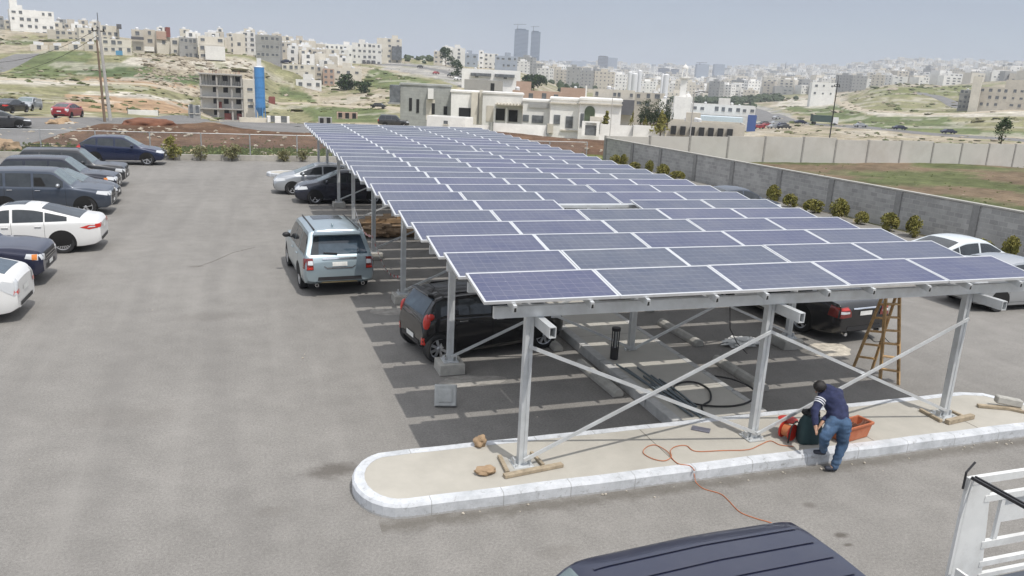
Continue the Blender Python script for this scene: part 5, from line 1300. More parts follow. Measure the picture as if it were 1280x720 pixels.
# soil mound
b = MB(); b.blob((0, 0, 0), 1, 4, .14, 3, (2.5, 1.7, .75), fr=2.2); o = b.build('soil_mound', mat('red_soil', (.16, .07, .042), 1, 0, .2, 2, .8, 10, coords='pos'), smooth=1); p = at(188, 158, 0); o.location = (p.x, p.y, 0); tag(o, 'heap of red soil at the edge of the brown field', 'soil heap')
b = MB()
for i in range(3): pass
for i, (u, w, r, sc_) in enumerate([(67, 158, .55, (1.3, 1, .7)), (82, 157, .6, (1.4, 1, .8)), (88, 158, .4, (1.2, 1, .7))]):
    p = at(u, w, 0); b = MB(); b.blob((0, 0, .1), r, 3, .4, i+20, sc_, fr=2); o = b.build('boulder', M_stone if i < 2 else M_lit, smooth=.8); o.location = (p.x, p.y, 0); tag(o, ['reddish boulder at the road edge left of the red car', 'larger reddish boulder in front of the red car', 'pale boulder beside the reddish ones near the red car'][i], 'boulder')
for i, (u, w) in enumerate([(2, 185), (10, 188), (-12, 190)]):
    p = at(u, w, 0); b = MB(); b.blob((0, 0, .2), .5, 3, .4, i+40, (1.3, 1, .8), fr=2); o = b.build('boulder', M_stone, smooth=.8); o.location = (p.x, p.y, 0); tag(o, 'tan boulder behind the low wall at the left edge', 'boulder', 'tan boulders by the low wall')
# ------------------------------------------------------------------ roads beyond the lot
def ribbon(name, pts, width, m, lift=.12, step=4.):
    P = [hit(u, w) for u, w in pts]; Q = smooth_path(P, 14); b = MB(); prev = None
    L2 = []
    for i, p in enumerate(Q):
        d = Q[min(i+1, len(Q)-1)]-Q[max(i-1, 0)]; d.z = 0
        if d.length < 1e-3: continue
        d.normalize(); s = Vector((-d.y, d.x, 0))*width/2; row = []
        for k in (-2.5, -2, -1, 0, 1, 2, 2.5):
            q = p+s*(k/2); q.z = terr(q.x, q.y)+(lift*.6+.02*((Q[i]-CAM).length/100) if abs(k) < 2.2 else -.35); row.append(q)
        L2.append(row)
    for r0, r1 in zip(L2, L2[1:]):
        for k in range(6): b.face([r0[k], r1[k], r1[k+1], r0[k+1]])
    return struct(b.build(name, m, smooth=1.))
M_track = mat('pale_track', (.38, .33, .25), 1, 0, .15, .3, coords='pos')
ribbon('street', [(-330, 172), (-150, 163), (-20, 156), (60, 151.5), (130, 149.5), (200, 150.5), (270, 152.5), (340, 155.5), (420, 158.5), (520, 161)], 9.5, M_road)
ribbon('side_street', [(-260, 214), (-130, 190), (-50, 172), (5, 160), (55, 151.5)], 10, M_road, .10)
ribbon('dirt_track', [(335, 127), (395, 130), (460, 134), (515, 140), (560, 147)], 4.5, M_track)
ribbon('hill_road', [(640, 124), (605, 108), (578, 97), (545, 88), (505, 82), (470, 81)], 10, M_road, .2)
ribbon('valley_road', [(860, 166), (930, 158), (985, 153), (1040, 157), (1120, 163.5), (1200, 170.5), (1290, 177), (1400, 185), (1500, 192)], 10, M_road)
ribbon('highway', [(800, 108), (850, 117), (890, 126), (930, 136), (960, 146), (985, 153)], 14, M_road, .3)
ribbon('field_path', [(1042, 123), (1058, 132), (1088, 139), (1150, 143), (1225, 141), (1300, 138), (1400, 137)], 6, M_track)
ribbon('field_road', [(1150, 116), (1175, 123), (1190, 130), (1212, 136)], 8, M_road)
ribbon('upper_street', [(-60, 96), (-10, 88), (14, 78), (34, 68)], 7, M_road); ribbon('terrace_street', [(296, 63), (322, 69), (345, 77), (368, 88)], 8, M_road, .2)
ribbon('terrace_track', [(-80, 99), (0, 99), (60, 101), (130, 104), (200, 109), (250, 114)], 4, M_track)

# ------------------------------------------------------------------ buildings
def wallmat(name, col, var=.12):
    m, t, b = base(name); p = t.obj(); n = t.ramp(t.noise(p, .25, 5, .65), [(.3, tuple(c*(1-var) for c in col)), (.7, tuple(min(1, c*(1+var*.6)) for c in col))])
    st = t.ramp(t.noise(p, 1.3, 6, .75), [(.2, (.85,)*3), (.7, (1.05,)*3)]); c = t.mix(1., n, st, 'MULTIPLY')
    t.link(c, b.inputs['Base Color']); b.inputs['Roughness'].default_value = .9; return m
W = dict(white=wallmat('white_stone', (.72, .71, .68)), cream=wallmat('cream_stone', (.65, .61, .53)), beige=wallmat('beige_stone', (.55, .51, .44)), grey=wallmat('grey_render', (.34, .34, .33)), blue=wallmat('blue_grey_render', (.36, .40, .46)),
         pink=wallmat('pink_stone', (.46, .33, .26)), dark=wallmat('dark_cladding', (.12, .12, .13)), bright=wallmat('white_plaster', (.84, .83, .80)), conc=wallmat('bare_concrete', (.36, .35, .33)), haze=wallmat('glass_tower', (.05, .085, .14)))
M_win = mat('window_glass', (.13, .14, .15), .25, var=.4, scale=.8); M_open = mat('dark_opening', (.018, .018, .018), .9); M_roof = mat('flat_roof', (.36, .34, .30), .95, scale=.4)
M_tank = mat('white_tank', (.66, .67, .68), .5)
_wm = {}
def win_obj(parent, x, z, w_, h_, face, mtr=None, name='window', depth=.06):
    key = (round(w_, 1), round(h_, 1), mtr.name if mtr else '')
    if key not in _wm:
        b = MB(); b.bx(-w_/2, w_/2, -depth, .02, -h_/2, h_/2, 0); b.bx(-w_/2-.08, w_/2+.08, -depth-.06, .02, -h_/2-.1, -h_/2-.002, 1)
        o = b.build(name, [mtr or M_win, W['cream']]); _wm[key] = o.data; bpy.data.objects.remove(o)
    o = bpy.data.objects.new(name, _wm[key]); C.objects.link(o); o.parent = parent
    L_, D_ = face[1], face[2]
    if face[0] == 'f': o.location = (x, 0, z)
    elif face[0] == 'l': o.location = (0, x, z); o.rotation_euler = (0, 0, R(-90))
    else: o.location = (L_, x, z); o.rotation_euler = (0, 0, R(90))
    return o
def building(u0, u1, wt, wb, d, col, fl, cols, label, yaw=0., cat='building', group=None, parts=True, ww=1.3, depth=None, extras=(), seed=None, name='building', winm=None, wh=1.4, tanks=True):
    rnd = random.Random(int(u0*7+wt*13))
    if d is None: q = hit((u0+u1)/2, wb); d = math.hypot(q.x-CAM.x, q.y-CAM.y)
    a = at_d(u0, wb, d); c = at_d(u1, wb, d); wd = c-a; wd.z = 0; Lr = wd.length
    ang = math.atan2(wd.y, wd.x)+R(yaw); L = Lr/max(.6, math.cos(R(yaw))+.0); D_ = depth or max(8, min(16, L*.8))
    if depth is None and yaw: D_ = min(D_, 12)
    mid = (a+c)/2; fwd = Vector((-math.sin(ang), math.cos(ang), 0)); org = mid-Vector((math.cos(ang), math.sin(ang), 0))*L/2
    top = at_d((u0+u1)/2, wt, d).z; zb = at_d((u0+u1)/2, wb, d).z; pts = [org+Vector((math.cos(ang), math.sin(ang), 0))*x+fwd*y for x in (0, L) for y in (0, D_)]
    lo = min([terr(p.x, p.y) for p in pts]+[zb])-1.; H_ = top-zb
    base_ = (org.x, org.y, zb)
    WM = W[col] if isinstance(col, str) else col
    def shell(b, mi=0):
        b.bx(0, L, 0, D_, lo-zb, H_-.5, 0); 
        t_ = .25
        b.bx(0, L, 0, t_, H_-.5, H_, 0); b.bx(0, L, D_-t_, D_, H_-.5, H_, 0); b.bx(0, t_, t_, D_-t_, H_-.5, H_, 0); b.bx(L-t_, L, t_, D_-t_, H_-.5, H_, 0)
    fh = H_/fl
    if not parts:
        b = MB(); shell(b)
        for f in range(fl):
            z = fh*(f+.55)
            for k in range(cols):
                if rnd.random() < .15: continue
                x = L*(k+.5)/cols; w2 = min(ww, L/cols*.6)
                b.bx(x-w2/2, x+w2/2, -.05, .02, z-wh/2, z+wh/2, 1)
            for k in range(max(1, cols//2)):
                y = D_*(k+.5)/max(1, cols//2)
                for X_ in (-.05, L-.02): b.bx(X_, X_+.07, y-ww/2, y+ww/2, z-wh/2, z+wh/2, 1)
        if tanks:
            for k in range(rnd.randint(1, 3)): x, y = rnd.uniform(1, L-2), rnd.uniform(1, D_-2); s = rnd.uniform(.6, 1.2); b.bx(x, x+s*1.4, y, y+s, H_-.5, H_+s, 2)
        if D_ > 6 and L > 6 and rnd.random() < .5: x = rnd.uniform(.5, max(.6, L-4.5)); b.bx(x, x+3.5, D_*.3, D_*.3+3.5, H_-.5, H_+2.2, 0)
        o = b.build(name, [WM, M_win, M_tank]); o.location = base_; o.rotation_euler = (0, 0, ang); tag(o, label, cat, group); return o
    t = thing(name, label, cat, base_, ang, group); b = MB(); shell(b); b.build('wall', WM, t)
    b = MB(); b.bx(.25, L-.25, .25, D_-.25, H_-.495, H_-.46); b.build('roof', M_roof, t)
    for f in range(fl):
        z = fh*(f+.55)
        b = MB(); b.bx(-.06, L+.06, -.06, D_+.06, fh*(f+1)-.18, fh*(f+1)-.02) if f < fl-1 else None
        if b.v and cols > 1: b.build('string_course', WM, t)
        for k in range(cols):
            if rnd.random() < (.22 if cols > 2 else .05): continue
            x = L*(k+.5)/cols+(rnd.uniform(-.3, .3) if L > 6 else 0); win_obj(t, x, z+rnd.uniform(-.1, .1), min(rnd.choice([ww*.7, ww*.9, ww*1.1]), L/cols*.55), wh*rnd.choice([.7, .85, 1]), ('f', L, D_), winm)
        if abs(yaw) > 5:
            n = 2 if D_ > 9 else 1
            for k in range(n): win_obj(t, D_*(k+.5)/n, z, ww*.8, wh, ('l' if yaw < 0 else 'r', L, D_), winm)
    if tanks:
        for k in range(rnd.randint(1, 3)):
            x, y = rnd.uniform(1, max(1.2, L-2)), rnd.uniform(1, D_-2); s = rnd.uniform(.6, 1.1); b = MB()
            b.lathe([(.001, 0), (s*.55, 0), (s*.6, .1), (s*.6, s*1.1), (s*.3, s*1.3), (.001, s*1.35)], 12, 'z', (x, y, H_-.46)); b.build('water_tank', M_tank, t, smooth=.8)
        if rnd.random() < .6 and L > 7: x = rnd.uniform(.5, L-4.5); b = MB(); b.bx(x, x+3.6, D_*.35, D_*.35+3.5, H_-.46, H_+2.1); b.build('stair_house', WM, t)
    for e in extras: e(t, L, D_, H_, fh, WM)
    return t
def balc(f0, x0, x1):
    def g(t, L, D_, H_, fh, WM):
        b = MB(); z = fh*f0; b.bx(L*x0, L*x1, -1.3, -.061, z-.15, z); b.bx(L*x0, L*x1, -1.3, -1.2, z, z+.9); b.bx(L*x0, L*x0+.1, -1.2, -.061, z, z+.9); b.bx(L*x1-.1, L*x1, -1.2, -.061, z, z+.9); b.build('balcony', WM, t)
    return g
def addbox(nm, x0, x1, y0, y1, z0, z1, m):   # fractions of L, D, metres in z relative to top if negative flag
    def g(t, L, D_, H_, fh, WM):
        b = MB(); b.bx(L*x0, L*x1, D_*y0 if abs(y0) <= 1 else y0, D_*y1 if abs(y1) <= 1 else y1, z0 if z0 < 900 else H_+z0-1000, z1 if z1 < 900 else H_+z1-1000); b.build(nm, m, t)
    return g
M_rust = mat('rust_red_sheet', (.22, .07, .06), .8, scale=.6)
HB = [
 (15, 70, 13, 46, 450, 'bright', 4, 6, 'large white four-storey building on top of the left hill', 4, (addbox('roof_tower', .03, .2, .2, .6, 999.5, 1004.5, W['bright']), addbox('red_annex', -.15, .32, -2.5, -.3, -2, 1.6, M_rust))),
 (-6, 7, 20, 45, 455, 'grey', 3, 2, 'grey house at the very left edge of the hilltop', 0, ()),
 (7.5, 15, 25, 44, 470, 'beige', 3, 1, 'narrow beige house squeezed left of the large white hilltop building', 0, ()),
 (72, 84, 24, 40, 480, 'grey', 3, 1, 'dark grey narrow house right behind the large white hilltop building', 0, ()),
 (82, 116, 30, 46, 470, 'beige', 2, 5, 'wide beige house on the skyline between the white block and the utility poles', 0, ()),
 (60, 101, 38, 52, 400, 'beige', 2, 5, 'low beige house with a row of five windows below the white hilltop building', -3, ()),
 (100, 118, 35, 56, 385, 'cream', 2, 2, 'cream house just left of the utility poles on the hill', 6, ()),
 (120, 150, 32, 53, 350, 'cream', 3, 4, 'cream three-storey house directly right of the utility poles', 0, (addbox('dark_awning', .9, 1.1, -1, -.1, 999, 1000.5, W['dark']),)),
 (128, 165, 49, 67, 315, 'cream', 2, 4, 'low cream house with a blue tarpaulin below the cream three-storey house', 0, (addbox('blue_tarpaulin', .45, .68, -2.5, -.2, -.5, 1.0, mat('blue_tarp', (.10, .28, .45), .7)),)),
 (166, 181, 37, 66, 330, 'beige', 3, 1, 'tall beige house with a dark awning across its middle floor', 0, (addbox('dark_awning', -.05, 1.0, -2., -.1, 4.6, 5.6, W['dark']),)),
 (181, 196, 37, 66, 335, 'beige', 3, 1, 'beige house with a white awning left of the red-topped house', 0, (addbox('white_awning', -.1, .8, -2., -.1, .5, 2.2, W['bright']),)),
 (197, 214, 39, 68, 330, 'cream', 3, 1, 'narrow cream house with a red box on its roof corner', 5, (addbox('red_roof_box', .72, 1.02, -.1, .6, 998, 1001.5, M_rust), addbox('pink_upper_wall', -.01, .72, -.08, -.01, 997, 999.8, W['pink']))),
 (214, 225, 48, 70, 325, 'cream', 2, 1, 'small cream house right of the red-topped house', 0, ()),
 (225, 248, 47, 74, 320, 'grey', 3, 4, 'grey three-storey house with a row of columns at ground level', 0, ()),
 (249, 281, 46, 75, 315, 'cream', 3, 3, 'pale patched building whose blank lower wall faces the field', 0, (addbox('blank_wall', .25, 1.02, -.4, -.07, 0, 4.8, W['white']),)),
 (272, 279, 35, 50, 420, 'white', 2, 1, 'slim white tower house on the skyline above the pale patched building', 0, ()),
 (284, 302, 42, 62, 390, 'beige', 3, 2, 'beige house behind the top of the terrace street', 0, ()),
 (303, 320, 40, 66, 370, 'white', 4, 2, 'white four-storey house left of the grey five-bay house', 0, ()),
 (320, 350, 44, 74, 345, 'grey', 3, 5, 'grey house with columns and five bays beside the terrace street', -8, ()),
 (338, 352, 46, 62, 400, 'white', 3, 2, 'small white house behind the grey five-bay house', 0, ()),
 (351, 372, 53, 76, 380, 'beige', 3, 3, 'beige house above the terrace left of the cream double house', 0, ()),
 (372, 390, 59, 78, 385, 'cream', 2, 3, 'cream double house below the long white school', 0, ()),
 (390, 408, 62, 82, 380, 'beige', 2, 2, 'second beige house below the long white school', 0, ()),
 (353, 374, 80, 98, 335, 'cream', 2, 3, 'cream two-storey house, leftmost of the middle terrace', 0, ()),
 (374, 394, 81, 104, 335, 'cream', 3, 3, 'cream three-storey house in the middle terrace', 0, (balc(1, .1, .6),)),
 (394, 404, 83, 104, 345, 'beige', 3, 1, 'narrow beige house in the middle terrace', 0, ()),
 (404, 418, 86, 107, 340, 'pink', 3, 2, 'brownish house in the middle terrace left of the round trees', 0, ()),
 (418, 452, 85, 110, 350, 'cream', 2, 3, 'long cream house in the middle terrace behind the round trees', 0, ()),
 (370, 402, 100, 112, 310, 'white', 1, 3, 'low white shed below the middle terrace', 0, ()),
 (385, 440, 55, 80, 500, 'bright', 3, 10, 'long white school building on the ridge', 0, ()),
 (440, 477, 54, 82, 475, 'white', 4, 6, 'white four-storey office with dark ground-floor bays on the ridge', 0, (addbox('dark_bay', .35, .45, -.12, -.01, .2, 3, W['dark']), addbox('dark_bay', .5, .6, -.12, -.01, .2, 3, W['dark']), addbox('dark_bay', .66, .78, -.12, -.01, .2, 3, W['dark']))),
 (471, 502, 48, 80, 500, 'cream', 5, 3, 'tall cream office with a dark glass front on the ridge', 0, (addbox('glass_front', .6, 1.0, -.15, -.01, 2.5, 10.5, M_win),)),
 (553, 566, 58, 82, 520, 'bright', 5, 1, 'white narrow block beside the dark conifer on the far ridge', 0, ()),
 (566, 581, 60, 84, 515, 'white', 5, 1, 'white block with stacked windows right of the dark conifer', 0, ()),
 (542, 554, 64, 80, 560, 'beige', 3, 2, 'beige block left of the white narrow block on the far ridge', 0, ()),
 (581, 597, 67, 84, 540, 'blue', 2, 2, 'blue-grey showroom between the white blocks', 0, ()),
 (598, 604, 63, 88, 510, 'bright', 4, 1, 'bright white stair block left of the blue-grey workshop', 0, ()),
 (604, 622, 67, 88, 515, 'white', 4, 3, 'white workshop block on the far ridge', 0, ()),
 (618, 646, 70, 94, 480, 'blue', 3, 4, 'blue-grey workshop with small windows', 0, ()),
 (577, 650, 87, 106, 330, 'bright', 1, 2, 'long low white garage with band windows', 0, (addbox('band_window', .15, .5, -.1, -.01, 3.2, 4.4, M_win), addbox('band_window', .56, .9, -.1, -.01, 3.2, 4.4, M_win))),
 (1013, 1043, 103, 122, 560, 'bright', 2, 3, 'white villa standing alone in the fields', 8, ()),
 (700, 731, 110, 126, 210, 'pink', 1, 1, 'pink stone house with an arched niche behind the villas', 0, (addbox('white_edge_wall', 1.0, 1.06, 0, .5, -2, 4, W['bright']),)),
 (640, 702, 114, 128, 190, 'pink', 1, 4, 'long unfinished pinkish building behind the villas', 0, ()),
 (740, 792, 112, 138, 235, 'cream', 2, 7, 'cream showroom with a dark glass ground floor', 0, (addbox('glass_ground_floor', 0.0, 1.0, -.3, -.07, -1, 3.2, W['dark']),)),
 (791, 826, 116, 144, 250, 'beige', 3, 3, 'beige three-storey block left of the mosque', -6, ()),
 (824, 838, 124, 148, 235, 'grey', 3, 1, 'white open stair frame and grey block beside the mosque', 0, (addbox('white_frame', -.1, .5, -.6, -.1, -1, 5.5, W['bright']),)),
 (862, 942, 131, 156, 270, 'white', 2, 9, 'long low shop building with a blue-white shopfront strip', 3, (addbox('shopfront_strip', 0., .8, -.7, -.1, 1.2, 2.8, mat('pale_blue_sign', (.55, .64, .70), .6)),)),
 (832, 930, 153, 171, 205, 'beige', 1, 0, 'low arcaded beige building behind the precast wall', 2, tuple(addbox('arch_opening', .06+.12*k, .13+.12*k, -.1, -.01, .2, 2.3, M_open) for k in range(7))),
]
for (u0, u1, wt, wb, d, col, fl, cols, lab, yaw, ex_) in HB:
    building(u0, u1, wt, wb, d, col, fl, cols, lab, yaw, extras=ex_, parts=True, ww=1.5 if cols else 1, cat='house' if 'house' in lab else 'building', name='house' if 'house' in lab else 'building')
building(1210, 1330, 110, 137, 420, 'beige', 3, 12, 'wide unfinished beige stone building at the right edge of the fields', 0, extras=(addbox('pale_tower', .0, .10, -1.5, -.3, -2, 13.5, W['cream']), addbox('upper_storey', .35, 1.0, .1, .9, 999, 1003.5, W['beige'])))
building(1196, 1212, 112, 137, 430, 'grey', 4, 3, 'grey shaded wing left of the wide unfinished stone building', 0)
def rows(lst, col, grp, lab):
    for i, (u0, u1, wt, wb, d) in enumerate(lst):
        if d is None: q = hit((u0+u1)/2, wb); d = math.hypot(q.x-CAM.x, q.y-CAM.y)
        building(u0, u1, wt, wb, d, col[i % len(col)], max(1, round((wb-wt)/F_PX*d/3.1)), max(1, int((u1-u0)*d/F_PX/4)), lab, 0, parts=False, group=grp, cat='house', name='house')
rows([(38, 60, 56, 63, None), (62, 80, 57, 63.5, None), (86, 104, 55, 63, None), (106, 122, 55, 64, None), (146, 160, 62, 69, None)], ['cream', 'beige'], 'small sheds and houses at the foot of the left hill', 'low weathered house at the foot of the left hill above the green slope')
rows([(232, 246, 42, 50, 420), (252, 268, 44, 50, 430), (288, 298, 46, 54, 440), (305, 318, 36, 44, 470), (356, 366, 48, 56, 450), (368, 384, 50, 60, 460), (322, 334, 40, 48, 480), (196, 206, 34, 40, 420), (340, 352, 42, 50, 470), (405, 420, 70, 84, 400), (424, 436, 72, 84, 410), (510, 520, 76, 82, 620), (524, 536, 75, 82, 640), (538, 546, 74, 80, 640)], ['cream', 'white', 'beige'], 'pale houses along the ridge skyline', 'pale flat-roofed house showing on the ridge skyline behind the nearer houses')

fl_ = []; r3 = random.Random(5)
for (ua, ub, wa, wb_, da, db, n) in ((72, 240, 40, 52, 400, 480, 12), (225, 345, 52, 66, 345, 440, 16), (330, 430, 62, 80, 390, 460, 16), (385, 460, 84, 104, 345, 380, 6), (345, 400, 78, 92, 350, 385, 8)):
    for k in range(n):
        u = r3.uniform(ua, ub); d = r3.uniform(da, db); q0 = at_d(u, yh(u), d); zt = terr(q0.x, q0.y); w = px((q0.x, q0.y, zt))[1]; hh = r3.choice([5.5, 6.5, 8, 9.5]); fl_.append((u-r3.uniform(5, 8), u+r3.uniform(5, 9), w-hh*F_PX/d, w+1, d))
rows(fl_, ['cream', 'white', 'beige', 'cream', 'bright'], 'small stone houses packed between the larger hill houses', 'small flat-roofed stone house packed among the larger houses of the left hill')
# unfinished concrete frame with stair tower
def frame_building():
    d = 205; a = at_d(252, 149, d); c = at_d(304, 149, d); e = at_d(321, 149, d); wd = c-a; wd.z = 0; ang = math.atan2(wd.y, wd.x); L = wd.length; zb = a.z; top = at_d(275, 90, d).z-zb; Lt = (e-c).length
    t = thing('unfinished_building', 'unfinished grey concrete-frame building with open floors and a cream stair tower', 'building', (a.x, a.y, zb), ang)
    fh = top/4.15
    for f in range(5):
        b = MB(); b.bx(-.2, L+.2, -.3, 9, fh*f-.28 if f else -3, fh*f); b.build('floor_slab', W['conc'], t)
    for x in (0, L*.38, L*.73, L-.25):
        for y in (0, 4.2, 8.4):
            b = MB(); b.bx(x, x+.4, y, y+.4, 0, fh*4); b.build('column', W['conc'], t)
    for f in range(4):
        b = MB(); b.bx(.4, L-.3, 1.9, 2.1, fh*f, fh*(f+1)-.29); b.build('inner_wall', W['white'], t)
        for k in (.3, .55, .85):
            b = MB(); b.bx(L*k, L*k+1.1, 1.84, 1.89, fh*f+1, fh*f+2.2); b.build('opening', M_open, t)
    for (f, x0, x1) in ((0, .55, .72), (0, .86, .98), (2-1, .42, .5)):
        b = MB(); b.bx(L*x0, L*x1, .8, 1.6, fh*f, fh*f+1.5); b.build('red_partition', M_rust, t)
    for k in range(26):
        x = L*(k+.5)/26; b = MB(); b.bar((x, .1+.7*(k % 3), fh*3), (x+random.uniform(-.2, .2), .1+.7*(k % 3), fh*4-.28), .08); b.build('prop', M_trim, t)
    b = MB(); b.bx(L+.25, L+.25+Lt, .5, 8, -3, top*.87); b.build('stair_tower', W['cream'], t)
    for z in (.30, .43, .66): win_obj(t, L+.25+Lt*.5, top*z, 1.2, .7, ('f', 0, 0)).location = (L+.25+Lt*.5, .49, top*z)
    b = MB()
    for k in range(40): x = random.uniform(0, L); b.bar((x, random.uniform(0, 8), fh*4), (x, random.uniform(0, 8), fh*4+random.uniform(.3, 1.0)), .04)
    b.build('starter_bars', M_rust, t); b = t.children[-1]
frame_building()
a = at_d(326, 146, 200); zb = a.z; Ht = at_d(326, 84, 200).z-zb
t = thing('cement_silo', 'tall blue cement silo beside the unfinished building', 'silo', (a.x, a.y, zb)); M_sb = mat('blue_silo_paint', (.06, .22, .50), .5, scale=.5)
r_ = 1.15
for k in range(4):
    b = MB(); z0 = 2.2+(Ht-2.2)*k/4; b.lathe([(r_, z0), (r_, z0+(Ht-2.2)/4-.05), (r_+.05, z0+(Ht-2.2)/4-.04), (r_+.05, z0+(Ht-2.2)/4)], 20); b.build('silo_ring', M_sb, t, smooth=.6)
b = MB(); b.lathe([(.35, .2), (r_, 2.2)], 20); b.build('hopper', M_sb, t, smooth=.6)
for k in range(4):
    b = MB(); an = k*math.pi/2+.4; b.bar((r_*math.cos(an), r_*math.sin(an), -2), (r_*math.cos(an), r_*math.sin(an), 2.4), .2); b.build('leg', M_sb, t)
b = MB(); b.lathe([(.001, Ht+.3), (.9, Ht+.1), (r_, Ht)], 20); b.bx(-.5, .5, -.5, .5, Ht+.1, Ht+2.0); b.build('filter_cap', M_tank, t)
b = MB(); b.bar((-r_-.2, 0, 1), (-r_-.2, 0, Ht), .12, .5); b.build('ladder', M_gal, t)
building(334, 362, 146, 153, 175, 'bright', 1, 2, 'white site cabin at the foot of the blue silo', 0, name='site_cabin', cat='cabin', depth=3, tanks=False)
building(299, 334, 147, 153.5, 170, 'cream', 1, 0, 'low cream boundary wall in front of the stair tower', 0, name='boundary_wall', cat='wall', depth=.4, tanks=False, parts=False)
building(336, 344, 121, 131, None, M_rust, 1, 0, 'rust-red container standing right of the blue silo', 0, name='container', cat='container', depth=3, tanks=False, parts=False)
building(236, 251, 133, 149, None, 'grey', 2, 2, 'small grey block hut left of the unfinished building', 0, name='hut', cat='hut', depth=5, tanks=False)
building(160, 198, 138, 144, None, 'white', 1, 0, 'low white ruined wall beyond the street', 0, name='ruined_wall', cat='wall', depth=1.2, tanks=False, parts=False)
building(421, 447, 141, 149, None, 'pink', 1, 3, 'small ruined brick shed on the green slope', 0, name='shed', cat='shed', depth=4, tanks=False, winm=M_open)
building(398, 415, 147, 155, None, 'grey', 1, 2, 'small grey hut just above the far canopy edge', 0, name='hut', cat='hut', depth=3, tanks=False, winm=M_open)

# ------------------------------------------------------------------ villas beyond the canopy
def villa(u0, u1, wt, wb, d, col, label, items, yaw=0, depth=10):
    a = at_d(u0, wb, d); c = at_d(u1, wb, d); wd = c-a; wd.z = 0; ang = math.atan2(wd.y, wd.x); L = wd.length; zb = at_d((u0+u1)/2, wb, d).z; s = d/F_PX
    t = thing('villa', label, 'house', (a.x, a.y, zb), ang); X_ = lambda u: (u-u0)*L/(u1-u0)
    def Z(w): return (wb-w)*s
    H_ = Z(wt); b = MB(); b.bx(0, L, 0, depth, -3, H_); b.build('wall', W[col], t)
    b = MB(); b.bx(-.15, L+.15, -.15, depth+.15, H_, H_+.28); b.build('cornice', W[col] if col != 'grey' else W['grey'], t)
    for (nm_, ua, ub, wa, wb2, y0, y1, m) in items:
        b = MB(); b.bx(X_(ua), X_(ub), y0, y1, Z(wb2), Z(wa)); b.build(nm_, m, t)
    return t
Vg, Vw, Vc = W['grey'], W['bright'], W['cream']
M_panel_g = brickmat('grey_cladding', (.36, .37, .35), (.33, .34, .325), (.28, .28, .27), 1, 1, 1.2, .45); W['gclad'] = M_panel_g
villa(500, 563, 110, 157, 132, 'gclad', 'grey-clad two-storey villa with narrow vertical windows', [('narrow_window', 511, 514.5, 125, 140, -.08, .02, M_open), ('narrow_window', 520, 523.5, 126, 142, -.08, .02, M_open), ('narrow_window', 554, 558.5, 133, 143, -.08, .02, M_open), ('white_balcony', 534, 541, 113, 125, -1.2, -.01, Vw), ('porch_recess', 532, 543, 126, 150, -.06, .02, Vc), ('door', 539, 543, 130, 143, -.10, -.065, M_open), ('glass_bay', 487, 499.8, 111, 131, -.5, 6, M_win), ('bay_slab', 485, 499.8, 131, 133, -.8, 6, Vg)])
villa(563, 602, 118, 160, 128, 'bright', 'white villa with a wide dark garage opening', [('garage_opening', 573, 587.5, 136, 151, -.10, .02, M_open), ('pier', 588, 596, 117, 155, -.7, -.01, Vc), ('pier', 598, 602, 114, 155, -.9, -.01, Vc), ('doorway', 602.5, 607, 135, 153, -.3, .2, M_open)])
villa(602, 652, 120, 163, 126, 'white', 'cream villa with a pergola and dark window openings', [('window_opening', 619, 630, 137, 151, -.12, .02, M_open), ('window_opening', 635, 646, 138, 152, -.12, .02, M_open), ('porch_recess', 607, 616, 134, 153, -.08, .02, W['beige']), ('pier', 616, 618.5, 136, 156, -.5, -.01, Vw), ('pier', 631, 633.5, 136, 156, -.5, -.01, Vw), ('pergola_beam', 618, 652, 131, 132.5, -1.6, -.01, Vc)]+[('pergola_rafter', 620+4*k, 621.2+4*k, 129.5, 131, -1.8, -.01, Vc) for k in range(8)])
villa(652, 686, 129, 167, 122, 'white', 'low white villa with two grey-framed windows', [('window', 652.5, 660, 145, 153, -.1, .02, M_win), ('window', 664, 678, 145, 154, -.1, .02, M_win), ('roof_band', 659, 684, 131, 136, -.25, -.01, Vg)])
villa(686, 722, 127, 168, 120, 'bright', 'white villa with a moulded roof band and two tall windows', [('tall_window', 691, 699, 145, 156, -.1, .02, M_win), ('tall_window', 706, 715, 146, 160, -.1, .02, M_win), ('moulding', 685, 722, 130, 131.5, -.4, -.01, Vc), ('sill_band', 700, 722, 162, 163.5, -.3, -.01, Vc), ('gate', 683, 691, 156, 167, -.5, -.02, W['beige'])])
t = villa(722, 774, 128, 170, 118, 'bright', 'white villa with a round arched green window niche', [('moulding', 721, 775, 131, 132.5, -.5, -.01, Vc), ('balustrade', 736, 751, 147, 153, -.6, -.01, Vc), ('tall_window', 724, 728, 144, 160, -.1, .02, M_win), ('gate', 731, 745, 157, 169, -1.6, -1.5, M_win), ('gate_post', 727, 731, 154, 170, -1.9, -1.3, Vw), ('gate_post', 745, 749, 154, 170, -1.9, -1.3, Vw), ('lintel', 727, 749, 152.5, 154, -1.9, -1.3, Vw)])
b = MB(); s_ = 118/F_PX; b.lathe([(.001, -.12), (6.2*s_, -.12), (6.2*s_, .01)], 24, 'y', (12.8*s_, 0, 29*s_)); b.bx(6.6*s_, 19*s_, -.12, .01, 16*s_, 29*s_); b.build('arched_window', mat('green_glass', (.10, .13, .08), .4), t)
building(533, 581, 146, 160, 100, 'bright', 1, 1, 'small white prefabricated cabin with a pale blue side beside the grey-clad villa', -20, name='prefab_cabin', cat='cabin', depth=3.2, tanks=False, ww=.6, wh=.6)
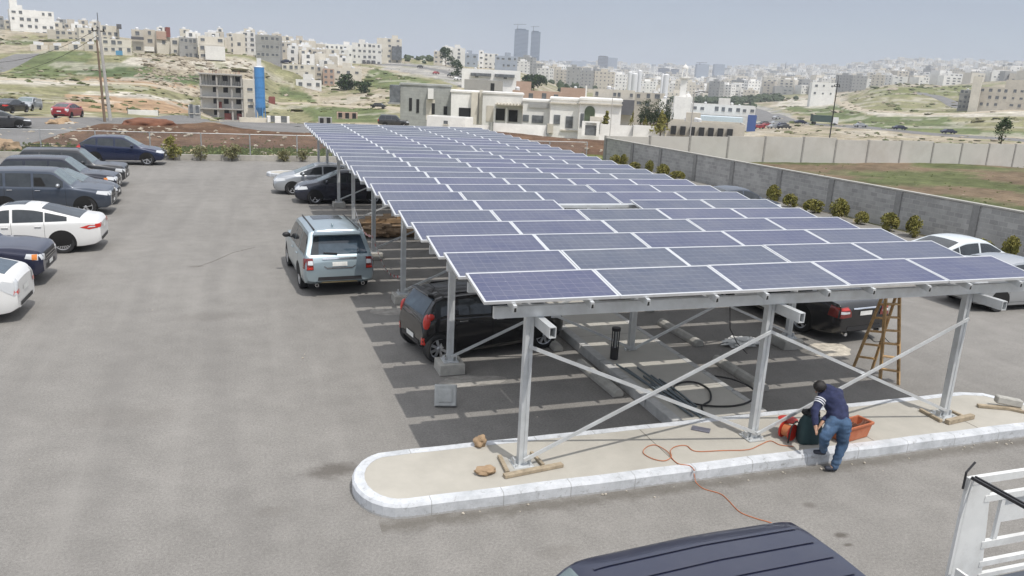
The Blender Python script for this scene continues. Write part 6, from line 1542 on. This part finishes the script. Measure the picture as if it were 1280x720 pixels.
for (u0, u1, wt, wb, d, l) in ((581, 612, 156, 163, 104, 'white garden wall next to the prefabricated cabin'), (616, 683, 155, 167, 108, 'white garden wall in front of the pergola villa'), (749, 790, 156, 170, 108, 'white garden wall with an ornate gate left of the cypress hedge'), (790, 830, 157, 171, 112, 'white garden wall in front of the cypress trees')):
    building(u0, u1, wt, wb, d, 'bright', 1, 0, l, 0, name='garden_wall', cat='wall', depth=.3, tanks=False, parts=False)
building(580, 628, 100, 120, 190, 'conc', 1, 2, 'bare concrete-block storey under construction behind the white villa', 0, name='unfinished_house', cat='house', tanks=False, winm=M_open, wh=3, ww=1, depth=8)

# ------------------------------------------------------------------ mosque, silos, towers
p = at_d(848, 153, 320); s_ = 320/F_PX
t = thing('mosque', 'white mosque hall with a slender minaret and balcony', 'mosque', (p.x, p.y, p.z), -YAW-.15)
b = MB(); b.bx(-7*s_, 14*s_, 0, 12, -6, 30*s_); b.build('prayer_hall', W['bright'], t)
b = MB(); b.lathe([(4*s_*math.cos(a_*math.pi/16), 30*s_+4*s_*math.sin(a_*math.pi/16)) for a_ in range(9)], 20, 'z', (9*s_, 6, 0)); b.build('dome', W['white'], t, smooth=1)
mz = lambda w: (153-w)*s_
b = MB(); b.bx(-.5, 1.9, 1.5, 3.9, 28*s_, mz(103)); b.build('minaret_shaft', W['bright'], t)
b = MB(); b.lathe([(1.2, mz(103)), (2.4, mz(101.5)), (2.4, mz(99.5)), (1.2, mz(99.5))], 12, 'z', (.7, 2.7, 0)); b.build('minaret_balcony', W['bright'], t)
for sx in (-1, 1):
    for sy in (-1, 1): b = MB(); b.bx(.7+sx*.85-.2, .7+sx*.85+.2, 2.7+sy*.85-.2, 2.7+sy*.85+.2, mz(99.5), mz(91)); b.build('lantern_column', W['bright'], t)
b = MB(); b.lathe([(1.3, mz(91)), (1.3, mz(90)), (1.0, mz(88.5)), (.5, mz(87)), (.1, mz(85.5)), (.02, mz(83))], 12, 'z', (.7, 2.7, 0)); b.build('minaret_cap', W['white'], t, smooth=1)
for i, (u0, u1, wt, wb, d) in enumerate([(784, 789, 92, 110, 650), (789, 796, 94, 111, 650), (796, 801, 90.5, 110, 655), (825, 828, 95, 116, 560), (828, 834.5, 95.5, 116, 560)]):
    p = at_d((u0+u1)/2, wb, d); r_ = (u1-u0)/2*d/F_PX; h = (wb-wt)/F_PX*d; b = MB(); b.lathe([(r_, -4), (r_, h), (r_*.6, h+.6), (.01, h+.8)], 16); o = b.build('storage_silo', M_tank, smooth=.6); o.location = p
    tag(o, 'white storage silo in the group of three before the city' if i < 3 else 'white storage silo of the pair left of the minaret', 'silo', 'three white storage silos' if i < 3 else 'pair of white storage silos')
def tower(u0, u1, wt, wb, d, m, lab, crane=True, fl=30):
    p = at_d((u0+u1)/2, wb, d); s = d/F_PX; wd = (u1-u0)*s; h = (wb-wt)*s
    t = thing('tower_block', lab, 'tower', (p.x, p.y, p.z), -YAW)
    b = MB(); b.bx(-wd/2, wd/2, 0, wd*.7, -20, h*.97); b.bx(-wd*.4, wd*.3, wd*.1, wd*.7, h*.97, h); b.build('shaft', m, t)
    for f in range(1, fl): b = MB(); b.bx(-wd/2-.2, wd/2+.2, -.2, wd*.7+.2, h*.97*f/fl-.6, h*.97*f/fl+.6); b.build('floor_band', W['blue'], t)
    if crane:
        b = MB(); b.bar((-wd*.3, 0, h*.9), (-wd*.3, 0, h*1.13), 1.2); b.bar((-wd*.6, 0, h*1.11), (wd*.3, 0, h*1.125), 1.); b.build('crane', M_trim, t)
tower(642, 658.5, 39.5, 79, 2300, W['haze'], 'left and wider of the two hazy blue towers on the skyline', True, 26)
tower(662.5, 673.5, 42, 80, 2320, W['haze'], 'right and slimmer of the two hazy blue towers on the skyline', True, 26)
tower(748, 759, 71, 84, 2300, W['dark'], 'dark unfinished block with a crane on the skyline right of the towers', False, 8)
tower(759, 771, 73, 84, 2350, W['blue'], 'bluish unfinished block beside the dark one on the skyline', False, 8)
tower(715, 744, 77, 84, 2900, W['blue'], 'long low bluish block on the skyline', False, 4)
tower(871, 885, 81, 92, 2200, W['blue'], 'hazy unfinished block with cranes above the city', True, 6)
tower(893, 905, 81, 90, 2250, W['blue'], 'hazy grey block right of the cranes above the city', False, 5)
tower(824, 836, 86, 94, 2300, W['dark'], 'dark office block left of the minaret top', False, 5)
tower(839, 848, 87, 94, 2350, W['dark'], 'dark office block just behind the minaret top', False, 5)
p = at_d(980, 98, 3000); b = MB(); b.tube([(0, 0, -20), (0, 0, 55)], [4, .6], 6); b.bx(-3, 3, -3, 3, 15, 25); o = b.build('radio_mast', M_trim); o.location = p; tag(o, 'thin radio mast on the city skyline', 'mast')

# ------------------------------------------------------------------ far city
rnd = random.Random(21)
far_meshes = []
def far_mesh(col, L, D_, H_, k):
    r2 = random.Random(k); b = MB(); b.bx(-L/2, L/2, 0, D_, -12, H_, 0); b.bx(-L*.2, L*.15, D_*.3, D_*.6, H_, H_+2.5, 0)
    fl = max(2, int(H_/3.2)); cols = max(2, int(L/4))
    for f in range(fl):
        for c in range(cols):
            if r2.random() < .12: continue
            x = -L/2+L*(c+.5)/cols; z = H_/fl*(f+.55); w2 = r2.choice([.45, .6, .75]); b.bx(x-w2, x+w2, -.08, .02, z-.6, z+.6, 1)
        for yy in (.25, .6):
            for X_ in (-L/2-.08, L/2-.02): b.bx(X_, X_+.1, D_*yy, D_*yy+1.5, H_/fl*(f+.55)-.8, H_/fl*(f+.55)+.8, 1)
    if r2.random() < .7: b.bx(L*.25, L*.25+1.5, D_*.2, D_*.2+1.5, H_, H_+1.6, 2)
    return b.build('far_building', [W[col], M_win, M_tank])
protos = []
for k in range(26):
    col = ['cream', 'white', 'bright', 'white', 'grey', 'cream', 'bright', 'beige'][k % 8]; H_ = rnd.choice([9, 10, 12, 13, 16, 18, 20]); L = rnd.choice([12, 14, 16, 20, 24, 30]); protos.append((far_mesh(col, L, 12, H_, k), col, H_))
NAMES = dict(cream='cream', white='off-white', beige='beige', grey='grey', bright='bright white')
used = set(); count = 0
def put(i, u, d, group, lab, yaw=None):
    o, col, H_ = protos[i]; p0 = at_d(u, yh(u), d); z = terr(p0.x, p0.y)
    if i not in used: used.add(i); c = o
    else: c = o.copy(); C.objects.link(c)
    c.location = (p0.x, p0.y, z); c.rotation_euler = (0, 0, -YAW-math.radians((u-640)/17)+(rnd.uniform(-.5, .5) if yaw is None else yaw)); tag(c, lab.format(NAMES[col]), 'building', group); return c
i = 0; placed = []
zones = [(860, 965, 950, 1300, 22, 'apartment blocks behind the minaret', '{} apartment block in the dense band right of the minaret'), (650, 860, 800, 1300, 46, 'town buildings between the villas and the city', '{} town building between the villas and the far city'),
         (650, 960, 1250, 2100, 44, 'city blocks in the middle distance', '{} block in the middle distance of the city left of centre right'), (960, 1130, 1000, 1900, 30, 'blocks on the slope beyond the white villa', '{} block on the slope beyond the lone white villa'),
         (1040, 1330, 1400, 2500, 50, 'blocks on the right-hand hill', '{} block on the built-up hill above the green fields')]
for (ua, ub, da, db, n, g, lab) in zones:
    for k in range(n):
        for _ in range(25):
            u = rnd.uniform(ua, ub); d = math.exp(rnd.uniform(math.log(da), math.log(db)))
            if 770 < u < 850 and d < 640: continue
            p = at_d(u, 90, d)
            if all((p.xy-q).length > 20 for q in placed): break
        placed.append(p.xy.copy()); put(i % 26, u, d, g, lab.replace('left of centre right', 'below the twin towers') if True else lab); i += 1
for k, (o, col, H_) in enumerate(protos):
    if k not in used: bpy.data.objects.remove(o)
b = MB()
for k in range(2300):
    u = rnd.uniform(560, 1500); d = math.exp(rnd.uniform(math.log(1000), math.log(4300)))
    if u < 640 and d < 1800: continue
    if u > 1030 and d < 1150: continue
    p = at_d(u, 90, d); z = terr(p.x, p.y); L, D_, H_ = rnd.uniform(10, 26), rnd.uniform(10, 16), rnd.choice([7, 9, 10, 12, 14, 17])*(1.3 if rnd.random() < .06 else 1)
    an = rnd.uniform(-.6, .6)-YAW; Mx = Matrix.Rotation(an, 3, 'Z'); mi = rnd.choice([0, 0, 1, 1, 2, 3, 4]); b.box((p.x, p.y, z+H_/2-3), (L, D_, H_+6), Mx, mi)
    for f in range(int(H_/3.3)):
        for xx in (-.25, .05, .3):
            if rnd.random() < .3: continue
            q = Mx @ Vector((xx*L, -D_/2-.05, 0)); b.box((p.x+q.x, p.y+q.y, z+3.3*f+1.8), (L*.14, .2, 1.4), Mx, 5)
o = b.build('far_city', [W['cream'], W['white'], W['beige'], W['grey'], W['bright'], M_win], merge=False); tag(o, 'hazy mass of far-off city blocks on the skyline', 'city', kind='stuff')
# ------------------------------------------------------------------ trees further off
for i, (u, w, d, h, r, l, c_, shp, n) in enumerate([
  (433, 114, 320, 6.2, 4.2, 'large round dark tree below the middle terrace of houses', 'tree', 'ball', 900), (455, 119, 300, 4.8, 3.2, 'smaller round tree right of the large one below the terrace', 'tree', 'ball', 700),
  (557, 83, 500, 11, 4, 'dark conifer beside the white narrow block on the ridge', 'tree', 'ball', 700), (566, 86, 490, 7, 4, 'low dark tree right of the conifer on the ridge', 'tree', 'ball', 400), (570, 100, 400, 8, 3.5, 'dark tree by the hill road', 'tree', 'ball', 400),
  (668, 101, 420, 8, 6, 'spreading dark pine tree below the hazy towers', 'tree', 'ball', 900), (1250, 183, 135, 4.2, 1.1, 'dark upright tree behind the far right end of the precast wall', 'tree', 'ball', 700), (645, 165, 118, .1, .1, '', '', '', 0),
  (757, 170, 112, 3.2, 1.3, 'cone-shaped shrub left of the ornate garden gate', 'tree', 'cone', 500), (789, 171, 116, 3.2, .8, 'slim cypress in front of the white garden wall', 'tree', 'cone', 400), (805, 171, 116, 2.8, .7, 'short cypress between the garden walls', 'tree', 'cone', 400), (825, 171, 112, 3.4, 1.6, 'broad conical shrub at the end of the garden wall', 'tree', 'cone', 600)]):
    if not n: continue
    p = at_d(u, w, d); p.z = min(p.z, terr(p.x, p.y)) if d > 200 else p.z; tree('tree', tuple(p), h, r, l, c_, None, M_leaf if i < 8 else M_bush, 31+i, n, shp, .15)
t0 = None
for k in range(9):
    u = 800+k*4.2; p = at_d(u, 160, 150)
    if t0 is None: t0 = tree('cypress', tuple(p), 5, .9, 'dark cypress in the dense row behind the garden walls', 'tree', 'row of dark cypresses', M_leaf, 77, 500, 'ball', .1)
    else: o = copy_tree(t0); o.location = p; o.scale = (1, 1, .8+.3*abs(math.sin(k*2.2)))
b = MB()
for k in range(300):
    if k < 190: u = rnd.uniform(855, 980); d = rnd.uniform(760, 900)
    elif k < 260: u = rnd.uniform(650, 1000); d = math.exp(rnd.uniform(math.log(500), math.log(2000)))
    else: u = rnd.uniform(490, 560); d = rnd.uniform(560, 800)
    p = at_d(u, 90, d); z = terr(p.x, p.y); r = rnd.uniform(1.8, 3.6) if k < 260 else rnd.uniform(1.2, 3); b.blob((p.x, p.y, z+r*.7), r, 2, .6, k, (1.2, 1, .9), fr=2.5)
o = b.build('tree_belt', leafmat('far_foliage', (.03, .045, .02), (.06, .08, .035)), merge=False); tag(o, 'belt of far-off dark trees in front of the city blocks', 'trees', kind='stuff')
b = MB()
for k in range(900):
    if k < 500: u = rnd.uniform(940, 1250); d = rnd.uniform(150, 185)
    else: u = rnd.uniform(170, 320); d = rnd.uniform(225, 320)
    p = at_d(u, 90, d); z = terr(p.x, p.y); r = rnd.uniform(.3, 1.0) if k < 500 else abs(rnd.gauss(0, .32))+.12
    b.blob((p.x, p.y, z+r*.3), r, 1, .6, k, (1.6, 1, .7), fr=2.5, mi=0 if k < 500 else 1)
for k in range(2600):
    if k < 1500: u = rnd.uniform(-60, 520); d = rnd.uniform(135, 420)
    else: u = rnd.uniform(980, 1400); d = rnd.uniform(190, 850)
    p = at_d(u, 90, d); z = terr(p.x, p.y)
    if noise.noise(Vector((p.x*.02, p.y*.02, 51))) < -.12: continue
    r = abs(rnd.gauss(0, .0013))*d+.1; b.blob((p.x, p.y, z+r*.2), r, 1, .7, k, (1.8, 1.2, .5), fr=2.5, mi=rnd.choice([0, 0, 2, 1]))
o = b.build('brush', [leafmat('brush_leaf', (.05, .07, .02), (.12, .13, .05)), mat('hill_boulder', (.30, .26, .20), .95, coords='pos'), leafmat('dry_brush_leaf', (.10, .10, .045), (.18, .16, .09))], merge=False); tag(o, 'low brush and boulders scattered over the slopes', 'brush', kind='stuff')

# ------------------------------------------------------------------ poles and wires
def pole(u, wb_, wt_, d, r, m, name, label, arm=None, lean=0):
    p = at_d(u, wb_, d); h = at_d(u, wt_, d).z-p.z; t = thing(name, label, 'pole', tuple(p)); b = MB(); b.tube([(0, 0, -1), (lean, 0, h)], [r, r*.6], 10); b.build('shaft', m, t, smooth=.8)
    if arm: arm(t, h, lean)
    return p, h
M_cp = mat('weathered_pole', (.42, .41, .39), .8); M_wp = mat('wooden_pole', (.20, .15, .11), .9)
def arms(t, h, ln):
    b = MB(); b.bar((ln-.6, 0, h-.9), (ln+.5, 0, h-.9), .1); b.bar((ln, -.4, h-.6), (ln, .4, h-.6), .08); b.build('cross_arm', M_trim, t)
    for x in (-.5, 0, .4):
        b = MB(); b.lathe([(.06, 0), (.09, .1), (.06, .2), (.001, .25)], 8, 'z', (ln+x, 0, h-.85)); b.build('insulator', M_trim, t)
    b = MB(); b.tube([(ln, 0, h), (ln, 0, h+.7)], .03, 6); b.build('tip', M_trim, t)
pp, ph = pole(139, 153.5, 27, 84, .17, M_cp, 'utility_pole', 'tall pale utility pole with wires beside the wooden pole', arms, -.4)
pole(131.5, 156, 50, 82, .13, M_wp, 'wooden_pole', 'brown wooden pole beside the taller pale utility pole', None, -.1)
A_ = pp+Vector((-.4, 0, ph-.7)); E_ = at_d(-140, 28, 150)
for k, (dz, sag) in enumerate(((0, 4.2), (-.5, 5.0))):
    P_ = [A_.lerp(E_, s/16)+Vector((0, 0, dz-sag*4*(s/16)*(1-s/16))) for s in range(17)]; b = MB(); b.tube(P_, .022, 5); tag(b.build('power_line', M_trim), 'black power line sagging from the utility pole to the left edge', 'wire', 'power lines from the utility pole')
def lamp(t, h, ln):
    b = MB(); b.tube([(ln, 0, h), (ln+.8, 0, h+.25), (ln+1.4, 0, h+.2)], .05, 6); b.bx(ln+1.2, ln+1.8, -.12, .12, h+.12, h+.22); b.build('lamp_head', M_trim, t)
pole(861, 184, 116, 98, .09, M_cp, 'street_lamp', 'thin grey street lamp post standing behind the precast wall near the mosque', lamp)
pole(1037, 172, 100, 130, .10, M_trim, 'utility_pole', 'thin dark pole behind the precast wall before the green field', arms)
pole(762, 172, 103, 105, .06, M_cp, 'street_lamp', 'thin pale pole at the start of the grey block wall', None)
# ------------------------------------------------------------------ traffic further off
def far_car(u, w, d, rz, pnt, kind, lab, zz=None, **k):
    p = at_d(u, w, d); z = terr(p.x, p.y)+.14 if zz is None else zz
    return make_car(*k.get('n', ('car',)), lab, 'car', k.get('g'), (p.x, p.y, z), rz, kind, pnt)
c = at(86, 147, .1); make_car('hatchback', 'red liftback seen from behind on the street beyond the fence', 'car', None, (c.x, c.y, .12), R(79), LIFT, P_red)
c = at(14, 141, .1); make_car('saloon_car', 'black saloon parked on the far street, left of the silver saloon', 'car', None, (c.x, c.y, .12), R(76), SEDAN, P_black)
c = at(36, 138, .1); t, _ = make_car('saloon_car', 'silver saloon with its door open on the far street', 'car', None, (c.x, c.y, .12), R(-95), SEDAN, P_lsilver)
b = MB(); b.box((0, 0, 0), (1.05, .06, .62)); b.bx(-.4, .45, -.02, .02, .31, .66); o = b.build('open_door', P_lsilver, t, bevel=.02); o.location = (.9, 1.35, .72); o.rotation_euler = (0, 0, R(65))
c = at(-3, 160, .1); make_car('saloon_car', 'dark green-grey saloon cut off by the left edge on the side street', 'car', None, (c.x, c.y, .12), R(20), SEDAN, P_dgrey)
c = at_d(492, 156, 118); make_car('suv', 'dark SUV on the street just beyond the far canopy edge', 'car', None, (c.x, c.y, terr(c.x, c.y)+.15), R(-12), SUV, P_dgrey)
def mini_mesh(m):
    b = MB(); pr = [(-2.2, .35), (-2.2, .85), (-1.5, .95), (-.9, 1.42), (.8, 1.42), (1.3, .98), (2.15, .85), (2.2, .35)]; n = len(pr)
    V = [(x, -.85 if z < 1.2 else -.65, z) for x, z in pr]+[(x, .85 if z < 1.2 else .65, z) for x, z in pr]; b.add(V, [tuple(range(n)), tuple(reversed(range(n, 2*n)))]+[(i, (i+1) % n, (i+1) % n+n, i+n) for i in range(n)], 0)
    b.bx(-1.1, 1.0, -.80, .80, .98, 1.3, 1)
    for x in (-1.4, 1.35):
        for y in (-.8, .8): b.lathe([(.001, -.1), (.33, -.1), (.33, .1), (.001, .1)], 12, 'y', (x, y, .33), 2)
    return b.build('distant_car', [m, M_glass, M_tyre])
minis = [mini_mesh(m) for m in (P_white, P_dgrey, P_lsilver, P_blue, P_red)]; first = set()
spots = [(970, 150, 40), (1000, 156, 10), (1075, 160.5, 5), (1124, 163.5, 5), (1185, 169, 5), (545, 94, 70), (563, 97, 70), (572, 101, 60), (620, 101, 10), (632, 103, 10), (525, 86, 70), (904, 129, 60), (935, 139, 60), (1205, 133, 30), (473, 137, 0), (330, 68, 20), (345, 74, 20), (358, 80, 20), (300, 62, 10)]+[(936+k*5.5+(k % 2)*3, 158+(k % 3)*2.2, 20) for k in range(9)]
for k, (u, w, a) in enumerate(spots):
    p = hit(u, w); i = rnd.randrange(5)
    if i in first: o = minis[i].copy(); C.objects.link(o)
    else: o = minis[i]; first.add(i)
    o.location = (p.x, p.y, p.z+.35); o.rotation_euler = (0, 0, R(a-20)); cn = ['white', 'dark grey', 'silver', 'blue', 'red'][i]
    tag(o, f'tiny distant {cn} car on the far roads and parking places', 'car', f'distant {cn} cars')
for i, o in enumerate(minis):
    if i not in first: bpy.data.objects.remove(o)
p = hit(1030, 157); t = thing('lorry', 'small dark green and white lorry on the valley road', 'lorry', (p.x, p.y, p.z+.2), R(-18)); b = MB(); b.bx(-5, 2.5, -1.2, 1.2, 1, 3.4); b.build('cargo_box', mat('dark_green_canvas', (.05, .08, .07), .8), t); b = MB(); b.bx(2.6, 4.6, -1.15, 1.15, .6, 2.9); b.build('cab', P_white, t)
b = MB(); [b.lathe([(.001, -.15), (.5, -.15), (.5, .15), (.001, .15)], 12, 'y', (x, y, .5)) for x in (-4,) for y in (-1,)]; b.build('wheel', M_tyre, t)
for x, y in ((-4, 1), (3.3, -1), (3.3, 1)): b = MB(); b.lathe([(.001, -.15), (.5, -.15), (.5, .15), (.001, .15)], 12, 'y', (x, y, .5)); b.build('wheel', M_tyre, t)
building(934, 945, 144, 154, 262, mat('blue_sheet', (.06, .11, .30), .6), 1, 0, 'bright blue covered stand at the end of the shop building', 0, name='stand', cat='stand', depth=3, tanks=False, parts=False)
# ------------------------------------------------------------------ air
b = MB(); b.bx(CAM.x-9300, CAM.x+9300, CAM.y-9300, CAM.y+9300, -190, 262)
hz = b.build('haze', []); m = bpy.data.materials.new('haze_air'); m.use_nodes = True; n = m.node_tree; n.nodes.clear(); o_ = n.nodes.new('ShaderNodeOutputMaterial'); v = n.nodes.new('ShaderNodeVolumePrincipled')
v.inputs['Color'].default_value = (.84, .90, 1, 1); v.inputs['Density'].default_value = .00023; n.links.new(v.outputs[0], o_.inputs['Volume']); hz.data.materials.clear(); hz.data.materials.append(m)
hz['kind'] = 'stuff'; hz['label'] = 'thin bluish haze filling the air over the city'; hz['category'] = 'haze'
